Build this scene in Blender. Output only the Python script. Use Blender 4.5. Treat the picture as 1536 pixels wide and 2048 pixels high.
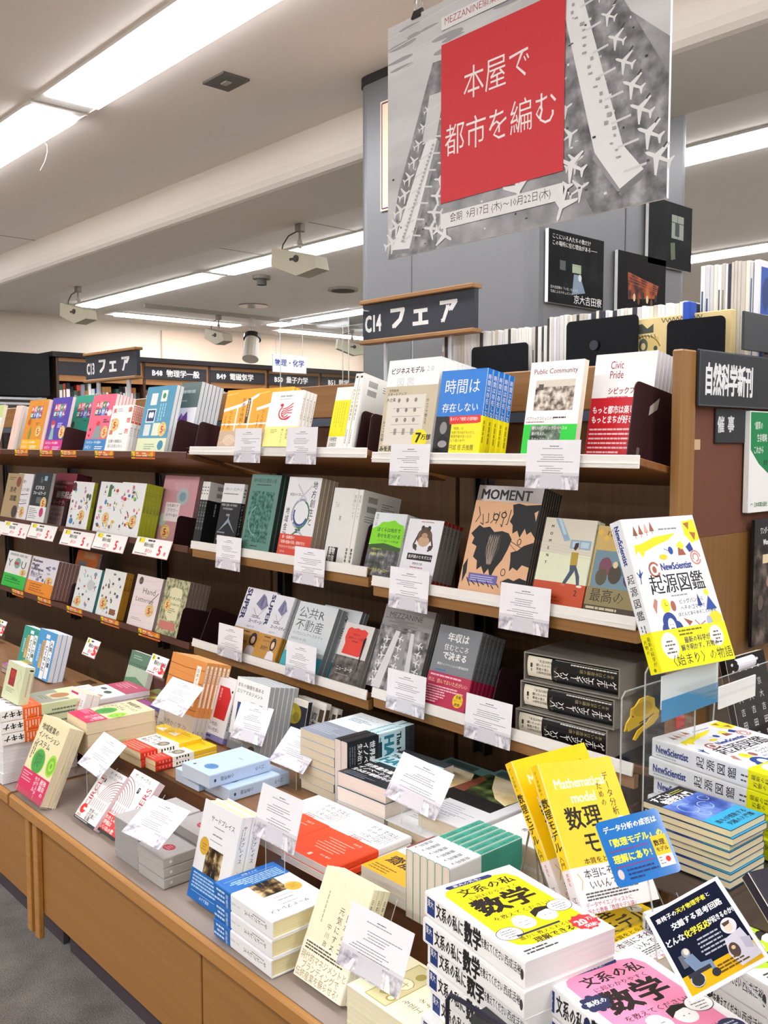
import bpy, math, random
import numpy as np
from mathutils import Matrix, Vector
random.seed(7)
PI = math.pi
R = math.radians
for o in list(bpy.data.objects): bpy.data.objects.remove(o)
scene = bpy.context.scene
COL = scene.collection
# ---------------------------------------------------------------- camera
CAMZ = 1.38
YAW, PITCH, FPX = R(48.0), R(-4.29), 1867.0
cd = bpy.data.cameras.new('camera'); cam = bpy.data.objects.new('camera', cd); COL.objects.link(cam)
cd.sensor_fit = 'VERTICAL'; cd.sensor_height = 36.0; cd.lens = 36.0*FPX/2048.0; cd.clip_start = .02
cam.location = (0, 0, CAMZ)
cam.rotation_euler = (PI/2+PITCH, 0, YAW)
scene.camera = cam
# ---------------------------------------------------------------- exposure, world
vs = scene.view_settings
vs.view_transform = 'Standard'; vs.look = 'None'; vs.gamma = 1; vs.use_curve_mapping = False
vs.exposure = 0.42
scene.cycles.use_denoising = True
scene.cycles.max_bounces = 7
scene.cycles.diffuse_bounces = 4
scene.cycles.glossy_bounces = 3
scene.cycles.transparent_max_bounces = 40
w_ = bpy.data.worlds.new('world'); scene.world = w_; w_.use_nodes = True
w_.node_tree.nodes['Background'].inputs[0].default_value = (.9, .95, 1, 1)
w_.node_tree.nodes['Background'].inputs[1].default_value = .35
LAMP = 16.0
# measured pixel on the photograph -> point on a real plane of the place (x, y or z = const)
_f = np.array([-math.sin(YAW)*math.cos(PITCH), math.cos(YAW)*math.cos(PITCH), math.sin(PITCH)])
_r = np.array([math.cos(YAW), math.sin(YAW), 0.0]); _u = np.cross(_r, _f)
def hit(px, py, ax, val):
    d = _f*FPX+_r*(px-768)+_u*(1024-py)
    c = np.array([0, 0, CAMZ]); t = (val-c[ax])/d[ax]
    return c+d*t
# ---------------------------------------------------------------- materials
def lin(h):
    h = h.lstrip('#'); o = []
    for i in (0, 2, 4):
        c = int(h[i:i+2], 16)/255.0
        o.append(c/12.92 if c <= .04045 else ((c+.055)/1.055)**2.4)
    return (*o, 1)
MATS = {}
def newmat(n):
    m = bpy.data.materials.new(n); m.use_nodes = True
    return m, m.node_tree.nodes, m.node_tree.links, m.node_tree.nodes['Principled BSDF']
def mat(col, rough=.45, metal=0, var=.04, scale=60, spec=.3):
    k = ('m', col, rough, metal, var, scale)
    if k in MATS: return MATS[k]
    m, N, L, b = newmat('paint_'+col.strip('#'))
    c = lin(col)
    b.inputs['Roughness'].default_value = rough; b.inputs['Metallic'].default_value = metal
    b.inputs['Specular IOR Level'].default_value = spec
    tc = N.new('ShaderNodeTexCoord'); nz = N.new('ShaderNodeTexNoise'); nz.inputs['Scale'].default_value = scale
    nz.inputs['Detail'].default_value = 2
    mx = N.new('ShaderNodeMix'); mx.data_type = 'RGBA'
    mx.inputs['A'].default_value = [x*(1-var) for x in c[:3]]+[1]; mx.inputs['B'].default_value = [min(1, x*(1+var)) for x in c[:3]]+[1]
    L.new(tc.outputs['Object'], nz.inputs['Vector']); L.new(nz.outputs['Fac'], mx.inputs['Factor']); L.new(mx.outputs['Result'], b.inputs['Base Color'])
    MATS[k] = m; return m
def pagemat(col='#efe5cc'):
    k = ('pg', col)
    if k in MATS: return MATS[k]
    m, N, L, b = newmat('page_edges'); c = lin(col)
    b.inputs['Roughness'].default_value = .85; b.inputs['Specular IOR Level'].default_value = .15
    tc = N.new('ShaderNodeTexCoord'); mp = N.new('ShaderNodeMapping'); mp.inputs['Scale'].default_value = (4, 900, 4)
    nz = N.new('ShaderNodeTexNoise'); nz.inputs['Scale'].default_value = 1; nz.inputs['Detail'].default_value = 2
    mx = N.new('ShaderNodeMix'); mx.data_type = 'RGBA'
    mx.inputs['A'].default_value = [x*.78 for x in c[:3]]+[1]; mx.inputs['B'].default_value = [min(1, x*1.12) for x in c[:3]]+[1]
    L.new(tc.outputs['Object'], mp.inputs[0]); L.new(mp.outputs[0], nz.inputs['Vector']); L.new(nz.outputs['Fac'], mx.inputs['Factor']); L.new(mx.outputs['Result'], b.inputs['Base Color'])
    MATS[k] = m; return m
def photomat(name, cols, scale=40, detail=6, kind='noise', rough=.35, stretch=(1, 1, 1)):
    k = ('ph', name)
    if k in MATS: return MATS[k]
    m, N, L, b = newmat('printed_'+name); b.inputs['Roughness'].default_value = rough; b.inputs['Specular IOR Level'].default_value = .12
    tc = N.new('ShaderNodeTexCoord'); mp = N.new('ShaderNodeMapping'); mp.inputs['Scale'].default_value = stretch
    if kind == 'noise':
        t = N.new('ShaderNodeTexNoise'); t.inputs['Detail'].default_value = detail; out = t.outputs['Fac']
    else:
        t = N.new('ShaderNodeTexVoronoi'); out = t.outputs['Distance' if kind == 'vor' else 'Color']
    t.inputs['Scale'].default_value = scale
    rp = N.new('ShaderNodeValToRGB'); e = rp.color_ramp.elements
    n = len(cols)
    lo, hi = (.3, .7) if kind == 'noise' else (0, 1)
    e[0].position = lo; e[0].color = lin(cols[0]); e[1].position = hi; e[1].color = lin(cols[-1])
    for i in range(1, n-1):
        q = e.new(lo+(hi-lo)*i/(n-1)); q.color = lin(cols[i])
    L.new(tc.outputs['Object'], mp.inputs[0]); L.new(mp.outputs[0], t.inputs['Vector']); L.new(out, rp.inputs[0]); L.new(rp.outputs[0], b.inputs['Base Color'])
    MATS[k] = m; return m
def woodmat(name, c1, c2, axis='z', rough=.42, scale=1.0):
    k = ('w', name)
    if k in MATS: return MATS[k]
    m, N, L, b = newmat(name); b.inputs['Roughness'].default_value = rough
    tc = N.new('ShaderNodeTexCoord'); mp = N.new('ShaderNodeMapping')
    s = {'x': (2, 70, 70), 'y': (70, 2, 70), 'z': (70, 70, 2)}[axis]
    mp.inputs['Scale'].default_value = [q*scale for q in s]
    nz = N.new('ShaderNodeTexNoise'); nz.inputs['Scale'].default_value = 1.2; nz.inputs['Detail'].default_value = 5
    nz.inputs['Distortion'].default_value = .4
    mx = N.new('ShaderNodeValToRGB'); e = mx.color_ramp.elements
    e[0].position = .3; e[0].color = lin(c1); e[1].position = .7; e[1].color = lin(c2)
    bp = N.new('ShaderNodeBump'); bp.inputs['Strength'].default_value = .06; bp.inputs['Distance'].default_value = .002
    L.new(tc.outputs['Object'], mp.inputs[0]); L.new(mp.outputs[0], nz.inputs['Vector']); L.new(nz.outputs['Fac'], mx.inputs[0])
    L.new(mx.outputs[0], b.inputs['Base Color']); L.new(nz.outputs['Fac'], bp.inputs['Height']); L.new(bp.outputs[0], b.inputs['Normal'])
    MATS[k] = m; return m
def emit(col, s):
    k = ('e', col, s)
    if k in MATS: return MATS[k]
    m, N, L, b = newmat('lamp_light'); b.inputs['Base Color'].default_value = lin(col)
    b.inputs['Emission Color'].default_value = lin(col); b.inputs['Emission Strength'].default_value = s
    MATS[k] = m; return m
def acrylic():
    if 'ac' in MATS: return MATS['ac']
    m, N, L, b = newmat('clear_acrylic')
    out = [n for n in N if n.type == 'OUTPUT_MATERIAL'][0]
    tr = N.new('ShaderNodeBsdfTransparent'); tr.inputs[0].default_value = (.975, .985, .985, 1)
    gl = N.new('ShaderNodeBsdfGlossy'); gl.inputs['Roughness'].default_value = .04
    lw = N.new('ShaderNodeLayerWeight'); pw = N.new('ShaderNodeMath'); pw.operation = 'POWER'; pw.inputs[1].default_value = 4
    fr = N.new('ShaderNodeMath'); fr.operation = 'MULTIPLY_ADD'; fr.inputs[1].default_value = .5; fr.inputs[2].default_value = .02
    L.new(lw.outputs['Facing'], pw.inputs[0]); L.new(pw.outputs[0], fr.inputs[0])
    ms = N.new('ShaderNodeMixShader')
    L.new(fr.outputs[0], ms.inputs[0]); L.new(tr.outputs[0], ms.inputs[1]); L.new(gl.outputs[0], ms.inputs[2]); L.new(ms.outputs[0], out.inputs[0])
    MATS['ac'] = m; return m
def edgeac():
    if 'ace' in MATS: return MATS['ace']
    m, N, L, b = newmat('acrylic_edge')
    out = [n for n in N if n.type == 'OUTPUT_MATERIAL'][0]
    tr = N.new('ShaderNodeBsdfTransparent'); df = N.new('ShaderNodeBsdfPrincipled'); df.inputs['Base Color'].default_value = (.75, .8, .8, 1); df.inputs['Roughness'].default_value = .1
    ms = N.new('ShaderNodeMixShader'); ms.inputs[0].default_value = .45
    L.new(tr.outputs[0], ms.inputs[1]); L.new(df.outputs[0], ms.inputs[2]); L.new(ms.outputs[0], out.inputs[0])
    MATS['ace'] = m; return m
# ---------------------------------------------------------------- mesh builder
class MB:
    def __init__(s): s.v = []; s.f = []; s.m = []; s.mats = []
    def mi(s, m):
        if m not in s.mats: s.mats.append(m)
        return s.mats.index(m)
    def add(s, vs, fs, m):
        n = len(s.v); i = s.mi(m); s.v += [tuple(map(float, v)) for v in vs]
        for f in fs: s.f.append(tuple(n+k for k in f)); s.m.append(i)
        return s
    def box(s, a, b, m, M=None):
        x0, y0, z0 = a; x1, y1, z1 = b
        vs = [(x0, y0, z0), (x1, y0, z0), (x1, y1, z0), (x0, y1, z0), (x0, y0, z1), (x1, y0, z1), (x1, y1, z1), (x0, y1, z1)]
        if M is not None: vs = [tuple(M @ Vector(v)) for v in vs]
        return s.add(vs, [(0, 3, 2, 1), (4, 5, 6, 7), (0, 1, 5, 4), (1, 2, 6, 5), (2, 3, 7, 6), (3, 0, 4, 7)], m)
    def bbox(s, a, b, m, r=.004, M=None):            # box with chamfered long edges (8-gon profile in the two smallest axes) and ends
        x0, y0, z0 = a; x1, y1, z1 = b
        r = min(r, (x1-x0)/2.1, (y1-y0)/2.1, (z1-z0)/2.1)
        bm = []
        for ax in range(3):
            for sg in (0, 1):
                pass
        vs = []
        idx = {}
        for ix, (X, sx) in enumerate(((x0, 1), (x1, -1))):
            for iy, (Yv, sy) in enumerate(((y0, 1), (y1, -1))):
                for iz, (Z, sz) in enumerate(((z0, 1), (z1, -1))):
                    for k in range(3):
                        p = [X+sx*r, Yv+sy*r, Z+sz*r]; p[k] = (X, Yv, Z)[k]
                        idx[(ix, iy, iz, k)] = len(vs); vs.append(tuple(p))
        F = []
        for k in range(3):
            a2, b2 = (k+1) % 3, (k+2) % 3
            for sd in (0, 1):
                q = []
                for (i, j) in ((0, 0), (1, 0), (1, 1), (0, 1)):
                    c = [0, 0, 0]; c[k] = sd; c[a2] = i; c[b2] = j
                    q.append(idx[(*c, k)])
                F.append(tuple(q if sd else q[::-1]))
        for k in range(3):
            a2, b2 = (k+1) % 3, (k+2) % 3
            for i in (0, 1):
                for j in (0, 1):
                    c0 = [0, 0, 0]; c1 = [0, 0, 0]; c0[a2] = c1[a2] = i; c0[b2] = c1[b2] = j; c1[k] = 1
                    F.append((idx[(*c0, a2)], idx[(*c0, b2)], idx[(*c1, b2)], idx[(*c1, a2)]))
        for ix in (0, 1):
            for iy in (0, 1):
                for iz in (0, 1): F.append(tuple(idx[(ix, iy, iz, k)] for k in range(3)))
        if M is not None: vs = [tuple(M @ Vector(v)) for v in vs]
        return s.add(vs, F, m)
    def prism(s, prof, z0, z1, m, fn=lambda a, b, c: (a, b, c), cap=True):   # profile (a,b) swept along c
        n = len(prof); vs = [fn(a, b, z0) for a, b in prof]+[fn(a, b, z1) for a, b in prof]
        F = [(i, (i+1) % n, n+(i+1) % n, n+i) for i in range(n)]
        if cap: F += [tuple(range(n))[::-1], tuple(range(n, 2*n))]
        return s.add(vs, F, m)
    def tube(s, pts, r, m, seg=8):
        pts = [Vector(p) for p in pts]; rings = []
        for i, p in enumerate(pts):
            d = (pts[min(i+1, len(pts)-1)]-pts[max(i-1, 0)]).normalized()
            u = d.cross(Vector((0, 0, 1)));
            if u.length < 1e-3: u = Vector((1, 0, 0))
            u.normalize(); v = d.cross(u)
            rr = r[i] if isinstance(r, (list, tuple)) else r
            rings.append([p+u*math.cos(2*PI*k/seg)*rr+v*math.sin(2*PI*k/seg)*rr for k in range(seg)])
        vs = [q for rg in rings for q in rg]; F = []
        for i in range(len(pts)-1):
            for k in range(seg): F.append((i*seg+k, i*seg+(k+1) % seg, (i+1)*seg+(k+1) % seg, (i+1)*seg+k))
        F += [tuple(range(seg))[::-1], tuple(range((len(pts)-1)*seg, len(pts)*seg))]
        return s.add(vs, F, m)
    def build(s, name, parent=None, loc=None, off=None, smooth=False):
        me = bpy.data.meshes.new(name)
        vs = s.v if off is None else [(a-off[0], b-off[1], c-off[2]) for a, b, c in s.v]
        me.from_pydata(vs, [], s.f); me.polygons.foreach_set('material_index', s.m)
        for m in s.mats: me.materials.append(m)
        if smooth: me.polygons.foreach_set('use_smooth', [True]*len(me.polygons))
        me.update()
        o = bpy.data.objects.new(name, me); COL.objects.link(o)
        if parent: o.parent = parent
        if loc is not None: o.location = loc
        return o
def empty(name, loc, label=None, cat=None, group=None):
    o = bpy.data.objects.new(name, None); COL.objects.link(o); o.location = [float(q) for q in loc]; o.empty_display_size = .02
    if label: o['label'] = label
    if cat: o['category'] = cat
    if group: o['group'] = group
    return o
def tag(o, label, cat, group=None):
    o['label'] = label; o['category'] = cat
    if group: o['group'] = group
    return o
def struct(o): o['kind'] = 'structure'; return o
def kids(o): return [c for c in ALLKIDS.get(o.name, [])]
ALLKIDS = {}
def dup(root):
    r = root.copy(); COL.objects.link(r)
    for c in root.children:
        d = c.copy(); COL.objects.link(d); d.parent = r
        for g in c.children:
            e = g.copy(); COL.objects.link(e); e.parent = d
    return r
# ---------------------------------------------------------------- flat print engine (mm, origin top-left of the face)
GC = {}
def glyph(s, wt=0.0):
    k = (s, wt)
    if k in GC: return GC[k]
    if wt > .001:                                      # heavier weight: the outline repeated with small shifts
        vs, fs = glyph(s, 0.0); V2, F2 = [], []
        sh = [(-wt, 0), (wt, 0)] if wt < .016 else [(-wt, -wt*.6), (wt, -wt*.6), (-wt, wt*.6), (wt, wt*.6)]
        if wt > .035: sh.append((0, 0))
        for q, (dx, dy) in enumerate(sh):
            n = len(V2); V2 += [(v[0]+dx, v[1]+dy, q) for v in vs]; F2 += [tuple(n+i for i in f) for f in fs]
        GC[k] = (V2, F2); return GC[k]
    c = bpy.data.curves.new('t', 'FONT'); c.body = s; c.size = 1; c.resolution_u = 2 if s.isascii() else 1; c.offset = 0 if wt > -.004 else -.004
    o = bpy.data.objects.new('t', c); COL.objects.link(o)
    dg = bpy.context.evaluated_depsgraph_get(); ev = o.evaluated_get(dg); me = ev.to_mesh()
    vs = [(v.co.x, v.co.y, 0) for v in me.vertices]; fs = [tuple(p.vertices) for p in me.polygons]
    ev.to_mesh_clear(); bpy.data.objects.remove(o); bpy.data.curves.remove(c)
    GC[k] = (vs, fs); return GC[k]
def C(col): return mat(col, .5, 0, .02) if isinstance(col, str) else col
def plane_shape(cx, cy, s, ang, col):
    P = [(0, -5), (.5, -4), (.55, -1.5), (4.6, 1.2), (4.6, 1.9), (.55, .6), (.4, 3.4), (1.8, 4.6), (1.8, 5.1), (0, 4.6), (-1.8, 5.1), (-1.8, 4.6), (-.4, 3.4), (-.55, .6), (-4.6, 1.9), (-4.6, 1.2), (-.55, -1.5), (-.5, -4)]
    c, q = math.cos(R(ang)), math.sin(R(ang))
    return ('p', [(cx+s*(a*c-b*q), cy+s*(a*q+b*c)) for a, b in P], col)
def draw(mb, cmds, F, sx=1, sy=1, d0=.00006, dd=.000005):
    """cmds in nominal mm -> flat faces on the printed face; F(u,v,d) maps metres on the face to local space"""
    k = 0
    for c in cmds:
        k += 1; d = d0+dd*min(k, 600); op = c[0]
        S = lambda u, v, q=0: F(u*sx/1000, v*sy/1000, d+dd*q)
        if op == 'r':
            _, x, y, w, h, col = c
            mb.add([S(x, y), S(x+w, y), S(x+w, y+h), S(x, y+h)], [(0, 1, 2, 3)], C(col))
        elif op == 'e':
            _, x, y, rx, ry, col = c; n = 22
            mb.add([S(x+rx*math.cos(2*PI*i/n), y+ry*math.sin(2*PI*i/n)) for i in range(n)], [tuple(range(n))], C(col))
        elif op == 'p':
            _, P, col = c; mb.add([S(*p) for p in P], [tuple(range(len(P)))], C(col))
        elif op == 'l':
            _, P, wd, col = c
            for i in range(len(P)-1):
                (x0, y0), (x1, y1) = P[i], P[i+1]; L = math.hypot(x1-x0, y1-y0) or 1; nx, ny = -(y1-y0)/L*wd/2, (x1-x0)/L*wd/2
                mb.add([S(x0+nx, y0+ny), S(x1+nx, y1+ny), S(x1-nx, y1-ny), S(x0-nx, y0-ny)], [(0, 1, 2, 3)], C(col))
        elif op == 'a':                                # arc band: cx,cy,r,a0,a1,width,col
            _, x, y, r, a0, a1, wd, col = c; n = 10
            P = [(x+r*math.cos(R(a0+(a1-a0)*i/n)), y+r*math.sin(R(a0+(a1-a0)*i/n))) for i in range(n+1)]
            draw(mb, [('l', P, wd, col)], F, sx, sy, d, dd)
        elif op == 't':
            _, s, x, y, sz, col = c[:6]; o = c[6] if len(c) > 6 else {}
            vs, fs = glyph(s, o.get('wt', .008)); ex = o.get('sx', 1); a = R(o.get('rot', 0)); ca, sa = math.cos(a), math.sin(a)
            if not vs: continue
            wmax = max(v[0] for v in vs)*sz*ex; x0 = x-(wmax/2 if o.get('c') else 0)
            pts = []
            for (p, q, lay) in vs:
                u, v = p*sz*ex, (.86-q)*sz
                if o.get('c'): u -= wmax/2
                pts.append(S((x if o.get('c') else x0)+u*ca-v*sa, y+u*sa+v*ca, lay))
            k += vs[-1][2]
            mb.add(pts, fs, C(col))
        elif op == 'v':
            _, s, x, y, sz, col = c[:6]; o = c[6] if len(c) > 6 else {}
            yy = y; ex = o.get('sx', 1)
            for ch in s:
                vs, fs = glyph(ch, o.get('wt', .008)); rt = ch in 'ー〜「」…'
                if vs:
                    pts = []
                    for (p, q, lay) in vs:
                        u, v = p, .86-q
                        if rt: u, v = 1-v, u
                        pts.append(S(x+u*sz*ex, yy+v*sz, lay))
                    mb.add(pts, fs, C(col))
                yy += sz*o.get('adv', 1.02)
            k += 4
        elif op == 'n':                                # rows of small print: x,y,w,rows,pitch,th,col,align
            _, x, y, w, rows, pitch, th, col = c[:8]; al = c[8] if len(c) > 8 else 'l'
            rr = random.Random(int(x*7+y*13+w)); vv = []; ff = []
            for i in range(rows):
                ww = w*(rr.uniform(.45, 1) if al != 'j' else 1); xs = x+(w-ww)/2 if al == 'c' else x
                u = xs
                while u < xs+ww-.5:
                    L = min(rr.uniform(1.2, 5)*max(th, .8), xs+ww-u); n = len(vv)
                    vv += [S(u, y+i*pitch), S(u+L, y+i*pitch), S(u+L, y+i*pitch+th), S(u, y+i*pitch+th)]; ff.append((n, n+1, n+2, n+3)); u += L+.35*th+.2
            mb.add(vv, ff, C(col))
        elif op == 'w':                                # vertical columns of small print
            _, x, y, h, cols, pitch, th, col = c[:8]
            rr = random.Random(int(x*5+y*11+h)); vv = []; ff = []
            for i in range(cols):
                u = y; hh = h*rr.uniform(.6, 1)
                while u < y+hh:
                    L = rr.uniform(1.2, 3)*max(th, .8); n = len(vv); xx = x+i*pitch
                    vv += [S(xx, u), S(xx+th, u), S(xx+th, u+L), S(xx, u+L)]; ff.append((n, n+1, n+2, n+3)); u += L+.4*th+.2
            mb.add(vv, ff, C(col))
    return mb
# ---------------------------------------------------------------- books
ORD = ['', 'second', 'third', 'fourth', 'fifth', 'sixth', 'seventh', 'eighth', 'ninth', 'tenth', 'eleventh', 'twelfth']
def wrap(mb, w, h, t, m, bind, th, z0, z1, ov=0.0, flap=1.0):
    """paper cover / band folded round the block: front board, rounded spine, back board"""
    r = min(t*.3, .003); wf = w*flap
    out = [(wf, -ov)]; n = 4
    out += [(r, -ov)]+[(r-(r+ov)*math.sin(PI/2*i/n), r-(r+ov)*math.cos(PI/2*i/n)) for i in range(1, n+1)]
    out += [(r-(r+ov)*math.cos(PI/2*i/n), t-r+(r+ov)*math.sin(PI/2*i/n)) for i in range(0, n+1)]
    out += [(wf, t+ov)]
    q = r-th
    inn = [(wf, th-ov)]+[(r, th-ov), (th, r)]+[(th, t-r), (r, t-th+ov)]+[(wf, t-th+ov)]
    prof = out+inn[::-1]
    if bind == 'R': prof = [(w-a, b) for a, b in prof][::-1]
    # long thin closed profile: sides as quads, ends as split ngons
    nO = len(out); N_ = len(prof)
    vs = [(a, b, z0) for a, b in prof]+[(a, b, z1) for a, b in prof]
    F = [(i, (i+1) % N_, N_+(i+1) % N_, N_+i) for i in range(N_)]
    F += [tuple(range(N_))[::-1], tuple(range(N_, 2*N_))]
    mb.add(vs, F, m)
def facefns(w, h, t, bind, ov=0.0):
    fr = lambda u, v, d: (u, -ov-d, h-v)
    sp = (lambda u, v, d: (w+ov+d, u, h-v)) if bind == 'R' else (lambda u, v, d: (-ov-d, t-u, h-v))
    bk = lambda u, v, d: (w-u, t+ov+d, h-v)
    return fr, sp, bk
def book(D, w, h, t, label=None, group=None, cat='book', name=None):
    """D: dict(cover, pages, bind, front, spine, back, obi{h,col,front,spine}, nom=(w,h), hard, rough)"""
    root = empty(name or D.get('name', 'book'), (0, 0, 0), label or D['label'], D.get('cat', cat), group)
    nw, nh = D.get('nom', (130, 188)); sx, sy = w*1000/nw, h*1000/nh
    bind = D.get('bind', 'L'); th = .0022 if D.get('hard') else .0006
    cm = mat(D.get('cover', '#f4f4f2'), D.get('rough', .38))
    mb = MB(); wrap(mb, w, h, t, cm, bind, th, 0, h); mb.build('cover', root)
    i = .003 if D.get('hard') else .0004
    x0, x1 = (th, w-i) if bind == 'L' else (i, w-th)
    MB().box((x0, th, i), (x1, t-th, h-i), pagemat(D.get('pages', '#efe6d0'))).build('page_block', root)
    fr, sp, bk = facefns(w, h, t, bind)
    mb = MB(); draw(mb, D.get('front', []), fr, sx, sy)
    nt = D.get('tnom', 20); draw(mb, D.get('spine', []), sp, t*1000/nt, sy)
    if D.get('back'): draw(mb, D['back'], bk, sx, sy)
    if mb.f: mb.build('cover_print', root)
    ob = D.get('obi')
    if ob:
        hh = ob['h']/nh*h; ov = .0007
        mb = MB(); wrap(mb, w, h, t, mat(ob['col'], .35), bind, .0003, .0002, hh, ov); b = mb.build('paper_band', root)
        fr, sp, bk = facefns(w, hh, t, bind, ov); mb = MB()
        draw(mb, ob.get('front', []), fr, sx, sy); draw(mb, ob.get('spine', []), sp, t*1000/nt, sy)
        if mb.f: mb.build('band_print', b)
    return root
def xf(x, y, z, yaw=0, lean=0, roll=0):
    return Matrix.Translation((x, y, z)) @ Matrix.Rotation(R(yaw), 4, 'Z') @ Matrix.Rotation(R(-lean), 4, 'X') @ Matrix.Rotation(R(roll), 4, 'Y')
def stackcopies(root, M, n, t, label, kind='row', gap=.0006, jit=0):
    """further copies behind (row) / below (pile) the first, along the local thickness axis"""
    root.matrix_basis = M
    L0 = label
    root['label'] = L0 + (', front copy of its row' if kind == 'row' else ', topmost of its pile') if n > 1 else L0
    for k in range(1, n):
        r = dup(root); j = random.Random(k*31+int(t*1e5)+n)
        jx, jz, ja = (j.uniform(-jit, jit), j.uniform(-jit, jit), j.uniform(-jit, jit)*250) if jit else (0, 0, 0)
        r.matrix_basis = M @ Matrix.Translation((jx, k*(t+gap), jz)) @ Matrix.Rotation(R(ja), 4, 'Y')
        if kind == 'row': r['label'] = L0+', '+(ORD[k]+' copy from the front' if k < n-1 else 'rearmost copy of its row')
        else: r['label'] = L0+', '+(ORD[k]+' from the top' if k < n-1 else 'lowest in the pile')
    return root
GOLD = '#c9a54c'
def sticker(x, y, r=14):        # round gold "5" sticker
    return [('e', x, y, r, r*1.15, '#d8b866'), ('e', x, y, r*.9, r*1.04, '#e6cc86'), ('t', '5', x-r*.45, y-r*.75, r*1.5, '#c8301c', {'wt': .03}), ('t', '倍', x+r*.35, y-r*.1, r*.5, '#c8301c'),
            ('n', x-r*.55, y-r*.85, r*1.1, 1, 3, 1.6, '#b4782c', 'c'), ('n', x-r*.6, y+r*.68, r*1.2, 1, 3, 1.6, '#b4782c', 'c')]
# ================================================================ THE ROOM
CZ = 2.68
XF = -9.5
plaster = mat('#f3ece4', .9, 0, .02, 3)
m = MB().box((XF, -4.5, -.05), (4.5, 9.2, 0), None)
def carpet():
    m, N, L, b = newmat('carpet'); b.inputs['Roughness'].default_value = .95; b.inputs['Specular IOR Level'].default_value = .1
    tc = N.new('ShaderNodeTexCoord'); n1 = N.new('ShaderNodeTexNoise'); n1.inputs['Scale'].default_value = 260; n1.inputs['Detail'].default_value = 3
    n2 = N.new('ShaderNodeTexNoise'); n2.inputs['Scale'].default_value = 9; n2.inputs['Detail'].default_value = 5
    a = N.new('ShaderNodeMath'); a.operation = 'MULTIPLY_ADD'; a.inputs[1].default_value = .55
    mu = N.new('ShaderNodeMath'); mu.operation = 'MULTIPLY'; mu.inputs[1].default_value = .45
    rp = N.new('ShaderNodeValToRGB'); e = rp.color_ramp.elements; e[0].position = .36; e[0].color = lin('#65635f'); e[1].position = .64; e[1].color = lin('#97948d')
    bp = N.new('ShaderNodeBump'); bp.inputs['Strength'].default_value = .5; bp.inputs['Distance'].default_value = .004
    L.new(tc.outputs['Object'], n1.inputs['Vector']); L.new(tc.outputs['Object'], n2.inputs['Vector'])
    L.new(n2.outputs['Fac'], mu.inputs[0]); L.new(n1.outputs['Fac'], a.inputs[0]); L.new(mu.outputs[0], a.inputs[2])
    L.new(a.outputs[0], rp.inputs[0]); L.new(rp.outputs[0], b.inputs['Base Color']); L.new(n1.outputs['Fac'], bp.inputs['Height']); L.new(bp.outputs[0], b.inputs['Normal'])
    return m
m.mats = [carpet()]; m.m = [0]*6
struct(m.build('floor'))
struct(MB().box((XF, -4.5, CZ), (4.5, 9.2, CZ+.06), plaster).build('ceiling'))
cream = mat('#e6dccb', .9, 0, .03, 2)
peach = mat('#efd9c2', .9, 0, .03, 2)
struct(MB().box((XF-.1, -4.5, 0), (XF, 9.3, CZ), cream).build('wall_left'))
struct(MB().box((XF, 9.2, 0), (4.6, 9.3, CZ), cream).build('wall_back'))
struct(MB().box((XF, -4.6, 0), (4.6, -4.5, CZ), cream).build('wall_front'))
struct(MB().box((4.5, -4.5, 0), (4.6, 9.2, CZ), cream).build('wall_right'))
# beam that drops from the ceiling behind the first row of lamps, with a coved lower front edge
mb = MB(); prof = [(2.44, CZ), (2.44, 2.60)]+[(2.44+.06*(1-math.cos(PI/2*i/5)), 2.60-.10*math.sin(PI/2*i/5)) for i in range(1, 6)]+[(2.97, 2.50), (2.97, CZ)]
mb.prism(prof, XF, 4.5, mat('#ece5da', .9, 0, .02, 3), lambda a, b, c: (c, a, b)); struct(mb.build('trim_1'))
mb = MB(); mb.box((XF+.002, 5.2, 2.28), (XF+.03, 9.1, CZ-.06), peach); struct(mb.build('trim_2'))  # warm light on the upper far wall, put in as peach colour
# ceiling lamps: trough frame, end reflectors, lit diffuser
def luminaire(cx, cy, along, L, label):
    r = empty('ceiling_lamp', (cx, cy, CZ), label, 'lamp', 'fluorescent trough lamps in the ceiling')
    def b(n, x0, x1, y0, y1, z0, z1, m):
        mb = MB()
        if along == 'x': mb.box((x0, y0, z0), (x1, y1, z1), m)
        else: mb.box((y0, x0, z0), (y1, x1, z1), m)
        return mb.build(n, r)
    W = .105; white = mat('#eceae4', .5)
    b('frame', -L/2+.004, L/2-.004, -W-.008, -W, -.012, 0, white); b('frame', -L/2+.004, L/2-.004, W, W+.008, -.012, 0, white)
    b('diffuser', -L/2+.10, L/2-.10, -W+.004, W-.004, -.022, -.002, emit('#f9f7fb', LAMP))
    for s in (-1, 1):
        mb = MB(); e = s*(L/2-.006); i = s*(L/2-.10)
        pts = [(e, -W, -.010), (e, W, -.010), (i, W, -.002), (i, -W, -.002)]
        if along != 'x': pts = [(q, p, z) for p, q, z in pts]
        p2 = [(a, c, 0) for a, c, _ in pts]
        mb.add(pts+p2, [(0, 1, 2, 3), (4, 5, 6, 7), (0, 1, 5, 4), (1, 2, 6, 5), (2, 3, 7, 6), (3, 0, 4, 7)], white); mb.build('end_reflector', r)
    return r
names = {1.56: 'above the bookcase fronts', 3.92: 'beyond the beam', 6.1: 'near the back wall', -.9: 'above the aisle', -3.0: 'behind the aisle'}  # the two aisle rows are unseen, added to fill the light
for cy, nm in names.items():
    for i in range(5):
        cx = (-2.4 if cy < 3 else -2.7)-2.4*i+2.4*2
        if cx-1.2 < XF+.1: continue
        luminaire(cx, cy, 'x', 2.38, f'bright fluorescent trough lamp {nm}, {["far right", "right", "middle", "left of middle", "far left"][i]} of its row')
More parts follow.
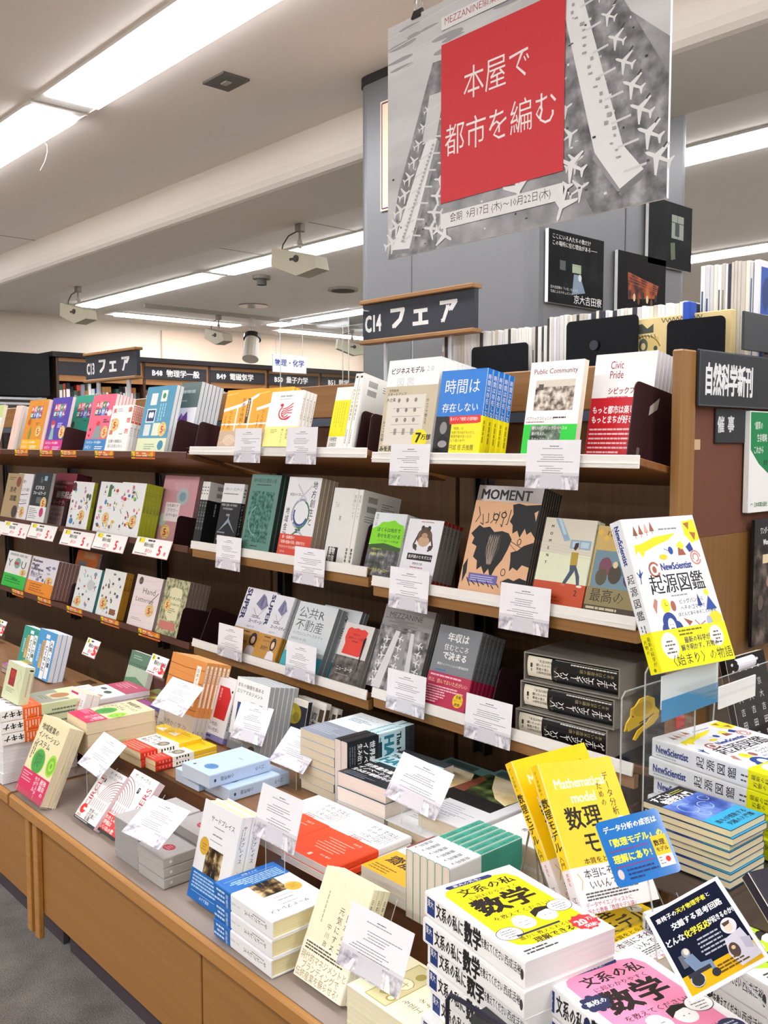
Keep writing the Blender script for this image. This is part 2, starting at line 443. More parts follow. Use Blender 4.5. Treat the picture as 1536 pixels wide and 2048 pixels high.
luminaire(-8.9, 5.1, 'y', 1.6, 'bright trough lamp running toward the far left bookshelves, nearer one')
luminaire(-8.9, 7.3, 'y', 1.9, 'bright trough lamp running along the far left bookshelves, behind clear acrylic')
# small ceiling fittings
def ceilpt(px, py): return hit(px, py, 2, CZ)
p = ceilpt(452, 161); r = empty('ceiling_hatch', (p[0], p[1], CZ), 'dark square plate with a small light catch in the ceiling', 'hatch')
g = mat('#6b6762', .6); MB().box((-.07, -.055, -.008), (.07, .055, 0), g).build('plate', r); MB().box((-.018, -.012, -.012), (.018, .012, -.008), mat('#a9a59d', .5)).build('catch', r)
p = ceilpt(686, 577); r = empty('ceiling_speaker', (p[0], p[1], CZ), 'round grey ceiling speaker grille near the column', 'speaker')
mb = MB(); mb.prism([(.13*math.cos(2*PI*i/24), .13*math.sin(2*PI*i/24)) for i in range(24)], -.02, 0, mat('#b5b0a6', .6)); mb.build('ring', r)
mb = MB(); mb.prism([(.10*math.cos(2*PI*i/24), .10*math.sin(2*PI*i/24)) for i in range(24)], -.024, -.0201, mat('#5d5850', .8)); mb.build('grille', r)
p = ceilpt(523, 552); r = empty('smoke_detector', (p[0], p[1], CZ), 'small dark smoke detector on the ceiling beyond the beam', 'detector')
mb = MB(); mb.prism([(.07*math.cos(2*PI*i/16), .07*math.sin(2*PI*i/16)) for i in range(16)], -.025, 0, mat('#8b8780', .6)); mb.build('base', r)
mb = MB(); mb.prism([(.04*math.cos(2*PI*i/16), .04*math.sin(2*PI*i/16)) for i in range(16)], -.07, -.0251, mat('#56534e', .6)); mb.build('head', r)
p = ceilpt(507, 610); r = empty('ceiling_ring', (p[0], p[1], CZ), 'shiny round fitting in the ceiling above the round spotlight', 'fitting')
mb = MB(); mb.prism([(.14*math.cos(2*PI*i/24), .14*math.sin(2*PI*i/24)) for i in range(24)], -.012, 0, mat('#9a968e', .2, .8)); mb.build('ring', r)
# access-panel outline seams in the ceiling
for (a, b, c, lab) in (((0, 470), (35, 468), (0, 488), 'thin outline of an access panel at the left edge of the ceiling'), ((615, 443), (668, 455), (560, 500), 'thin outline of an access panel behind the nearest wedge spotlight')):
    A = ceilpt(*a) if a[0] < 600 else hit(*a, 2, CZ); mb = MB(); cx, cy = A[0], A[1]; s = .5
    q = mat('#a49f96', .9)
    for (x0, y0, x1, y1) in ((-s, -s, s, -s+.008), (-s, s-.008, s, s), (-s, -s, -s+.008, s), (s-.008, -s, s, s)): mb.box((x0, y0, -.002), (x1, y1, 0), q)
    o = mb.build('access_panel', None, (cx-.5, cy if cy < 2.3 else 3.35, CZ)); tag(o, lab, 'panel')
# hanging fibre at the lamp edge
mb = MB(); P0 = hit(88, 272, 1, 1.69); mb.tube([(0, 0, 0), (.03, 0, -.02), (.03, 0, -.05), (0, 0, -.085), (-.05, 0, -.11)], .0015, mat('#f0ead8', .6)); tag(mb.build('paper_string', None, (P0[0], 1.69, CZ-.0)), 'thin white string hanging from the nearest ceiling lamp', 'string')
# wedge spotlights on the beam, track spots further back
def wedge(x, y, z, label, s=1.0, yaw=0):
    r = empty('spotlight', (x, y, z), label, 'spotlight', 'boxy spotlights hung from the ceiling'); r.rotation_euler = (0, 0, R(yaw))
    c1 = mat('#a8a294', .5); c2 = mat('#3c3a38', .6)
    MB().bbox((-.025*s, -.025*s, -.05*s), (.025*s, .025*s, 0), mat('#8a867e', .5), .004).build('mount', r)
    mb = MB(); mb.tube([(0, 0, -.05*s), (0, 0, -.15*s)], .010*s, c1); mb.tube([(0, 0, -.10*s), (0, 0, -.125*s)], .018*s, c1); mb.build('stem', r)
    mb = MB(); mb.tube([(-.02*s, 0, -.04*s), (-.10*s, 0, -.06*s), (-.15*s, 0, -.11*s), (-.16*s, 0, -.15*s)], .004*s, c2); mb.build('cable', r)
    mb = MB(); prof = [(-.19, -.13), (.17, -.22), (.19, -.30), (.02, -.33), (-.20, -.245)]
    mb.prism([(a*s, b*s) for a, b in prof], -.06*s, .06*s, mat('#b9b39c', .5), lambda a, b, c: (a, c, b)); hb = mb.build('housing', r)
    mb = MB(); mb.tube([(.02*s, -.066*s, -.225*s), (.02*s, -.060*s, -.225*s)], .022*s, c2, 12); mb.box((-.03*s, -.068*s, -.232*s), (.03*s, -.062*s, -.218*s), c2); mb.build('knob', hb)
    return r
p = hit(600, 448, 2, 2.50); wedge(p[0], p[1], 2.50, 'cream boxy spotlight hanging from the beam, nearest one', .82, 10)
p = hit(156, 573, 2, 2.50); wedge(p[0], p[1], 2.50, 'cream boxy spotlight hanging from the beam at far left', .82, 10)
tx = -8.15
p1, p2_ = hit(288, 607, 2, CZ), hit(556, 639, 2, CZ)
o = MB().box((p1[0]-.02, p1[1], CZ-.035), (p1[0]+.02, p1[1]+3.6, CZ), mat('#a9a59c', .5)).build('lamp_track'); tag(o, 'slim grey lighting track on the ceiling before the far shelves', 'track')
yy = lambda px, py: hit(px, py, 0, p1[0])
q = yy(437, 630); wedge(p1[0], q[1], CZ-.035, 'cream boxy spotlight on the lighting track before the far shelves', .9, 0)
q = yy(704, 655); wedge(p1[0], q[1], CZ-.035, 'grey boxy spotlight seen through the clear acrylic box', .9, 60)
q = yy(503, 637); r = empty('round_spotlight', (p1[0], q[1], CZ-.035), 'cylindrical spotlight with a black ring on the lighting track', 'spotlight')
c1 = mat('#c9c3b6', .5); MB().bbox((-.03, -.03, -.09), (.03, .03, 0), c1).build('mount', r)
mb = MB(); mb.tube([(0, 0, -.09), (0, 0, -.16)], .012, c1); mb.build('stem', r)
mb = MB(); mb.tube([(-.02, .02, -.20), (.06, -.06, -.42)], [.075, .085], c1, 16); mb.build('can', r)
mb = MB(); mb.tube([(-.03, .03, -.17), (-.015, .015, -.21)], [.092, .092], mat('#2a2826', .4), 16); mb.build('ring', r)
# ---------------------------------------------------------------- grey column
c = empty('column', (-2.21, 2.69, 0), 'grey metal-clad square column with rounded corners behind the bookcases', 'column')
x0, x1, y0, y1, rr = -2.65, -1.82, 2.25, 3.13, .06
def rrect(x0, x1, y0, y1, r, n=6):
    P = []
    for (cx, cy, a0) in ((x1-r, y0+r, -90), (x1-r, y1-r, 0), (x0+r, y1-r, 90), (x0+r, y0+r, 180)):
        P += [(cx+r*math.cos(R(a0+90*i/n)), cy+r*math.sin(R(a0+90*i/n))) for i in range(n+1)]
    return P
colm = mat('#75777a', .42, .35, .05, 300)
mb = MB(); mb.prism(rrect(x0, x1, y0, y1, rr), 0, CZ-.03, colm); o = mb.build('cladding', c, off=c.location)
mb = MB(); mb.prism(rrect(x0-.004, x1+.004, y0-.004, y1+.004, rr), CZ-.03, CZ, mat('#2d2d2f', .6)); mb.build('top_trim', c, off=c.location)
mb = MB(); mb.box((-2.36, y0-.0012, .0), (-2.355, y0, CZ-.03), mat('#5e6064', .6)); mb.box((x1, 2.72, 0), (x1+.0012, 2.725, CZ-.03), mat('#5e6064', .6)); mb.build('seam', c, off=c.location)
# framed notice at the column's front left, mostly behind the poster
r = empty('wall_notice', (-2.45, 2.24, 1.9), 'pale peach notice with a dark border on the column, behind the poster', 'notice')
a = hit(762, 205, 1, 2.246); b = hit(762, 424, 1, 2.246)
MB().box((a[0], 2.243, b[2]), (a[0]+.36, 2.249, a[2]), mat('#f2d3b6', .5)).build('sheet', r, off=r.location)
mb = MB(); w0, h0 = .36, a[2]-b[2]
F = lambda u, v, d: (a[0]+u, 2.243-d, a[2]-v)
draw(mb, [('l', [(8, 8), (352, 8), (352, h0*1000-8), (8, h0*1000-8), (8, 8)], 5, '#3a2a55')], F); mb.build('border_print', r, off=r.location)
# photographs on the column's side
def picture(ptl, y_len, zt, zb, tilt, label, art):
    y0 = ptl; r = empty('photo_panel', (x1+.004, y0, zb), label, 'photo', 'dark photo panels on the column side'); r.rotation_euler = (R(tilt), 0, 0)
    h = zt-zb
    MB().box((0, 0, 0), (.012, y_len, h), mat('#e8e8e6', .4)).build('panel', r)
    mb = MB(); F = lambda u, v, d: (.012+d, u, h-v); draw(mb, art(y_len*1000, h*1000), F); mb.build('photo_print', r)
dk = photomat('dark_room', ['#050608', '#090b0e', '#0f1314', '#1a1f1f'], 14, 8, 'noise', .6)
warm = photomat('warm_glow', ['#1a0f0c', '#5c2413', '#a84c24', '#c9743a'], 25, 8)
def art1(w, h): return [('r', 0, 0, w, h, dk), ('r', w*.42, h*.42, w*.16, h*.12, '#a9b89a'), ('r', w*.42, h*.44, w*.16, .8, '#1a1d1c'), ('r', w*.2, h*.40, w*.1, h*.13, '#4b5550'), ('p', [(w*.45, h*.56), (w*.56, h*.56), (w*.66, h*.8), (w*.42, h*.85)], '#7f95a8'), ('e', w*.56, h*.6, w*.03, h*.05, '#d9dfe2'),
    ('t', 'ここにいる人たちの数だけ', w*.06, h*.05, w*.058, '#e9e9e6'), ('t', 'この場所に住む理由がある――', w*.06, h*.14, w*.058, '#e9e9e6'), ('t', '京大吉田寮', w*.45, h*.84, w*.105, '#f2f2ef'),
    ('t', '京大吉田寮の「いま」を伝える', w*.04, h*.76, w*.035, '#d0d0cc'), ('t', '写真によるドキュメント!', w*.04, h*.82, w*.035, '#d0d0cc')]
def art2(w, h): return [('r', 0, 0, w, h, photomat('near_black', ['#050405', '#0a0909', '#120e0d'], 18, 6, 'noise', .6)), ('p', [(w*.2, h*.30), (w*.85, h*.42), (w*.8, h*.62), (w*.22, h*.7)], warm)]+[('l', [(w*.22, h*(.3+.05*i)), (w*.8, h*(.43+.03*i))], 1.2, '#c86a35') for i in range(4)]+[('e', w*(.25+.09*i), h*(.62+.04*(i % 3)), w*.025, h*.06, ['#1b1210', '#e2d2a0', '#6d3a22'][i % 3]) for i in range(7)]
def art3(w, h): return [('r', 0, 0, w, h, dk), ('r', w*.52, h*.18, w*.28, h*.36, '#98a394'), ('r', w*.65, h*.18, 2.5, h*.36, '#15181a'), ('r', w*.52, h*.29, w*.28, 2.5, '#15181a'), ('r', w*.60, h*.30, w*.10, h*.2, '#27302e'), ('p', [(w*.5, h*.62), (w*.6, h*.6), (w*.62, h*.85), (w*.52, h*.88)], '#5d6b4c')]
picture(hit(1089, 463, 0, x1)[1], .285, 2.025, 1.805, 0, 'dark photo panel of a corridor with white captions, left on the column', art1)
picture(hit(1228, 500, 0, x1)[1], .29, 2.01, 1.79, 0, 'dark photo panel with an orange-lit interior, middle on the column', art2)
picture(hit(1290, 400, 0, x1)[1], .28, 2.215, 1.99, 0, 'dark photo panel of a bright window, upper right on the column', art3)
# ---------------------------------------------------------------- far wall: header, curtain, bookshelves
XS = -9.12
hz = lambda px, py: hit(px, py, 0, XS)
ye = hz(103, 760)[1]; zt = hz(280, 724)[2]
o = MB().box((XF+.002, -1.0, 1.83), (XS, ye-.02, zt+.02), mat('#0c0d10', .7)).build('dark_header'); tag(o, 'black header box above the grey curtain at far left', 'cabinet')
r = empty('curtain_rail', (XS-.02, 1.5, 1.8), 'silver double curtain rail under the black header at far left', 'rail')
for zz in (1.80, 1.75): MB().bbox((-.02, -2.4, zz-1.8-.014), (.02, ye-.05-1.5, zz-1.8+.014), mat('#b9bcc0', .3, .8), .005).build('rail', r)
mb = MB(); n = 60; ys = [-1+(ye+.95)*i/n for i in range(n+1)]; vs = []
for i, y in enumerate(ys): dx = .04*math.sin(i*1.3)+.02*math.sin(i*2.9); vs += [(XS-.12+dx, y, 0.02), (XS-.12+dx, y, 1.72)]
mb.add(vs, [(2*i, 2*i+2, 2*i+3, 2*i+1) for i in range(n)], mat('#84858a', .8)); tag(mb.build('curtain', smooth=True), 'grey folded curtain hanging at the far left wall', 'curtain')
struct(MB().box((XF+.001, ye, zt), (XS+.04, 9.15, zt+.05), mat('#1a1416', .5)).build('trim_3'))
oak = woodmat('light_oak', '#96683a', '#a67545', 'y'); dw = woodmat('dark_wood', '#3a2418', '#4a3020', 'y')
ypx = [hz(px, 745)[1] for px in (112, 286, 417, 534, 640)]
ypx.append(ypx[-1]+1.0); ypx.append(ypx[-1]+1.0)
hs, hb_ = hz(286, 732)[2], hz(286, 757)[2]
sgn = ['B47', 'B48  物理学一般', 'B49  電磁気学', 'B50  量子力学', 'B51  数学', 'B52']
far_cols = ['#23262c', '#2f3b4a', '#d6d8d6', '#c9cdc9', '#6b7a8a', '#17181c', '#3a5f4a', '#8a8f96', '#e4e0d4', '#274a8c', '#a8763c', '#1c1f26', '#b44a3a', '#e9e4c8', '#4b4f5a']
FCN = ['black', 'slate blue', 'light grey', 'greenish', 'grey blue', 'near-black', 'dark green', 'mid grey', 'cream', 'blue', 'tan', 'dark navy', 'red', 'pale yellow', 'charcoal']
placew = ['at the left end', 'second from the left', 'third from the left', 'fourth from the left', 'fifth from the left', 'at the right end']
for i in range(6):
    ya, yb = ypx[i], ypx[i+1]; w = yb-ya
    r = empty('far_bookcase', (XS-.15, ya, 0), f'tall wooden bookcase by the far left wall, {placew[i]}', 'bookcase', 'bookcases along the far left wall')
    def wb(n, a, b, m, par=None): return MB().box(a, b, m).build(n, par or r, off=r.location)
    wb('back', (XF+.002, ya+.001, .02), (XF+.02, yb-.001, zt-.002), dw)
    wb('side', (XF+.02, ya+.001, .02), (XS, ya+.03, zt-.002), dw)
    wb('header', (XS-.03, ya+.03, hb_-.062), (XS-.005, yb-.002, zt-.002), oak)
    sg = MB().box((XS-.005, ya+.02, hb_), (XS+.006, yb-.03, hs), mat('#2f2f33', .5)).build('sign_board', r, off=r.location)
    mb = MB(); F = lambda u, v, d: (XS+.006+d, ya+.02+u, hs-v); H = (hs-hb_)*1000
    draw(mb, [('t', sgn[i], w*1000*(.60 if i == 0 else .10), H*.18, H*.62, '#dcdcd8', {'wt': .035})], F); mb.build('lettering', sg, off=r.location)
    for zz in (1.72, 1.40, 1.08, .76, .44): wb('shelf', (XF+.02, ya+.03, zz-.022), (XS-.02, yb-.002, zz), dw)
    y = ya+.04; k = 0
    while y < yb-.05 and i < 4:
        rd = random.Random(i*100+k); t = rd.uniform(.028, .05); h = rd.uniform(.17, .26); z0 = 1.72; fc = rd.randrange(len(far_cols))
        o = MB().bbox((-.11, 0, 0), (.11, min(t, yb-.01-y)-.002, h), mat(far_cols[fc], .5), .003).build('far_book', None, (XS-.16, y, z0))
        mb = MB(); mb.box((.1102, .005, h*.2), (.1108, t-.007, h*.75), mat(rd.choice(['#e8e8e2', '#8d9198', '#33363c']), .6)); mb.build('spine_label', o)
        tag(o, f'{FCN[fc]} spine book on the top shelf of the far bookcase {placew[i]}', 'book', f'books in the far bookcase {placew[i]}'); y += t; k += 1
# hanging section sign
a, b_ = hit(545, 708, 0, -8.3), hit(612, 692, 0, -8.3)
r = empty('section_sign', (-8.3, a[1], a[2]), 'white hanging sign with blue characters before the far shelves', 'sign')
W, H = b_[1]-a[1], .19
MB().box((-.005, 0, -H), (.005, W, 0), mat('#e4e6ea', .4)).build('board', r)
mb = MB(); F = lambda u, v, d: (.005+d, u, -v); draw(mb, [('t', '物理・化学', W*60, 46, W*175, '#2b3a86', {'wt': .03}), ('l', [(4, 4), (W*1000-4, 4), (W*1000-4, H*1000-4), (4, H*1000-4), (4, 4)], 3, '#b9bdc6')], F); mb.build('lettering', r)
mb = MB(); mb.tube([(0, W*.1, 0), (0, W*.1, CZ-a[2])], .002, mat('#aaa', .5) if 0 else mat('#aaaaaa', .5)); mb.tube([(0, W*.9, 0), (0, W*.9, CZ-a[2])], .002, mat('#aaaaaa', .5)); mb.build('hanger', r)
# ================================================================ THE DISPLAY BOOKCASES
YS = 1.5                     # front edge of the shelves
YB = 1.80                    # back panel
FT = 1.553                   # top of the fixture
oak1 = woodmat('oak_front', '#8a5f30', '#99703c', 'z'); oakx = woodmat('oak_long', '#8a5f30', '#99703c', 'x'); back_w = woodmat('back_board', '#5a4028', '#6a4c30', 'z', .5)
brownm = mat('#3a2226', .38, .2, .03); ivory = mat('#eceae4', .4); steel = mat('#4a4644', .4, .6)
BAYS = {'A': dict(x=(-1.70, -.955), sh=((1.352, 10), (1.052, 17), (.775, 20)), lip='w', nm='right-hand bookcase'),
        'B': dict(x=(-2.555, -1.715), sh=((1.362, 14), (1.070, 13), (.762, 24)), lip='w', nm='middle bookcase'),
        'C': dict(x=(-6.2, -2.57), sh=((1.345, 14), (1.050, 13), (.742, 16)), lip='b', nm='left-hand bookcase')}
def zsurf(bay, k, Y):
    z, t = BAYS[bay]['sh'][k]; return z-(Y-YS)*math.tan(R(t))
BAYROOT = {}
for key, B in BAYS.items():
    xa, xb = B['x']
    r = empty('display_bookcase', ((xa+xb)/2, 1.65, 0), f'wooden display bookcase with three tilted shelves, the {B["nm"]}', 'bookcase', 'display bookcases in one run')
    off = r.location; BAYROOT[key] = r
    MB().box((xa, YB, .0), (xb, YB+.018, FT-.03), back_w).build('back_panel', r, off=off)
    MB().bbox((xa, YB-.01, FT-.10), (xb, YB+.03, FT), oakx, .003).build('top_rail', r, off=off)
    mb = MB().box((xa, YB-.012, FT-.125), (xb, YB-.002, FT-.101), mat('#5a6878', .4, .5)); mb.build('metal_rail', r, off=off)
    for ux in ({'A': (-1.60,), 'B': (-2.47,), 'C': (-3.28, -4.1, -4.9, -5.7)}[key]):
        mb = MB(); mb.box((ux-.022, YB-.03, .57), (ux-.016, YB, FT-.13), steel); mb.box((ux+.016, YB-.03, .57), (ux+.022, YB, FT-.13), steel); mb.box((ux-.016, YB-.012, .57), (ux+.016, YB-.008, FT-.13), mat('#3a3634', .5, .4))
        up = mb.build('upright', r, off=off)
        mb = MB()
        for i in range(28): mb.box((ux-.005, YB-.0135, .6+i*.03), (ux+.005, YB-.0122, .614+i*.03), mat('#141214', .8))
        mb.build('slots', up, off=off)['kind'] = 'stuff'
    for k, (z, t) in enumerate(B['sh']):
        s = empty_part = None
        M = Matrix.Translation((0, YS-.004, z)) @ Matrix.Rotation(R(-t), 4, 'X')
        mb = MB(); L = .285/1.0
        mb.bbox((xa+.004, 0, -.016), (xb-.004, L, -.0005), woodmat('shelf_wood', '#7a4e2a', '#8a5c34', 'x', .4), .002, M); s = mb.build('shelf', r, off=off)
        lipm = ivory if B['lip'] == 'w' else mat('#5a3426', .35)
        hgt = .024 if B['lip'] == 'w' else .020
        M2 = Matrix.Translation((0, YS-.008, z)) @ Matrix.Rotation(R(-t*.5), 4, 'X')
        mb = MB(); mb.bbox((xa+.002, -.003, -hgt+.003), (xb-.002, .001, .004), lipm, .001, M2)
        if B['lip'] == 'w': mb.box((xa+.002, -.0045, -hgt*.5-.001), (xb-.002, -.003, -hgt*.5+.001), ivory, M2)
        mb.build('label_strip', s, off=off)
        if B['lip'] == 'w' and k > 0:
            mb = MB(); mb.box((xa+.002, YS-.006, z-hgt-.022), (xb-.002, YS+.008, z-hgt+.003), oakx); mb.build('wood_edge', s, off=off)
# end panel with oak post, brown field and lower oak field
r = BAYROOT['A']; off = r.location
MB().bbox((-.953, 1.585, 0), (-.930, 1.637, FT), oak1, .003).build('end_post', r, off=off)
MB().box((-.953, 1.6375, 0), (-.936, 2.75, 1.193), woodmat('oak_end', '#7a5428', '#866032', 'z')).build('lower_board', r, off=off)
MB().box((-.953, 1.6375, 1.1935), (-.938, 2.75, FT-.004), mat('#6f4636', .8, 0, .05, 200)).build('pinboard', r, off=off)
MB().box((-.943, 1.637, .99), (-.9355, 1.66, 1.02), mat('#c9b08a', .7)).build('tape_scrap', r, off=off) if 0 else None
MB().box((-.938, 1.645, 1.365), (-.9372, 1.668, 1.385), mat('#c9b08a', .7)).build('tape_scrap', r, off=off)
# ================================================================ COUNTER (0.86 m from the lens)
CT = .465; YC = .86; T1 = .57; YT = 1.10
top = mat('#9c8f86', .32, 0, .04, 4)
xs = [hit(px, py, 1, YC)[0] for px, py in ((18, 1582), (360, 1850))]
xl = xs[0]; xj = xs[1]
lam = woodmat('laminate', '#96672f', '#a07038', 'x', .5, .6)
mbm = woodmat('edge_band', '#a97538', '#b58242', 'x', .4)
def counter(xa, xb, label, joints, posts, yb_=1.53):
    r = empty('display_counter', ((xa+xb)/2, 1.3, 0), label, 'counter', 'low display counters before the bookcases'); off = r.location
    MB().box((xa+.012, YC+.012, CT-.03), (xb-.002, yb_, CT), top).build('worktop', r, off=off)
    mb = MB(); e = .012
    prof = [(YC+.011, CT-.0345), (YC+.011, CT-.001), (YC+.008, CT), (YC+.003, CT-.002), (YC, CT-.006), (YC, CT-.030), (YC+.003, CT-.034)]
    mb.prism(prof, xa, xb-.002, mbm, lambda a, b, c: (c, a, b)); mb.box((xa, YC+.012, CT-.034), (xa+.011, yb_, CT-.0005), mbm); mb.build('edge_band', r, off=off)
    js = [xa+.02]+joints+[xb-.002]
    for i in range(len(js)-1):
        MB().bbox((js[i]+.003, YC+.045, .165), (js[i+1]-.003, YC+.063, CT-.034), lam, .0015).build('front_panel', r, off=off)
    MB().box((xa+.01, YC+.065, .165), (xb-.002, YC+.075, CT-.034), mat('#3a2a1a', .7)).build('frame', r, off=off)
    MB().box((xa+.03, YC+.14, 0), (xb-.002, YC+.155, .165), mat('#4a4148', .6)).build('plinth', r, off=off)
    MB().box((xa+.02, yb_-.02, 0), (xb-.01, yb_-.004, CT-.035), back_w).build('back_board', r, off=off)
    for px in posts: MB().bbox((px-.014, YC+.030, .10), (px+.014, YC+.0445, CT-.035), mbm, .002).build('post', r, off=off)
    return r
counter(xl, .10, 'low wooden display counter with a greige top under the book piles', [xj, xj+.62*1.6], [xl+.035, xl+.085])
counter(-6.0, xl-.012, 'low wooden display counter at the left edge, beyond the counter gap', [xl-.9], [], 1.38)
# raised step at the back of the counter
tierm = woodmat('step_wood', '#6e4426', '#7d5030', 'x', .4)
def riser(xa, xb, label, yb_=1.52):
    r = empty('riser', ((xa+xb)/2, YT+.3, CT), label, 'riser', 'raised steps on the counters'); off = r.location
    MB().bbox((xa, YT, T1-.016), (xb, yb_, T1), woodmat('step_top', '#7a5432', '#86603a', 'x', .35), .002).build('step_top', r, off=off)
    MB().box((xa, YT+.004, CT+.0005), (xb, YT+.018, T1-.0165), tierm).build('step_front', r, off=off)
    MB().box((xa, YT+.02, CT+.0005), (xa+.016, yb_-.005, T1-.0165), tierm).build('step_side', r, off=off)
    MB().box((xb-.016, YT+.02, CT+.0005), (xb, yb_-.005, T1-.0165), tierm).build('step_side', r, off=off)
riser(xl+.02, -.97, 'brown wooden step carrying the rear books on the main counter')
riser(-5.9, xl-.03, 'brown wooden step on the left counter', 1.37)
# ---------------------------------------------------------------- header signs C14 and C13
def header_sign(x, Y, z, w, h, text, yaw, label, wn):
    r = empty('aisle_sign', (x, Y, z), label, 'sign', 'charcoal aisle signs above the bookcases'); r.rotation_euler = (0, 0, R(yaw))
    MB().box((.004, 0, .012), (w-.004, .016, h-.012), mat('#2f333c', .5)).build('board', r)
    for zz in (0, h-.012): MB().bbox((0, -.012, zz), (w, .028, zz+.012), oakx, .002).build('rail', r)
    mb = MB(); F = lambda u, v, d: (u, -d, h-v); H = h*1000; Wm = w*1000
    draw(mb, [('r', Wm*.205, 12, 1.2, H-24, '#20232a'), ('t', text, Wm*.03, H*.27, H*.52, '#dedfdc', {'wt': .04, 'sx': .62}),
              ('t', 'フ', Wm*.26, H*.20, H*.56, '#dcdddb', {'wt': .055}), ('t', 'ェ', Wm*.46, H*.17, H*.60, '#dcdddb', {'wt': .055}), ('t', 'ア', Wm*.70, H*.20, H*.56, '#dcdddb', {'wt': .055})], F); mb.build('lettering', r)
    for i in (.2, .78): MB().bbox((w*i, .004, FT-z-.002 if z > FT else -.1), (w*i+.026 if wn else w*i+.010, .012, 0), mat('#c6cad0', .4), .001).build('post', r)
header_sign(-2.165, 1.86, 1.672, .455, .130, 'C14', 1, 'charcoal sign reading C14 on posts above the right-hand bookcase', 0)
header_sign(-4.10, 1.86, 1.648, .455, .132, 'C13', 3, 'charcoal sign reading C13 on posts above the left-hand bookcase', 1)
# ================================================================ PLACEMENT HELPERS
def T(s, x, y, sz, col='#222222', **o): return ('t', s, x, y, sz, col, o)
def V(s, x, y, sz, col='#222222', **o): return ('v', s, x, y, sz, col, o)
def N_(x, y, w, rows, pitch, th, col='#777777', al='l'): return ('n', x, y, w, rows, pitch, th, col, al)
def face(D, B, TL, TR, lean, n=1, t=.015, label=None, group=None, w=None, h=None, yaw=0, dz=0):
    x, Y, z = B; hh = h; ww = w
    if TL is not None:
        P = hit(*TL, 0, x); hh = h or (P[2]-z)/math.cos(R(lean)); Yt = Y+hh*math.sin(R(lean))
        if TR is not None and not w: ww = hit(*TR, 1, Yt)[0]-hit(*TL, 1, Yt)[0]
    lab = label or D['label']
    if n > 1 and not group: group = lab+' in one row'
    r = book(D, ww, hh, t, lab, group)
    return stackcopies(r, xf(x, Y, z+dz, yaw, lean), n, t, lab, 'row', .0008)
def srow(D, bay, k, BL, TL, TR, n=1, t=.015, label=None, lean=None, Yo=0, w=None, h=None):
    z, tilt = BAYS[bay]['sh'][k]; Y = YS+Yo; L = max(lean or tilt, tilt); B = hit(*BL, 1, Y)
    Tt = n*(t+.0008)
    zz = zsurf(bay, k, Y)+.0015
    if L > tilt+.5: zz = zsurf(bay, k, Y+Tt*math.cos(R(L)))+Tt*math.sin(R(L))+.0015
    return face(D, (B[0], Y, zz), TL, TR, L, n, t, label, None, w, h)
def flat(D, zt, BL, BR=None, TL=None, n=1, t=.02, label=None, w=None, h=None, yaw=None, jit=.002, x=None, y=None, bottom=None):
    P0 = hit(*BL, 2, zt) if BL else np.array([x, y, zt]); ang = []
    if BR: P1 = hit(*BR, 2, zt); d = P1-P0; w = w or float(np.hypot(d[0], d[1])); ang.append(math.degrees(math.atan2(d[1], d[0])))
    if TL: P2 = hit(*TL, 2, zt); d = P2-P0; h = h or float(np.hypot(d[0], d[1])); ang.append(math.degrees(math.atan2(d[1], d[0]))-90)
    if yaw is None:
        if len(ang) == 2 and ang[0]-ang[1] > 180: ang[1] += 360
        if len(ang) == 2 and ang[1]-ang[0] > 180: ang[1] -= 360
        yaw = sum(ang)/len(ang)
    lab = label or D['label']
    if bottom is not None: t = (zt-bottom-.0006)/n-.0006
    g = lab+' in one pile' if n > 1 else None
    r = book(D, w, h, t, lab, g)
    M = Matrix.Translation((P0[0], P0[1], zt)) @ Matrix.Rotation(R(yaw), 4, 'Z') @ Matrix.Rotation(-PI/2, 4, 'X')
    return stackcopies(r, M, n, t, lab, 'pile', .0006, jit)
def spineout(D, x, Y, z, tilt, w, h, t, n, label):
    r = book(D, w, h, t, label, label+' beside each other' if n > 1 else None)
    M = Matrix.Translation((x, Y, z)) @ Matrix.Rotation(R(-tilt), 4, 'X') @ Matrix.Rotation(-PI/2, 4, 'Z')
    M = M @ Matrix.Translation((-w, 0, 0))
    r.matrix_basis = M
    r['label'] = label+(', left one' if n > 1 else '')
    for k in range(1, n):
        q = dup(r); q.matrix_basis = M @ Matrix.Translation((0, k*(t+.0008), 0)); q['label'] = label+(', right one' if k == n-1 else ', middle one')
    return r
cardph = photomat('airport_grey', ['#8c8a94', '#b4b2bc', '#d4d3da', '#f0f0f4'], 90, 10, 'noise', .5)
CARDM = None
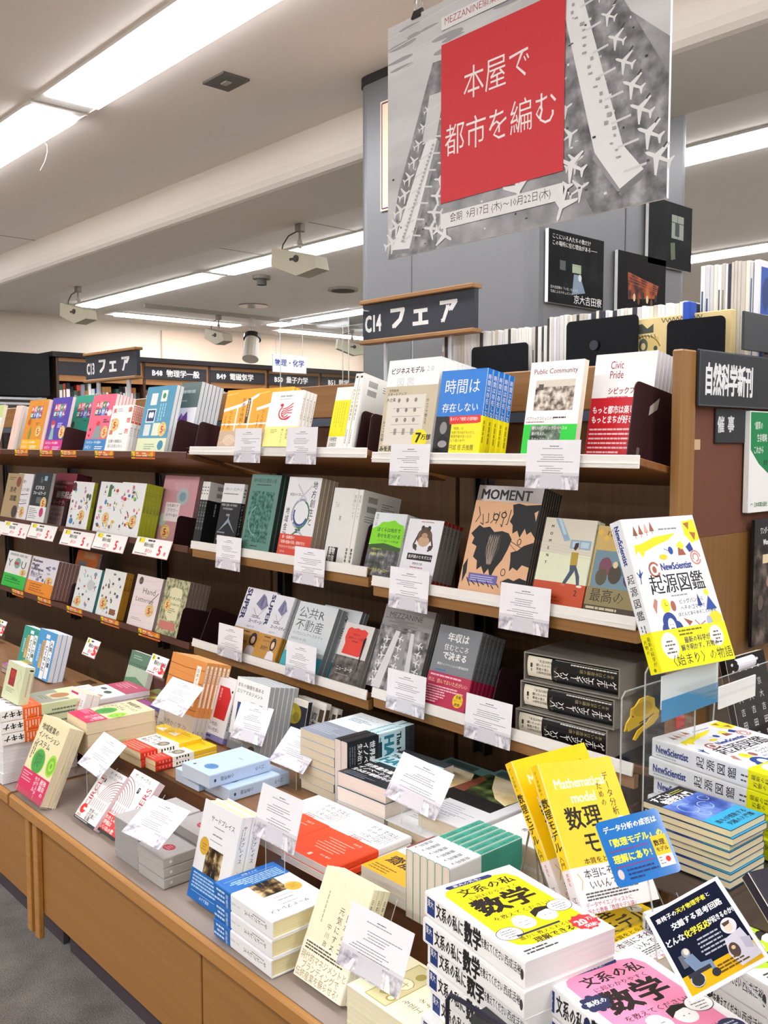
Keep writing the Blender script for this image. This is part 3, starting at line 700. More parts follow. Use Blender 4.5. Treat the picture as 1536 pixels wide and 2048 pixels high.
def card(x, y, z, yaw, lean, roll, label, w=.128, h=.096, stand=None, seed=0):
    r = empty('caption_card', (0, 0, 0), label, 'card', 'white caption cards of the fair'); r.matrix_basis = xf(x, y, z, yaw, lean, roll)
    MB().box((0, 0, 0), (w, .0006, h), mat('#f1f2f6', .55)).build('sheet', r)
    mb = MB(); F = lambda u, v, d: (u, -d, h-v); W, H = w*1000, h*1000; rd = random.Random(seed)
    c = [('r', 0, H*.70, W, H*.30, cardph), ('r', 0, H*.66, W, H*.06, mat('#dcdce2', .55)), ('p', [(W*.13, H), (W*.22, H), (W*.27, H*.80), (W*.22, H*.80)], '#eeeef2'), ('p', [(W*.78, H), (W*.87, H), (W*.80, H*.76), (W*.75, H*.76)], '#eeeef2'),
         ('p', [(W*.28, H*.98), (W*.72, H*.98), (W*.68, H*.70), (W*.32, H*.70)], mat('#d6d6dd', .55)),
         N_(W*.42, H*.12, W*.2, 1, 3, 1.7, '#777780', 'c'), N_(W*.18, H*.17, W*.62, 1, 3, 1.3, '#8a8a94', 'c')]
    rows = [.30, .345, .39, .435] + ([.53, .575, .62, .665] if seed % 2 else [.55, .60, .65])
    for q in rows: c.append(N_(W*(.10+rd.random()*.15), H*q, W*(.55+rd.random()*.2), 1, 3, 1.25, '#85858f', 'c'))
    draw(mb, c, F); mb.build('card_print', r)
    if stand: # clear acrylic strip rising behind the card from the surface
        a = r.matrix_basis @ Vector((w*.5, .004, h*.1)); s = empty('acrylic_stand', (a[0], a[1], stand), 'clear acrylic stand holding '+label[:60], 'stand', 'clear acrylic card stands')
        bb = a-Vector((a[0], a[1], stand)); mb = MB(); ww = .03
        mb.add([(-ww, .0, .0), (ww, 0, 0), (ww, .002, 0), (-ww, .002, 0), (-ww+bb[0], bb[1], bb[2]), (ww+bb[0], bb[1], bb[2]), (ww+bb[0], bb[1]+.002, bb[2]), (-ww+bb[0], bb[1]+.002, bb[2])],
               [(0, 1, 2, 3), (4, 5, 6, 7), (0, 1, 5, 4), (1, 2, 6, 5), (2, 3, 7, 6), (3, 0, 4, 7)], acrylic())
        M = Matrix.Translation((-a[0], -a[1], -stand)) @ r.matrix_basis
        mb.box((w*.5-.035, .0015, -.004), (w*.5+.035, .003, h*.5), acrylic(), M)
        mb.build('post', s)
        MB().box((-.035, 0, .0005), (.035, .07, .0025), acrylic()).build('foot', s)
        mb = MB()
        for sx_ in (-ww, ww): mb.tube([(sx_, 0, .002), (sx_+bb[0], bb[1], bb[2])], .0008, edgeac(), 4)
        mb.build('edge', s)
    return r
def bookend(x, Y, z, tilt, label, hgt=.145, dep=.17, col=None):
    r = empty('bookend', (x, Y, z), label, 'bookend', 'dark brown steel bookends'); r.rotation_euler = (R(-tilt), 0, 0)
    cr = .014; P = [(0, 0), (dep, 0), (dep, hgt-cr)]+[(dep-cr+cr*math.cos(PI/2*i/4), hgt-cr+cr*math.sin(PI/2*i/4)) for i in range(1, 5)]+[(cr-cr*math.sin(PI/2*i/4), hgt-cr+cr*math.cos(PI/2*i/4)) for i in range(0, 5)]
    mb = MB(); mb.prism(P, 0, .0022, col or brownm, lambda a, b, c: (c, a, b)); mb.build('plate', r)
    MB().box((-.07, .01, .0002), (-.0002, dep*.7, .0016), col or brownm).build('foot', r)
    return r
def holder(x, Y, z, w, h, lean, label, yaw=0, lip=.03):
    r = empty('book_stand', (0, 0, 0), label, 'stand', 'clear acrylic book stands'); r.matrix_basis = xf(x, Y, z, yaw, 0)
    a = R(lean); s_, c_ = math.sin(a), math.cos(a); mb = MB()
    M = Matrix.Rotation(-a, 4, 'X')
    mb.box((0, .0, 0), (w, .002, h), acrylic(), M); mb.build('back_plate', r)
    mb = MB(); M3 = Matrix.Rotation(-a, 4, 'X'); mb.box((0, -lip-.002, 0), (w, 0, .002), acrylic(), M3); mb.box((0, -lip-.004, 0), (w, -lip-.002, .016), acrylic(), M3); mb.build('front_lip', r)
    mb = MB()
    for X in (0, w): mb.tube([tuple(M3 @ Vector((X, -lip-.003, .016))), tuple(M3 @ Vector((X, -lip-.003, 0))), tuple(M3 @ Vector((X, 0, 0))), (X, h*s_, h*c_)], .0009, edgeac(), 4)
    mb.build('edge', r)
    mb = MB(); mb.add([(w*.2, h*s_*.9, h*c_*.9), (w*.8, h*s_*.9, h*c_*.9), (w*.8, h*s_+.07, -.002), (w*.2, h*s_+.07, -.002)], [(0, 1, 2, 3)], acrylic()); mb.build('brace', r)
    return r
# ================================================================ COVER DESIGNS (nominal mm)
D = {}
B_, W_, RD = '#1c1c1e', '#f4f4f2', '#d8232a'
D['bizmodel'] = dict(label='white book with a grey flow-chart band and yellow spot', cover='#f2f6f4', nom=(148, 210), pages='#e8ebec',
    front=[T('ビジネスモデル', 10, 18, 15, B_, wt=.02, sx=.92), T('2.0', 112, 16, 16, '#c3c7c9'), T('図 鑑', 30, 40, 24, '#d6dadb', sx=.95)],
    obi=dict(h=150, col='#c9bda0', front=[('r', 12, 20, 108, 112, '#ded9cd')]+[('e', 45+24*(i % 3), 32+22*(i//3), 4, 5, '#8a857b') for i in range(9)]+[('r', 40+24*(i % 3), 95, 8, 14, '#9c978e') for i in range(4)]+
    [('l', [(30, 50+18*i), (110, 50+18*i)], .8, '#8a857b') for i in range(4)]+[T('世界各地', 12, 6, 7, B_), T('スタートアップ', 8, 14, 8, B_), T('大企業', 8, 26, 9, B_), V('ポップで使える', 122, 30, 8, B_), V('すごい仕組', 4, 78, 9, B_), T('みを見るだけ', 4, 134, 13, B_, wt=.03), ('e', 116, 118, 21, 21, '#f2e21c'), T('7', 104, 100, 30, B_, wt=.04), T('万部', 120, 108, 13, B_, wt=.03)]))
D['time'] = dict(label='blue book titled in white with a yellow paper band', cover='#1478d4', bind='R', nom=(138, 188), pages='#e8e0c8', rough=.3,
    front=[T('時間は', 14, 20, 36, W_, wt=.0), T('存在しない', 14, 74, 22, W_), N_(14, 112, 80, 1, 4, 3, '#7fb8ec')],
    spine=[V('時間は存在しない', 4, 12, 13, W_, sx=.9)], tnom=20,
    obi=dict(h=84, col='#f4e91a', front=[('r', 0, 0, 50, 84, '#2a2a2c'), ('e', 26, 26, 11, 14, '#8c8a88'), ('p', [(8, 84), (12, 50), (26, 40), (44, 50), (48, 84)], '#161617'), ('e', 28, 62, 14, 8, '#9a9896'), ('p', [(40, 0), (134, -2), (136, 14), (126, 16), (44, 18)], '#e23a35'), T('各メディア絶賛 5万部突破!!', 44, 2, 9, W_, sx=.75),
        T('「時間」は、', 52, 24, 7, '#8c7c10'), T('人間の生み出すものだと、', 52, 33, 7, '#8c7c10', sx=.9), T('物理学者が言ったら', 52, 42, 7, '#8c7c10'), T('どう思います?', 52, 51, 7, '#8c7c10'), T('円城 塔 氏推薦', 50, 63, 14, '#5a5012', wt=.0, sx=.8)], spine=[('w', 6, 10, 60, 1, 8, 5, '#a59a1c')]))
D['pubcom'] = dict(label='white book with a crowd photo and a bright green band', cover='#f6f6f4', nom=(148, 190),
    front=[T('Public Community', 12, 12, 15, '#8a3a48', sx=1.08), ('r', 22, 38, 108, 62, photomat('crowd', ['#3a3230', '#8a7a6e', '#d8cfc2', '#efe9df'], 70, 10)), ('r', 22, 38, 108, 14, '#d9d0c0'), ('r', 30, 46, 14, 12, '#5a5650'), T('パブリックコミュニティ', 6, 112, 8, '#8a3a48', sx=.9), N_(80, 113, 50, 1, 3, 3, '#444444'), N_(6, 122, 60, 1, 3, 2, '#aa6a74')],
    obi=dict(h=62, col='#22d03c', front=[('r', 22, 2, 84, 60, photomat('village', ['#26302e', '#4a5a50', '#7a8a74', '#b8c4b8'], 45, 8)), T('新しいパブリックスペースの', 26, 4, 7.5, W_), T('姿が見えた、', 26, 15, 7.5, W_), T('スペースはいま、', 26, 26, 7.5, W_), T('セキュリティから', 26, 37, 7.5, W_), T('コミュニケーションへ', 26, 48, 7.5, W_)]))
D['civic'] = dict(label='white book lettered Civic Pride with a red paper band', cover='#f6f6f5', nom=(148, 190), pages='#d8d6da',
    front=[T('Civic', 40, 10, 20, '#9a2a34', sx=.8), T('Pride', 40, 27, 20, '#9a2a34', sx=.8), T('シビックプライド', 40, 60, 13, '#9a2a34', wt=.02), N_(40, 76, 68, 1, 3, 2.4, '#c07078')],
    obi=dict(h=112, col='#cc1f2c', front=[T('もっと都市は楽しくなる', 8, 14, 15, W_, wt=.03, sx=.85), T('もっとまちが好きになる', 8, 31, 15, W_, wt=.03, sx=.85)]+[N_(6, 54+8*i, 128, 1, 3, 3.2, '#f0c8ca') for i in range(7)]))
D['map'] = dict(label='yellow-orange hand-drawn map book with a beige lower band', cover='#f2a81e', nom=(128, 188), bind='R', pages='#f0ece2',
    front=[('p', [(0, 60), (60, 45), (128, 10), (128, 18), (70, 54), (0, 70)], W_), ('r', 0, 108, 128, 5, W_), ('r', 48, 55, 5, 75, W_), ('r', 96, 30, 4, 100, W_), ('p', [(0, 14), (40, 8), (40, 12), (0, 18)], '#f8c860'), V('手書き地図の', 62, 28, 15, '#7c4a12'), V('つくり方', 22, 66, 15, '#7c4a12'), ('r', 84, 30, 9, 78, '#3a2a1a'), ('w', 87, 34, 66, 1, 4, 3, '#e8d8b8'), ('w', 10, 82, 42, 1, 4, 3, '#b07820')],
    obi=dict(h=58, col='#c2a98c', front=[('e', 40, 30, 22, 18, '#d4c0a6'), ('l', [(10, 40), (40, 20), (80, 44), (120, 18)], 1.5, '#e4d4c0')]), spine=[('w', 8, 20, 120, 1, 5, 4, '#b07820')])
D['escape'] = dict(label='white book with a red phoenix emblem and pale yellow band', cover='#f6f6f4', bind='R', nom=(128, 188),
    front=[N_(38, 14, 62, 1, 4, 6, '#a8b8b0'), N_(38, 26, 55, 1, 4, 2.5, '#b8c4be')]+[('a', 66, 74, 22, 60, 240, 5, '#d2283c'), ('a', 68, 76, 13, 20, 230, 4, '#d2283c'), ('e', 52, 48, 6, 6, '#d2283c'), ('p', [(42, 46), (48, 43), (48, 50)], '#d2283c')]+[('l', [(56, 62+i*8), (76, 56+i*6), (96, 42+i*11)], 3.5, '#d2283c') for i in range(4)]+[('p', [(80, 88), (96, 84), (84, 96), (70, 100)], '#d2283c')],
    spine=[V('地元を生きる読本', 5, 24, 9, '#6a5a50'), ('w', 8, 120, 40, 1, 5, 4, '#9a8a80')],
    obi=dict(h=68, col='#f2ea8c', front=[V('商店を', 86, 8, 12, '#6a6a3a'), V('使いやしょう!', 68, 8, 8, '#6a6a3a'), N_(24, 10, 30, 3, 5, 2, '#a8a04a')]))
D['revive'] = dict(label='white regional-renewal book with a bright yellow strip', cover='#eeeeea', bind='R', nom=(128, 188), pages='#dcd8cc',
    front=[('r', 0, 40, 128, 110, '#f2e81a'), ('w', 20, 46, 90, 5, 18, 4, '#b8ac1a'), T('中根樗堂', 14, 152, 14, B_), T('日本経済', 14, 168, 14, B_)],
    spine=[T('♞', 4, 4, 10, B_), V('これからの地域再生', 5, 28, 10, '#555555'), V('日本経済新聞', 5, 142, 6, '#444444')], back=[])
D['revive']['back'] = [('r', 20+i*2.2, 14, 1.1, 15, B_) for i in range(14)]+[('r', 20+i*2.2, 36, 1.1, 15, B_) for i in range(14)]+[N_(70, 18, 44, 3, 6, 2, '#777777')]
D['revive']['spine'] = [('e', 10, 9, 5, 3, B_), V('これからの地域再生', 5, 28, 10, '#555555'), V('日本経済新聞', 5, 142, 6, '#444444')]
# --- second shelf
D['bokura'] = dict(label='green cloud-shaped cover book with a village photo', cover='#dfe6e8', bind='R', nom=(128, 188), pages='#cfcfcf',
    front=[('r', 0, 0, 128, 60, '#dfe6ea'), ('p', [(0, 50), (24, 40), (36, 28), (60, 26), (84, 20), (104, 30), (122, 34), (128, 48), (128, 104), (0, 96)], '#84dc22'), T('ぼくらは地方で', 22, 44, 14, '#2c5c14', wt=.02, sx=.95), T('幸せを見つける', 26, 62, 14, '#2c5c14', wt=.02, sx=.95), T('ソトコト流ローカル再生論', 30, 80, 7, '#2c5c14'), ('r', 0, 98, 128, 90, photomat('hamlet', ['#252c28', '#4a5048', '#6d6a72', '#a8a8b0'], 50, 10)), ('p', [(0, 98), (60, 90), (128, 100), (128, 110), (0, 112)], '#3a5a28'), T('お金をかけて', 14, 106, 7, '#d8e04a'), T('地域をリアルに', 14, 120, 9, '#d8e04a'), T('ローカルヒーロー', 14, 164, 12, '#e8e84a', sx=.9), V('指出一正', 8, 4, 9, '#5a6a6a', adv=1.0)],
    spine=[V('ぼくらは地方で', 4, 20, 9, '#3a6a1a')])
D['toad'] = dict(label='white book with a brown toad drawing and red-grey spine', cover='#e6e8ee', bind='R', nom=(138, 188),
    front=[N_(50, 6, 50, 1, 3, 2.5, '#c06a5a', 'c'), ('e', 74, 52, 30, 26, '#6a5644'), ('e', 74, 42, 18, 20, '#5a4838'), ('e', 62, 26, 7, 8, '#4a3a2e'), ('e', 86, 26, 7, 8, '#4a3a2e'), ('e', 74, 66, 22, 16, '#c9a888'), ('e', 74, 48, 12, 8, '#b89878'), ('e', 44, 84, 8, 8, '#4a3a2e'), ('e', 104, 84, 8, 8, '#4a3a2e'), ('l', [(48, 50), (36, 80), (52, 94)], 6, '#4a3a2e'), ('l', [(100, 50), (112, 80), (96, 94)], 6, '#4a3a2e'), ('e', 62, 22, 2, 2, '#1a1412'), ('e', 86, 22, 2, 2, '#1a1412'),
           ('r', 22, 104, 98, 20, B_), T('金沢城のヒキガエル', 26, 108, 11, W_, sx=.95), T('奥野良之助', 48, 130, 8, B_), N_(40, 144, 52, 1, 3, 3, '#c06a6a', 'c')],
    spine=[('r', 0, 0, 13, 12, '#8a2a24'), ('r', 0, 12, 13, 164, '#7a7672'), V('金沢城のヒキガエル', 3, 18, 7, B_), ('r', 0, 176, 13, 12, '#8a2a24')], tnom=13)
D['moment'] = dict(label='large magazine lettered MOMENT with black ink art on peach', cover='#8e8580', nom=(190, 258), pages='#4a4642', rough=.12,
    front=[('r', 0, 38, 190, 220, '#e2b48c'), T('MOMENT', 12, 4, 34, B_, wt=.03, sx=1.02), ('p', [(112, 44), (128, 40), (150, 44), (190, 40), (190, 118), (176, 104), (166, 112), (158, 98), (148, 120), (138, 104), (126, 112), (122, 92), (112, 84), (118, 66)], B_), ('p', [(6, 120), (26, 98), (40, 104), (58, 100), (74, 112), (96, 108), (116, 112), (128, 126), (122, 150), (112, 176), (98, 196), (88, 222), (78, 200), (68, 214), (56, 196), (44, 206), (40, 184), (26, 176), (30, 150), (14, 144), (18, 130)], B_), ('p', [(62, 118), (96, 116), (98, 150), (88, 178), (70, 190), (58, 164)], '#3c3735'), ('p', [(132, 156), (150, 150), (164, 138), (190, 128), (190, 186), (170, 182), (160, 196), (146, 190), (138, 200), (136, 176)], B_), ('p', [(120, 226), (140, 216), (156, 220), (170, 212), (190, 216), (190, 250), (164, 246), (150, 252), (130, 248)], B_), ('l', [(120, 128), (150, 140), (176, 150)], 1.6, B_), ('l', [(124, 136), (146, 152), (160, 166)], 1.2, B_), ('e', 122, 204, 7, 9, B_), ('e', 122, 204, 5, 7, '#e2b48c'), ('e', 150, 130, 6, 8, B_), ('e', 150, 130, 4, 6, '#e2b48c'), ('p', [(2, 200), (12, 180), (16, 214), (8, 240)], B_), ('p', [(176, 60), (186, 54), (184, 80)], '#e2b48c'),
           ('r', 24, 214, 86, 22, '#6a66a8'), N_(30, 219, 70, 3, 5, 2, '#c8c6e6')]+[('l', [(14+i*16, 54+(i*37) % 20), (22+i*14, 74+(i*23) % 30), (12+i*15, 92)], 2.2, B_) for i in range(7)]+[('l', [(20+i*15, 226+(i*7) % 12), (34+i*14, 246-(i*5) % 8)], 2.5, B_) for i in range(9)]+[('e', 70, 76, 9, 9, B_), ('e', 70, 76, 6, 6, '#e2b48c'), ('e', 92, 70, 8, 8, B_), ('e', 92, 70, 5, 5, '#e2b48c')]+[('l', [(62+i*5, 124), (70+i*2, 190)], .9, '#b8a898') for i in range(6)]+[('l', [(66+i*6, 120), (60+i*7, 150), (70+i*3, 188)], .7, '#d8c8b4') for i in range(5)])
D['moment2'] = dict(label='pale green magazine with a walking figure and orange-red foot', cover='#dfe6c8', nom=(148, 210), bind='R', pages='#c9c2b4',
    front=[('r', 0, 0, 148, 86, '#d9d4c2'), ('p', [(28, 2), (66, 56), (82, 52), (46, 0)], '#8fb0c4'), ('p', [(36, 2), (60, 40), (68, 38), (44, 0)], '#b9d0dc'), ('r', 84, 50, 58, 22, '#8fb0c4'), ('r', 90, 54, 20, 14, '#b9d0dc'), ('r', 114, 54, 22, 14, '#b9d0dc')]+[('l', [(0, 60+8*i), (148, 74+6*i)], .6, '#bdb8a6') for i in range(4)]+[('r', 0, 156, 148, 54, '#c4502e'),
        ('e', 104, 66, 6, 8, '#e0b090'), ('p', [(98, 58), (108, 56), (108, 66), (102, 76), (96, 72)], '#33262a'), ('p', [(92, 80), (112, 80), (114, 112), (94, 114)], '#b89a3a'), ('p', [(94, 112), (112, 110), (108, 128), (90, 160), (82, 156), (96, 126)], '#4a5468'), ('p', [(104, 112), (112, 112), (126, 136), (130, 158), (122, 158), (116, 138)], '#4a5468'), ('e', 84, 160, 7, 3, '#c86a50'), ('e', 130, 160, 8, 3, '#e6dcd0'),
        T('2', 118, 166, 20, '#2a1a16'), N_(30, 190, 90, 2, 8, 5, '#a83c20')]+[T(ch, 20, 16+18*i, 10, B_, wt=.03) for i, ch in enumerate('MOMENT')],
    spine=[T('M', 2, 6, 8, B_), T('O', 2, 20, 8, B_), ('r', 0, 156, 18, 54, '#b0482a')], tnom=18)
D['saiko'] = dict(label='patterned brown book with a family illustration', cover='#c2a45c', nom=(128, 180), rough=.3, pages='#b8a888',
    front=[('r', 6, 52, 116, 78, '#6f8c9a'), ('e', 36, 86, 16, 20, '#7a4a5a'), ('e', 80, 84, 18, 18, '#3f7a8c'), ('e', 62, 100, 16, 20, '#4a4238'), ('e', 100, 104, 16, 20, '#4a3f6a'), ('e', 30, 108, 14, 18, '#5a5440'), ('e', 60, 80, 6, 7, '#e0c8a0'), ('e', 92, 90, 6, 7, '#e0c8a0'), ('r', 0, 130, 128, 40, '#8c8058'), T('最高の', 10, 132, 30, '#2a2620', wt=-.005, sx=.95), ('r', 0, 168, 128, 12, '#4a4034'), N_(6, 171, 100, 1, 3, 5, '#c8c0a0'), T('ハラス', 24, 8, 16, '#6a4a1a', wt=.03), V('家', 60, 30, 18, '#6a4a1a')]+[('p', [(10+16*i, 6+(i % 2)*12), (18+16*i, 14+(i % 2)*12), (10+16*i, 22+(i % 2)*12), (2+16*i, 14+(i % 2)*12)], '#d8b24a') for i in range(7)])
D['mezz'] = dict(label='grey aerial-photo magazine titled MEZZANINE', cover='#8a8886', nom=(182, 240), pages='#6a6866', rough=.25,
    front=[('r', 0, 60, 182, 180, photomat('apron', ['#3a3a3c', '#6a6a6c', '#9a9a9c', '#c8c8ca'], 40, 10)), T('MEZZANINE', 22, 16, 22, '#3a3a3c', wt=-.005, sx=1.0)]+[('r', 10+(i*37) % 60, 36+i*5, 70, 3, '#6c6b6a') for i in range(7)]+[('p', [(60, 70), (76, 72), (52, 240), (20, 240)], '#dadadc'), ('p', [(114, 70), (126, 70), (150, 240), (128, 240)], '#dadadc'), ('p', [(82, 76), (104, 76), (116, 240), (68, 240)], '#98989a')]+[plane_shape(36-i*3, 100+i*24, 2.6, 80, '#e4e4e6') for i in range(6)]+[plane_shape(82, 92+i*26, 2.4, -80, '#e4e4e6') for i in range(5)]+[plane_shape(152+i*2, 100+i*24, 2.6, -80, '#e4e4e6') for i in range(5)])
D['salary'] = dict(label='grey book on income and place with a crimson band', cover='#7f848a', bind='R', nom=(138, 188), pages='#4a4446',
    front=[T('年収は', 34, 14, 23, W_, wt=.02), T('住むところ', 30, 42, 16, W_, wt=.01), T('で決まる', 30, 60, 20, W_, wt=.03), T('雇用とイノベーションの都市経済学', 20, 88, 6.6, W_, sx=.95), N_(20, 104, 60, 2, 7, 4, '#4a7aa8')],
    spine=[V('年収は住むところで決まる', 3, 8, 9, '#34363a', adv=.95)], tnom=14,
    obi=dict(h=76, col='#b8244e', front=[N_(8, 5, 120, 1, 3, 4, '#f0b8c8'), T('本は、読んでおいた方がいい', 4, 14, 12, '#f0c8a0', sx=.82)]+[N_(6, 31+6*i, 124-(44 if i > 3 else 0), 1, 3, 3.2, '#f0c0cc') for i in range(7)]+[('e', 112, 54, 16, 16, '#e8c81e'), T('各種', 104, 42, 8, '#7a2a1a', wt=.02), T('メディアで', 99, 51, 6, '#7a2a1a'), T('絶賛!', 104, 59, 8, '#7a2a1a', wt=.02)]))
D['geb'] = dict(label='thick black book in a grey slipcase')
# --- middle bay, second and third shelf
D['pattern'] = dict(label='white and black pattern-language book', cover='#dfe3e4', bind='R', nom=(128, 188),
    front=[('r', 0, 58, 128, 130, '#15171b'), T('パターン・ランゲージ', 10, 12, 11, '#3a3a3a', sx=1.0), N_(8, 30, 110, 1, 3, 3, '#777777'), T('中埜博 江渡浩一郎 中西泰人', 6, 62, 8, '#c8ccd0'), T('竹中平蔵 羽生田栄一', 20, 74, 7, '#c8ccd0'), T('井庭崇', 46, 92, 8, '#c8ccd0'), ('p', [(10, 150), (60, 108), (64, 96), (68, 108), (118, 150), (66, 118)], '#8a98a8'), T('創造的な社会', 10, 158, 17, '#c8ccd0', wt=.02), N_(8, 148, 100, 1, 3, 4, '#8a98a8')],
    spine=[V('パターン', 3, 60, 10, '#c8ccd0')], tnom=16)
D['pattern']['spine'] = [('r', 0, 58, 16, 130, '#15171b'), N_(4, 16, 8, 3, 10, 4, '#555555'), V('パターンランゲージ', 3, 62, 10, '#c8ccd0')]
D['pattern']['back'] = [('r', 0, 58, 128, 130, '#15171b')]+[('r', 30+i*3, 10, 1.6, 13, B_) for i in range(14)]+[('r', 30+i*3, 32, 1.6, 13, B_) for i in range(14)]+[('w', 30, 66, 60, 3, 26, 5, '#8a98a8'), ('e', 70, 150, 22, 22, '#33373d')]
D['pattern2'] = dict(D['pattern'], label='white and black pattern-language book shown face out')
D['build'] = dict(label='teal green book with dense dark line art', cover='#5c8a80', nom=(138, 196), pages='#33413e',
    front=[T('時を超えた建設の道', 14, 10, 12, '#1e3a34', sx=.98), N_(24, 26, 80, 1, 3, 2.5, '#1e3a34', 'c'), ('r', 16, 44, 104, 132, photomat('teal_print', ['#24443e', '#3c665c', '#5c8a80', '#6f9c90'], 90, 10, 'noise', .5)), ('a', 60, 120, 38, 90, 250, 4, '#7aa89c'), N_(40, 184, 50, 1, 3, 3, '#1e3a34', 'c')])
D['chihou'] = dict(label='white regional-finance book with a coloured loop and red band', cover='#e8eaee', nom=(138, 196), pages='#b8a890', bind='L',
    front=[V('地方創生と', 106, 8, 22, B_, sx=.9, wt=.01), V('地域金融', 10, 76, 20, B_, sx=.8), T('実践から学ぶ', 16, 40, 9, '#555555'), ('a', 74, 92, 34, -70, 140, 5, '#2f7a5a'), ('a', 74, 92, 28, 20, 200, 6, '#3a4f98'), ('a', 74, 92, 36, 150, 290, 6, '#9aa4b8'), ('l', [(44, 18), (92, 60)], 5, '#c8ccd8'), ('l', [(104, 20), (56, 60)], 5, '#c8ccd8'), ('l', [(96, 118), (44, 150)], 5, '#3f8a6a'), ('l', [(50, 118), (104, 150)], 5, '#a8b8b4'), N_(62, 130, 24, 2, 6, 3, '#444444')],
    obi=dict(h=52, col='#d94a34', front=[T('新・仮解説の', 14, 3, 9, W_), T('「産業×金融×行政」連携が生む', 6, 15, 9, W_, sx=.85), T('サステイナブルな地域経済', 8, 28, 8, W_, sx=.9), T('2つの', 14, 40, 8, W_)]))
D['toler'] = dict(label='pale grey-white book on tolerance shown face out', cover='#e6e8e4', bind='R', nom=(128, 188),
    front=[T('Tol', 20, 34, 18, '#8aa898', wt=-.005), V('寛', 56, 70, 14, '#444444'), ('r', 22, 150, 60, 38, '#1b1b1b'), T('書物', 26, 150, 20, W_, wt=.02), T('復権', 26, 170, 20, W_, wt=.02)],
    spine=[V('寛容について', 4, 14, 10, '#888888'), V('書物復権', 4, 148, 9, B_, wt=.02)], tnom=18,
    back=[('r', 20+i*2.2, 14, 1.1, 15, B_) for i in range(14)]+[('r', 20+i*2.2, 38, 1.1, 15, B_) for i in range(14)]+[N_(66, 24, 50, 12, 6, 2, '#8a8a86'), N_(16, 64, 34, 3, 6, 2, '#8a8a86')])
D['toler_s'] = dict(D['toler'], label='pale grey-white book on tolerance standing spine out')
D['revive_s'] = dict(D['revive'], label='white regional-renewal book standing spine out')
D['pattern_s'] = dict(D['pattern'], label='black and white pattern-language book standing spine out')
D['super'] = dict(label='silver-white super city book with a golden portrait band', cover='#dcdee6', bind='R', nom=(138, 196), pages='#8a8270', rough=.22,
    front=[('l', [(58, 60), (84, 84), (112, 50)], 1.2, '#4a4a6a'), ('p', [(62, 46), (80, 14), (84, 12), (98, 20), (116, 44), (96, 62)], '#7a7a9c'), ('r', 84, 20, 4, 30, '#5a5a80'), ('r', 96, 28, 5, 22, '#9a9ab8'), T('スーパーシティ', 52, 92, 13, B_, wt=.03, sx=.95), N_(60, 80, 64, 2, 5, 2.2, '#444444'), T('片山さつき', 52, 112, 7, '#444444'), T('02', 112, 40, 8, '#555566')]+[T('SUPER', 32, 3, 30, '#2e3160', wt=.04, rot=90, sx=1.15)],
    obi=dict(h=72, col='#b8862a', front=[N_(40, 6, 60, 1, 4, 4, '#4a3410'), T('社会の未来を先導', 40, 16, 7, '#4a3410'), T('次世代', 36, 34, 14, '#5a3c10', wt=.02), ('e', 102, 26, 16, 20, '#2a1c18'), ('e', 102, 28, 9, 11, '#e8c8b0'), ('p', [(78, 72), (84, 50), (102, 44), (120, 50), (128, 72)], '#e4dce0'), ('e', 102, 35, 2.5, 1.2, '#b84a4a')], spine=[V('スーパー', 4, 4, 10, '#3a2a10')]), spine=[V('スーパーシティ', 4, 50, 10, '#333355')])
D['rpublic'] = dict(label='pale grey public real-estate book with a turquoise foot', cover='#d4dcdf', nom=(182, 240), pages='#8a8e90',
    front=[T('公共R', 14, 16, 44, '#4a5256', wt=-.015, sx=1.05), T('不動産', 14, 62, 44, '#4a5256', wt=-.015, sx=1.0), T('のプロジェクトスタディ', 14, 110, 13, '#5a6266', wt=-.01), T('公民連携のしくみとデザイン', 14, 154, 11, '#7a8286', wt=-.01), N_(14, 132, 120, 1, 4, 9, '#bcc6ca'), ('r', 0, 186, 182, 54, '#3fa8b8'), N_(120, 176, 40, 1, 4, 3, '#5a6266')])
D['newyork'] = dict(label='book with a red scalloped panel over a dark street photo', cover='#d8d4d0', nom=(138, 196), pages='#9a9690',
    front=[('p', [(22, 20), (34, 14), (50, 17), (66, 13), (82, 17), (98, 14), (116, 22), (112, 60), (114, 100), (100, 106), (22, 104), (26, 70), (18, 50)], '#e23c2c'), T('風景のつくる住民', 34, 44, 9, '#5a1410'), N_(50, 58, 40, 1, 3, 2.5, '#5a1410', 'c'), T('私営の人', 52, 32, 8, '#5a1410'), ('r', 0, 112, 138, 84, photomat('dark_street', ['#2a2826', '#4a4644', '#6a6460', '#8a8078'], 45, 10)), T('ニューヨーク', 20, 146, 15, W_, sx=.85), N_(20, 170, 90, 1, 3, 3, '#8a8a8a')])
# --- left bay
def ruby(col, obic, fig, label): return dict(label=label, cover=col, nom=(148, 210), pages='#f0e0dc', front=
    [('r', 30+21*(i % 4), 26+26*(i//4), 21, 26, ['#d8584a', '#f08aa0', '#3f8a4a', '#c85aa0', '#3f7a4a', '#5a3f9a', '#5aa0d8', '#8a3f7a'][i]) for i in range(8)]+[T(c, 31+21*(i % 4), 29+26*(i//4), 18, W_, wt=.05) for i, c in enumerate('ルビィのぼうけん')]+fig, obi=dict(h=44, col=obic, front=[T('コンピュータの国の', 10, 6, 11, '#fff4e8', wt=.02), T('ルビィ', 10, 22, 14, '#fff4e8', wt=.02), N_(74, 26, 60, 2, 7, 3, '#fff4e8')]))
D['ruby_y'] = ruby('#e0921e', '#f0b818', [('p', [(40, 140), (52, 110), (64, 140), (58, 166), (46, 166)], '#7a8a3a'), ('e', 34, 92, 12, 14, '#c0561e'), N_(86, 96, 30, 2, 6, 3, '#a85a14'), ('e', 116, 134, 20, 24, '#c8852a')]+sticker(112, 132, 20), 'orange children\'s programming picture book')
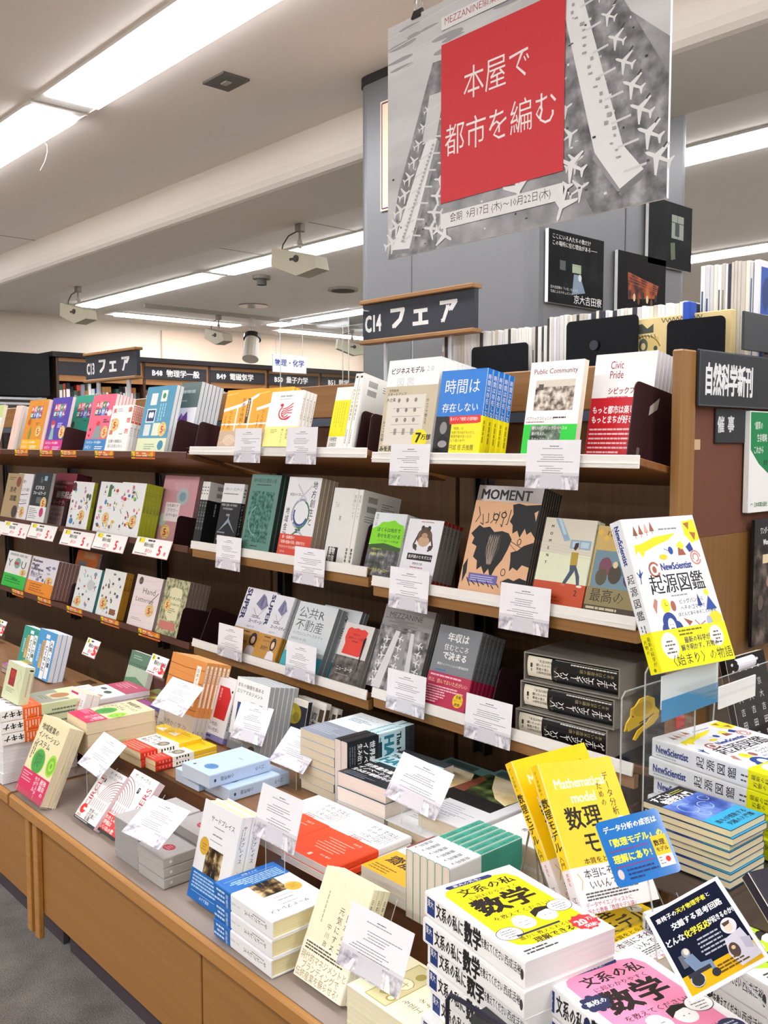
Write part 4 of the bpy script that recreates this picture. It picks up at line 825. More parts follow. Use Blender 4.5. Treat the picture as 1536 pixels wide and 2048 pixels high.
D['ruby_p'] = ruby('#4a3aa8', '#d8288c', [('e', 44, 108, 12, 14, '#e0b8a0'), ('e', 42, 98, 14, 10, '#c83a3a'), ('p', [(36, 122), (54, 122), (62, 164), (30, 164)], '#8ab8b0'), N_(76, 100, 46, 3, 7, 4, '#c8c0f0')]+sticker(118, 136, 22), 'violet children\'s programming picture book with a pink band')
D['ruby_g'] = ruby('#1e9c82', '#2a7a6a', [('e', 20, 100, 10, 12, '#1c2a2a'), ('e', 124, 92, 12, 14, '#2a5a50'), N_(80, 86, 30, 1, 4, 3, '#0e5a48'), ('e', 76, 130, 6, 10, '#0e5a48')], 'green children\'s programming picture book')
D['ruby_r'] = ruby('#ee6480', '#2a86c8', [('p', [(56, 120), (84, 108), (96, 160), (40, 168)], '#8a9a98'), ('e', 66, 108, 12, 10, '#d83a3a'), ('e', 22, 130, 5, 6, '#3a2a2a'), ('e', 20, 152, 4, 5, '#3a2a2a'), N_(96, 92, 40, 2, 8, 5, '#7a2a4a'), ('e', 124, 70, 14, 12, '#f8e8ec')]+sticker(116, 140, 20), 'pink children\'s programming picture book with a blue band')
D['biishiki'] = dict(label='white aesthetics essay book with vertical red titles', cover='#f4f2ee', bind='R', nom=(128, 188), pages='#f0e8da',
    front=[V('美意識', 8, 12, 22, '#d8563a', wt=.03, adv=2.0), V('論理的', 100, 8, 22, '#d8563a', wt=.03, adv=2.0), N_(36, 14, 52, 2, 8, 3, '#a8a8a8'), T('企業の価値は、', 14, 140, 15, '#333333', sx=.9), T('目には見えない。', 14, 160, 15, '#333333', sx=.85), N_(70, 116, 30, 1, 4, 3, '#555555')]+sticker(34, 80, 24),
    spine=[('r', 1, 4, 12, 70, '#d8563a'), V('論理的美意識', 2, 6, 10, '#f4e8d8'), V('読みもの', 3, 90, 9, '#8a6a3a')], tnom=14)
D['garden'] = dict(label='blue-teal book with small white framed pictures', cover='#4a94b4', nom=(148, 210), pages='#e8e8e4',
    front=[('r', 30, 22, 32, 38, '#dfe8e0'), ('r', 80, 14, 30, 36, '#e4ecd8'), ('e', 95, 32, 8, 9, '#3f8a5a'), ('r', 22, 72, 46, 44, '#e8eef0'), ('r', 26, 76, 38, 36, '#2a3a6a'), ('e', 40, 92, 7, 10, W_), ('e', 52, 92, 7, 10, W_), ('r', 22, 122, 32, 36, '#d8e0dc'), ('r', 66, 118, 36, 40, '#e0e8d0'), ('w', 84, 56, 50, 3, 12, 4, '#a8d8e8'), ('r', 0, 166, 148, 44, '#dfe8c0'), N_(40, 184, 60, 3, 7, 3, '#8aa88a'), ('e', 122, 188, 14, 15, '#3a8ab0')]+sticker(116, 138, 20))
D['amethyst'] = dict(label='dark green gemstone book with a purple crystal', cover='#5c6e6c', nom=(148, 210), pages='#dfe4e6',
    front=[N_(20, 22, 110, 1, 4, 9, '#9ab0ac'), N_(20, 50, 100, 1, 4, 4, '#9ab0ac'), ('r', 0, 72, 148, 138, '#e8e6ee'), ('p', [(20, 112), (44, 86), (60, 96), (84, 82), (96, 110), (60, 128), (28, 126)], '#6a3a8a'), ('p', [(44, 86), (60, 96), (48, 112)], '#9a6ab8'), N_(16, 150, 90, 2, 7, 3, '#8a8a9a')])
D['peach'] = dict(label='pale peach patterned book left on the top shelf', cover='#f0cfc0', nom=(148, 210), pages='#e8e8e8', front=[('l', [(10, 20), (130, 190)], 2, '#d89a8a'), ('l', [(130, 20), (20, 190)], 2, '#d89a8a')])
D['leaf'] = dict(label='white book with a pale green top at the left edge of the top shelf', cover='#eef0e8', nom=(148, 210), front=[('r', 0, 0, 148, 60, '#c8d890'), T('図鑑', 40, 80, 26, B_, wt=.03), ('e', 90, 128, 16, 18, '#d83a3a')]+sticker(70, 180, 20))
D['think'] = dict(label='tan logical-thinking handbook', cover='#b8a07a', nom=(128, 188), pages='#e4ddcc', front=[('e', 100, 34, 18, 22, '#8a4a3a'), T('思考', 40, 56, 26, B_, wt=.02), T('図鑑', 52, 92, 26, B_, wt=.02), ('e', 106, 160, 22, 26, '#4a4238'), N_(20, 16, 60, 2, 8, 3, '#6a5a44')])
D['proj'] = dict(label='white project-planning book with hand-drawn underlines', cover='#eceaee', nom=(128, 188), pages='#e8e4dc', front=[T('「予定通り', 10, 26, 14, '#333333'), T('プロジェクト進行', 14, 58, 15, B_, sx=.85), T('の', 60, 80, 12, B_), ('l', [(20, 84), (60, 88), (110, 83)], 2.4, B_), ('l', [(14, 122), (60, 126), (110, 120)], 2.4, B_), T('問題解決を工夫する', 14, 104, 13, B_, sx=.8), N_(14, 138, 60, 4, 7, 3, '#8a8a90')]+sticker(84, 158, 20))
D['frame'] = dict(label='black business-framework book with a white band', cover='#2c3238', nom=(148, 210), pages='#d8d8d8', front=[('r', 88, 14, 24, 20, '#8ab8c8'), T('ビジネス', 26, 56, 19, W_, wt=.03), T('フレームワーク', 14, 80, 17, W_, wt=.03, sx=.9), ('r', 52, 106, 40, 26, '#6a7478'), N_(60, 22, 20, 3, 8, 4, '#8a9498')]+sticker(114, 130, 24),
    obi=dict(h=66, col='#eef0f0', front=[('e', 112, 24, 16, 20, '#c83a78'), N_(10, 10, 80, 6, 8, 3, '#8a8a90')]))
D['maroon'] = dict(label='maroon customer-marketing book with a pale lower band', cover='#8c2e40', nom=(148, 210), pages='#5a2a34', front=[T('たった一人の分析から', 6, 32, 13, '#f0e0e0', sx=.95), T('事業は成長する', 6, 50, 12, '#f0e0e0'), T('顧客起点', 26, 72, 30, W_, wt=.03), T('マーケティング', 10, 108, 22, W_, wt=.02, sx=.95)],
    obi=dict(h=78, col='#d8c0c4', front=[T('1000人より', 10, 10, 15, '#7a4a54'), T('1人の顧客を', 10, 28, 15, '#7a4a54'), T('知ればいい', 10, 46, 15, '#7a4a54')]+sticker(112, 40, 20)))
def clutter(seed, n, cols=('#c83a3a', '#3a8a4a', '#e8b83a', '#4a8ab8', '#8a5a3a', '#d87a9a', '#5a5a5a', '#a8c84a'), W=148, H=210):
    rd = random.Random(seed); o = []
    for i in range(n):
        x, y = rd.uniform(14, W-14), rd.uniform(14, H-14); c = rd.choice(cols); k = rd.random()
        if k < .35: o.append(('e', x, y, rd.uniform(4, 10), rd.uniform(4, 11), c))
        elif k < .6: o.append(('p', [(x, y-9), (x+6, y+4), (x-5, y+7)], c))
        elif k < .8: o.append(('l', [(x-7, y-9), (x+5, y+8)], 3.5, c))
        else: o.append(('r', x-6, y-6, 12, 11, c))
        if i % 3 == 0: o.append(N_(x-8, min(H-6, y+12), 16, 1, 3, 1.6, '#9a9a9a'))
    return o
D['illus1'] = dict(label='white picture dictionary with scattered small illustrations', cover='#eef1f1', bind='R', nom=(148, 210), front=clutter(3, 34)+[('e', 30, 180, 13, 14, '#3f8ac0'), ('e', 12, 24, 16, 20, '#5a2a2a')]+sticker(96, 150, 21), spine=[('r', 0, 0, 14, 210, '#b8c42a'), V('かわいいことば図鑑', 3, 30, 9, '#4a5a1a')], tnom=14)
D['illus2'] = dict(D['illus1'], label='white picture dictionary with a leek and berries drawing', front=clutter(8, 34)+[('p', [(60, 12), (74, 8), (80, 60), (58, 62)], '#3f7a3a')]+sticker(70, 150, 21))
D['illus3'] = dict(D['illus1'], label='white picture dictionary with a coffee cup drawing', front=clutter(12, 30)+[('e', 80, 40, 12, 9, '#dfd8d0'), ('e', 80, 38, 9, 5, '#6a4a3a'), ('e', 100, 160, 18, 20, '#5a3a34')]+sticker(104, 150, 21))
D['flower'] = dict(label='dusty pink flower tracing book', cover='#c9949a', nom=(148, 210), pages='#b88a90', front=[('e', 92, 64, 26, 26, '#a8b4b8'), ('e', 92, 64, 14, 14, '#7a98a0'), ('e', 22, 140, 18, 20, '#b8c8b8')]+[('l', [(50+i*7, 20), (60+i*6, 46)], 1, '#e8d0d4') for i in range(9)]+[('r', 26, 84, 62, 58, '#e8e0e2'), T('心を満たす', 32, 88, 10, '#333333'), T('フラワー', 36, 102, 12, '#333333'), T('なぞり描き', 34, 118, 10, '#333333')]+sticker(44, 176, 20))
D['you'] = dict(label='white business book with giant letters YOU and a green band', cover='#eef0ee', nom=(148, 210), pages='#d8c8b8', front=[N_(14, 10, 120, 1, 4, 14, '#b8bcc0'), T('Y', 10, 36, 62, B_, wt=-.01, sx=.8), ('e', 74, 64, 20, 32, '#8ab0a0'), ('r', 54, 58, 28, 16, '#b84a4a'), T('U', 96, 36, 62, B_, wt=-.01, sx=.8)]+sticker(120, 112, 18), obi=dict(h=78, col='#3ac84a', front=[N_(16, 16, 110, 3, 14, 6, '#1e8a34'), ('r', 60, 22, 40, 14, '#1e8a34')]))
D['bmg'] = dict(label='white business-model book with an orange band', cover='#e8e6ee', nom=(148, 210), pages='#a8847a', front=clutter(5, 20, ('#8a8ab0', '#a8a8c8', '#6a6a90'))+[T('Business', 6, 10, 22, B_, wt=.04, sx=.75), T('Model', 6, 34, 22, B_, wt=.04, sx=.75), T('Generation', 6, 58, 20, B_, wt=.04, sx=.75), N_(10, 90, 70, 4, 7, 3, '#6a6a80')]+sticker(118, 120, 20), obi=dict(h=74, col='#f0962a', front=[N_(20, 14, 100, 4, 13, 5, '#a85a14'), ('r', 14, 50, 50, 1.5, '#a85a14')]))
D['orange'] = dict(label='orange phonetics book partly behind a brown bookend', cover='#e0742a', nom=(148, 210), front=[('r', 20, 40, 60, 70, '#9a9a94'), T('ワシカ', 26, 50, 17, '#3a3a3a'), T('ーケニ', 26, 76, 17, '#3a3a3a'), ('r', 50, 4, 80, 24, '#d89a6a')])
D['teal1'] = dict(label='white illustrated handbook with a teal spine', cover='#e8eeee', bind='R', nom=(148, 210), front=clutter(21, 22, ('#5a8a9a', '#7a9ab8', '#9ab0b0', '#c86a4a', '#3a3a4a'))+[('e', 96, 84, 24, 26, '#c8d0d0')]+sticker(34, 176, 22), spine=[('r', 0, 0, 14, 210, '#4a9aa0')], tnom=14)
D['teal2'] = dict(label='white illustrated handbook with a mustard spine', cover='#eceeea', bind='R', nom=(148, 210), front=clutter(33, 22, ('#4a6a5a', '#3a3a3a', '#8a3a3a', '#7a8a7a', '#5a5a6a'))+[('r', 90, 170, 40, 26, '#8a5a3a')]+sticker(38, 156, 24), spine=[('r', 0, 0, 14, 210, '#c8902a'), V('おしゃれ図鑑', 2, 20, 10, '#5a3a10')], tnom=14)
D['hand'] = dict(label='pale pink hand-lettering book', cover='#ece0e0', nom=(148, 210), pages='#b8a8a8', front=[('e', 30, 24, 12, 16, '#5a4a34'), T('Hand', 50, 44, 34, '#5a4a4a', wt=-.015, rot=0), T('Lettering', 20, 84, 28, '#5a4a4a', wt=-.015), ('l', [(100, 110), (140, 60)], 3, '#2a2a2a'), N_(20, 176, 80, 2, 6, 2, '#a88a8a')]+[('l', [(0, 30+i*34), (148, 10+i*34)], .7, '#d8b8a8') for i in range(6)]+sticker(110, 136, 22))
D['zen'] = dict(label='olive-drawn pattern-drawing book with a pale label', cover='#a8a484', nom=(148, 210), pages='#8a7a74', front=[('r', 0, 0, 148, 210, photomat('doodle', ['#5a5a44', '#8a8a6a', '#c8c8a0', '#a8a484'], 60, 8, 'noise')), ('p', [(40, 40), (60, 30), (110, 34), (116, 60), (112, 150), (60, 156), (36, 130)], '#e4e0b8'), T('ゼンタングル', 40, 66, 13, B_, wt=.02), T('描込みBOOK', 48, 88, 11, B_), N_(50, 110, 50, 3, 7, 3, '#8a8a5a'), ('r', 14, 160, 100, 30, '#c87a70')]+sticker(40, 100, 20))
# --- table designs
D['kiwi'] = dict(label='cream regional-industry book with green kiwi circles', cover='#ece0b4', nom=(128, 188), bind='L', pages='#e6d6b4',
    front=[T('地域産業の', 14, 16, 17, '#2a2a1c', sx=.95, wt=.02), T('イノベーション', 12, 36, 16, '#2a2a1c', sx=.88, wt=.02), T('システム', 12, 55, 17, '#2a2a1c', wt=.02), ('e', 52, 104, 29, 32, '#b8d85a'), ('e', 52, 104, 26, 29, '#4aa04a'), ('w', 40, 86, 34, 4, 7, 3, '#1e6a2a'), ('e', 110, 98, 20, 26, '#a8d84a'), ('e', 110, 98, 16, 20, '#7cc03a'), ('e', 110, 98, 10, 12, '#a8d84a'), ('e', 110, 98, 5, 6, '#6ab03a'), ('w', 10, 66, 50, 2, 8, 4, '#7a7450')],
    obi=dict(h=58, col='#d42a5c', front=[V('独自の', 106, 4, 13, '#f8e0e4', wt=.02), V('産業', 92, 4, 14, '#f8e0e4', wt=.02), V('クラスター', 78, 4, 10, '#f8e0e4', wt=.02), V('モデル', 66, 4, 12, '#f8e0e4', wt=.02), N_(8, 6, 44, 4, 6, 2.4, '#f0b0c0')]))
def fp(cx, cy, a0, a1, col): return [('a', cx, cy, 10+7*i, a0, a1, 1.5, col) for i in range(8)]
D['circle1'] = dict(label='white paperback with a red fingerprint arch, first volume', cover='#f2f0f0', bind='R', nom=(105, 148), rough=.2,
    front=fp(105, 78, 180, 272, '#8a2a30')+[('l', [(28+9*i, 82), (30+9*i, 104)], 1.4, '#8a2a30') for i in range(8)]+[T('CIRCLE', 6, 112, 24, '#b8343e', rot=-90, wt=.012, sx=1.15), T('ザ・サークル', 34, 5, 10, B_), T('デイヴ・エガーズ', 38, 18, 6, '#555555'), ('r', 30, 28, 6, 10, B_), T('上', 30.5, 28, 5.5, W_), ('e', 18, 118, 13, 13, '#e8281e'), ('r', 18, 114, 14, 7, '#f2f0f0'), T('世界一の', 44, 108, 12, B_, sx=.9), T('IT企業に', 44, 119, 12, B_, sx=.9), T('転職。', 44, 130, 11, B_), ('r', 0, 141, 105, 7, '#2a2a2e'), N_(4, 143, 90, 1, 3, 2.4, '#b8b8b8'), N_(6, 134, 34, 2, 3, 1.5, '#c05a5a')], spine=[('r', 0, 0, 20, 148, '#e0c8cc')])
D['circle2'] = dict(label='white paperback with a red fingerprint arch, second volume', cover='#f2f0f0', bind='R', nom=(105, 148), rough=.2,
    front=fp(0, 78, 268, 360, '#8a2a30')+[('l', [(8+9*i, 82), (10+9*i, 104)], 1.4, '#8a2a30') for i in range(6)]+[T('EGGERS', 78, 114, 24, '#b8343e', rot=-90, wt=.012, sx=1.1), T('ザ・サークル', 16, 5, 11, B_), T('デイヴ・エガーズ', 20, 20, 6, '#555555'), ('r', 54, 30, 8, 13, B_), T('下', 54.5, 32, 7, W_), T('THE CIRCLE', 2, 96, 9, '#d83a3a')], obi=dict(h=42, col='#e4322a', front=[T('わたしの', 6, 3, 11, W_, wt=.02), T('評価は', 8, 14, 11, W_, wt=.02), T('いいねの数', 6, 25, 11, W_, wt=.02), ('r', 0, 36, 105, 6, '#2a2a2e'), ('e', 86, 16, 12, 12, W_)]), spine=[('r', 0, 0, 20, 148, '#e0c8cc')])
def third_front(): return [T('サードプレイス', 32, 22, 12, B_, sx=.98), N_(26, 40, 76, 1, 3, 2, '#9a9a9a', 'c'), N_(38, 54, 50, 1, 3, 2.5, '#8a8a8a', 'c'), N_(34, 66, 56, 1, 3, 1.6, '#9a9a9a', 'c'), ('r', 36, 80, 56, 96, photomat('cafe', ['#14100c', '#33281c', '#6a5434', '#b8a070', '#e4d8b8'], 60, 9)), ('e', 58, 140, 7, 24, '#17130f'), ('e', 72, 138, 7, 26, '#1c1712'), ('e', 58, 116, 3.4, 4, '#3a2a1e'), ('e', 72, 113, 3.4, 4, '#3a2a1e'), ('e', 26, 84, 16, 17, '#d9ab3c'), N_(16, 80, 20, 3, 5, 1.8, '#a8781c', 'c')]
D['third'] = dict(label='white third-place book with a dark photo and a blue band', cover='#eef0f2', bind='R', nom=(128, 188), hard=True, pages='#efe4b4', front=third_front(),
    spine=[V('サードプレイス', 10, 16, 10, B_), ('w', 8, 22, 60, 1, 4, 2, '#9a9a9a'), V('レイ・オルデンバーグ', 12, 100, 5, '#777777')], tnom=30,
    obi=dict(h=56, col='#1668b8', front=[N_(8, 5+6.2*i, 106, 1, 3, 3.4, '#a8ccec') for i in range(5)]+[('l', [(10, 40), (118, 40)], .8, '#a8ccec'), T('みすず書房', 42, 43, 7, '#d8e8f8')], spine=[T('居場所', 6, 8, 8, '#c8e0f4'), ('w', 5, 20, 30, 3, 8, 3.6, '#c8e0f4')]))
D['kougei'] = dict(label='pale cream traditional-craft book with a gold-lettered band', cover='#f0eccc', nom=(128, 188), bind='R', pages='#f0e8c8', rough=.6,
    front=[V('日本の工芸を', 84, 56, 14, '#4a4634', adv=1.12, wt=0), V('元気にする!', 64, 50, 14, '#4a4634', adv=1.12, wt=0), V('中川政七', 46, 84, 11, '#6a6448', adv=1.3, wt=0), ('w', 26, 36, 60, 1, 4, 3, '#b8b28c'), ('l', [(106, 92), (124, 92), (124, 150), (106, 150), (106, 92)], 1.6, '#b8ac6a'), ('e', 115, 99, 5, 5, '#b8ac6a'), ('e', 115, 99, 3, 3, '#f0eccc'), ('r', 108, 136, 14, 4, '#a89a50'), V('奈良晒', 111, 112, 7, '#8a8250')],
    spine=[V('日本の工芸を元気にする!', 4, 16, 9, '#5a563e', adv=1.1)],
    obi=dict(h=66, col='#f6f3e0', front=[N_(8, 4+5*i, 110, 1, 3, 2.6, '#5a5438') for i in range(3)]+[T('現代的マネジメントと', 4, 20, 15, '#a8935c', sx=.82, wt=0), T('ブランディングで', 12, 35, 15, '#a8935c', sx=.85, wt=0), T('伝統産業を蘇らせる!', 2, 49, 15, '#a8935c', sx=.84, wt=0)]))
D['kougei_f'] = dict(label='pale cream craft book with a printed banknote strip', cover='#f0eccc', nom=(128, 188), bind='L', pages='#f0e8c8', rough=.6,
    front=[('r', 8, 108, 112, 46, '#d9cf9c'), ('l', [(8, 108), (120, 108), (120, 154), (8, 154), (8, 108)], 1.8, '#a89a50'), ('e', 62, 131, 17, 17, '#f0eccc'), ('a', 62, 131, 16, 0, 360, 1.4, '#a89a50'), ('a', 62, 131, 16, 120, 260, 1.4, '#a89a50'), T('七', 54, 122, 16, '#a89a50'), ('e', 100, 118, 8, 8, '#a89a50'), ('e', 100, 118, 5, 5, '#f0eccc'), ('e', 30, 126, 10, 8, '#a89a50'), ('p', [(88, 132), (98, 126), (104, 140), (92, 148)], '#a89a50'), V('日本の工芸を', 84, 22, 13, '#6a6448', wt=0), V('元気にする', 64, 22, 13, '#6a6448', wt=0)],
    spine=[('r', 0, 60, 20, 60, '#d9cf9c'), ('l', [(0, 60), (20, 60)], 1.5, '#a89a50'), ('l', [(0, 120), (20, 120)], 1.5, '#a89a50'), N_(3, 130, 14, 5, 9, 3, '#8a8462')],
    obi=None)
D['kougei_f']['front'] += [('r', 0, 0, 0.1, 0.1, '#f0eccc')]
D['grey'] = dict(label='grey paperback with a red oval label', cover='#a9a6a4', nom=(105, 148), bind='R', pages='#b4b1ae', rough=.5, front=[('e', 64, 112, 16, 12, '#a83040'), N_(52, 106, 24, 3, 5, 1.6, '#d89aa4', 'c'), ('a', 84, 30, 16, 0, 300, 5, '#c9c8c6'), N_(50, 60, 34, 1, 3, 3, '#8a8886')], spine=[('e', 10, 132, 3, 3, '#d8d6d4')])
D['greyp'] = dict(label='grey paperback with its page edges facing the counter front', cover='#b4b1af', nom=(105, 148), bind='R', pages='#a5a2a0', front=[('p', [(60, 40), (80, 100), (40, 100)], '#8a8886')])
D['omote'] = dict(label='white hospitality design book with a vermilion lower half', cover='#f2f3f3', nom=(148, 210), bind='R', pages='#cfc6c0', hard=False, rough=.3,
    front=[T('おもてなし', 58, 16, 16, B_, wt=0), T('デザイン・', 62, 36, 15, B_, wt=0), T('パターン', 64, 55, 15, B_, wt=0), N_(60, 76, 60, 1, 3, 2.4, '#777777'), N_(60, 82, 60, 2, 5, 3, '#d8504a'), ('w', 100, 20, 60, 6, 7, 2, '#8a8a8a')],
    obi=dict(h=120, col='#ee4c28', front=[N_(34, 30+9*i, 86, 1, 3, 2.4, '#f8b8a4', 'c') for i in range(6)]+[T('井庭 崇', 96, 14, 7, '#f8d0c0'), T('中川 敬文', 86, 90, 7, '#f8d0c0'), ('r', 66, 100, 8, 10, '#f8d0c0')]))
D['hacker'] = dict(label='ice-blue and black hardware hacking book', cover='#c4e2e8', nom=(148, 210), bind='L', pages='#e8dcd0', rough=.3,
    front=[('r', 0, 0, 148, 30, '#3a3d42'), T('ハードウェアハッカー', 6, 6, 13, '#1c1c1e', sx=.95), T('The Hardware', 8, 40, 20, '#14181c', wt=.04, sx=.95), T('HACKER', 8, 60, 42, '#2a7a8c', wt=.05, sx=.86), N_(10, 108, 80, 3, 6, 3, '#3a6a78'), ('r', 20, 104, 110, 10, '#22343c')],
    spine=[T('The Hardware HACKER', 15, 34, 11, '#2a7a8c', rot=90, sx=.9, wt=.03), ('r', 0, 140, 20, 70, '#1a1b1e')], tnom=20,
    obi=dict(h=92, col='#202226', front=[('p', [(0, 0), (30, 6), (60, 2), (100, 7), (148, 1), (148, -3), (0, -3)], '#202226'), T('世界最先端の', 10, 8, 18, '#f2f2f0', wt=.03, sx=.95), T('イノベーションを', 10, 28, 17, '#f2f2f0', wt=.03, sx=.92), T('生み出す秘密がわかる', 10, 47, 15, '#f2f2f0', wt=.03, sx=.86), N_(12, 68, 110, 3, 7, 3.4, '#6a7480')]))
D['berlin'] = dict(label='pale grey hardback lettered BERLIN on its spine', cover='#d9dadc', nom=(138, 196), bind='R', hard=True, pages='#d8cdb4', front=[N_(10, 120, 100, 5, 9, 3, '#a8a8b0'), N_(20, 160, 90, 2, 8, 4, '#a8a8b0')], spine=[T('BERLIN:', 12, 20, 17, '#8a8a90', rot=90, wt=0), T('都市ベルリン', 5, 120, 8, '#6a6a70', rot=90)], tnom=36)
D['berlin']['spine'] = [T('BERLIN:', 28, 60, 22, '#8a8a90', rot=90, wt=0), N_(8, 150, 20, 4, 8, 3, '#8a8a90')]
D['night'] = dict(label='dark hardback with a glowing night-landscape photo', cover='#1c1e1a', nom=(138, 196), bind='R', hard=True, pages='#8a8474', rough=.15, front=[('r', 0, 0, 138, 40, '#5a7a78'), ('r', 10, 8, 90, 26, '#3a4a48'), ('p', [(0, 40), (138, 40), (138, 150), (0, 150)], photomat('night_hill', ['#14180e', '#2c3420', '#4a5a34', '#7a8a4c'], 30, 9)), ('p', [(16, 40), (112, 42), (137, 80), (134, 150), (96, 134), (56, 96)], photomat('glow', ['#b89a60', '#d8c088', '#f8ecc8', '#fff8e0'], 9, 3)), ('p', [(0, 150), (66, 140), (90, 150), (60, 160), (0, 160)], '#2c2a1c'), ('r', 0, 150, 138, 46, '#141210'), ('p', [(0, 60), (20, 70), (30, 150), (0, 150)], '#7a4430')], spine=[('r', 0, 40, 30, 60, photomat('glow', [])) if 0 else ('r', 4, 40, 20, 50, '#c8a868')])
D['bg_white'] = dict(label='white-covered book at the back of the display', cover='#e9e9ea', nom=(128, 188), bind='R', hard=True, pages='#ddd0b0', front=[N_(20, 100, 90, 5, 9, 3, '#a8a8b0')])
D['mecha'] = dict(label='thick white book on mechanization with cream pages', cover='#eeeeec', nom=(138, 196), bind='R', hard=True, pages='#dcd4bc', front=[T('機械化は', 56, 118, 15, '#4a4a4a', wt=.02), T('何を意味したか', 50, 136, 14, '#4a4a4a', wt=.02, sx=.8)])
D['saito'] = dict(label='yellow-orange banded book lying flat beside the green paperbacks', cover='#ece8e0', nom=(128, 188), bind='R', pages='#e0d8c8', front=[('r', 0, 0, 128, 76, '#8a4a4a'), ('r', 10, 10, 60, 24, '#d8c8c8'), ('e', 80, 44, 16, 14, '#2a2626'), T('サイバースペース', 20, 82, 10, B_)], obi=dict(h=88, col='#e8b02a', front=[T('齋藤道', 14, 12, 34, '#1c1a16', wt=.02, sx=1.0), N_(10, 60, 100, 3, 8, 3, '#7a5a10')]))
D['teal_up'] = dict(label='teal paperback with white band, spine up', cover='#3f9a86', nom=(128, 188), bind='R', pages='#e8dccb', front=[], spine=[T('社会の幸せ', 15, 14, 8, '#1c5a4c', rot=90), T('公共哲学', 15, 70, 7, '#1c5a4c', rot=90)], tnom=18,
    obi=dict(h=78, col='#e4e8ea', spine=[T('齋藤純一', 16, 22, 11, '#333333', rot=90), N_(6, 60, 6, 1, 4, 3, '#555555')]))
D['wood'] = dict(label='book wrapped in orange wood-plank print with white spine strip', cover='#d98f4a', bind='R', nom=(128, 188), pages='#e4b27c',
    front=[('l', [(0, 24+32*i), (60, 26+32*i), (128, 22+32*i)], 1.6, '#8a4a1c') for i in range(5)]+[('l', [(0, 38+40*i), (90, 42+40*i)], .8, '#b8702e') for i in range(4)]+[('r', 98, 14, 16, 96, '#f0ece0'), V('日本インテリア', 101, 20, 10, '#4a4a3a', adv=1.1)], spine=[('r', 5, 8, 8, 100, '#efeadc'), V('木の家具図鑑', 6, 14, 6, '#5a5a4a')], tnom=18,
    obi=dict(h=56, col='#c9c2ba', front=[T('世界から学ぶ!', 20, 26, 14, '#5a5650'), N_(10, 42, 80, 2, 6, 2, '#7a7670')], spine=[V('6', 6, 30, 10, '#4a4a44')]))
D['motsu'] = dict(label='white slim book with a tall red arrow panel', cover='#e9eaee', bind='R', nom=(105, 173), pages='#e8e8e8', rough=.25,
    front=[V('「待つ」ということ', 8, 10, 10.5, '#3a3a3a', adv=1.08), ('p', [(50, 22), (86, 22), (98, 44), (94, 112), (52, 112)], '#cc2a2e'), V('鷲田清一', 56, 28, 9, '#f0d0d0', sx=.8), T('「待たない社会」', 8, 122, 11, '#333344', sx=.82), T('「待てない社会」', 16, 138, 11, '#333344', sx=.82), ('e', 98, 30, 3, 4, B_)],
    obi=dict(h=16, col='#8a86b8', front=[N_(6, 4, 90, 1, 3, 5, '#3a3470')]), spine=[('w', 5, 8, 130, 2, 5, 3, '#5a5a62')])
D['area'] = dict(label='white area-management book with a blue block and grey band', cover='#f0f3f4', bind='L', nom=(148, 210), pages='#a8acae',
    front=[T('まちの価値を高める', 8, 14, 13, '#333333'), T('エリアマネジメント', 8, 32, 13, '#333333'), N_(76, 60, 60, 1, 3, 3, '#777777'), ('r', 20, 70, 44, 60, '#3a4f8a'), ('r', 64, 76, 84, 54, '#8ea8d0')], obi=dict(h=44, col='#7d8084', front=[T('都市開発から', 8, 10, 11, '#c8cacc'), ('e', 112, 30, 18, 16, '#2a1a20')]))
D['ito'] = dict(label='dark navy book with a yellow flower drawing', cover='#2a2e38', bind='R', nom=(128, 188), front=[('r', 0, 0, 128, 20, '#e8e4d8'), ('e', 60, 50, 40, 34, '#a89a2c'), ('e', 46, 44, 16, 14, '#c8b83a'), ('e', 76, 60, 18, 16, '#8a7c1e'), V('高宮 創', 56, 96, 12, '#c8ccd0')])
D['shihon'] = dict(label='white book on a new capitalism with brush titles', cover='#f0eee8', bind='R', nom=(128, 188), pages='#e8e4da', front=[V('資本主義', 72, 40, 28, B_, wt=.01), V('新しい', 40, 34, 26, B_, wt=.01), ('r', 104, 24, 20, 44, '#5a4a34')], spine=[('r', 3, 20, 14, 40, '#5a4a34')])
D['blue'] = dict(label='pale blue paperback with a darker blue oval', cover='#b9d0ec', bind='R', nom=(118, 165), pages='#c4ccd8', rough=.5, front=[('e', 68, 128, 20, 15, '#5a8cc0'), N_(54, 120, 28, 4, 4.4, 1.6, '#2a5a94', 'c'), ('e', 26, 146, 4, 4, '#2a3a5a'), N_(66, 50, 26, 1, 3, 3, '#7a90b0')], spine=[('e', 12, 150, 3, 3, '#2a3a5a'), T('小林秀雄', 16, 100, 9, '#4a5a78', rot=90), T('ゴッホ', 16, 16, 9, '#4a5a78', rot=90)], tnom=24)
D['yellow'] = dict(label='yellow and white paperback with a red lower band', cover='#f0c41c', bind='R', nom=(105, 173), pages='#ecd9b4', front=[('p', [(10, 40), (40, 20), (50, 44)], '#f8f4ea'), N_(40, 10, 50, 2, 7, 3, '#a8840c'), ('r', 0, 66, 105, 60, '#f6f3ea'), T('世界に', 8, 72, 15, B_, wt=.02), T('ないものを', 8, 88, 14, B_, wt=.02), T('面白くする', 8, 104, 14, B_, wt=.02), ('e', 82, 96, 16, 16, '#7a7464'), N_(72, 90, 20, 3, 5, 2, '#e8dcb4', 'c')], spine=[('r', 0, 66, 20, 60, '#f6f3ea'), N_(4, 80, 12, 5, 8, 4, '#222222')], obi=dict(h=46, col='#cc3424', front=[N_(8, 8, 86, 4, 9, 4, '#f0a08c')], spine=[N_(4, 6, 10, 4, 9, 3, '#f0a08c')]))
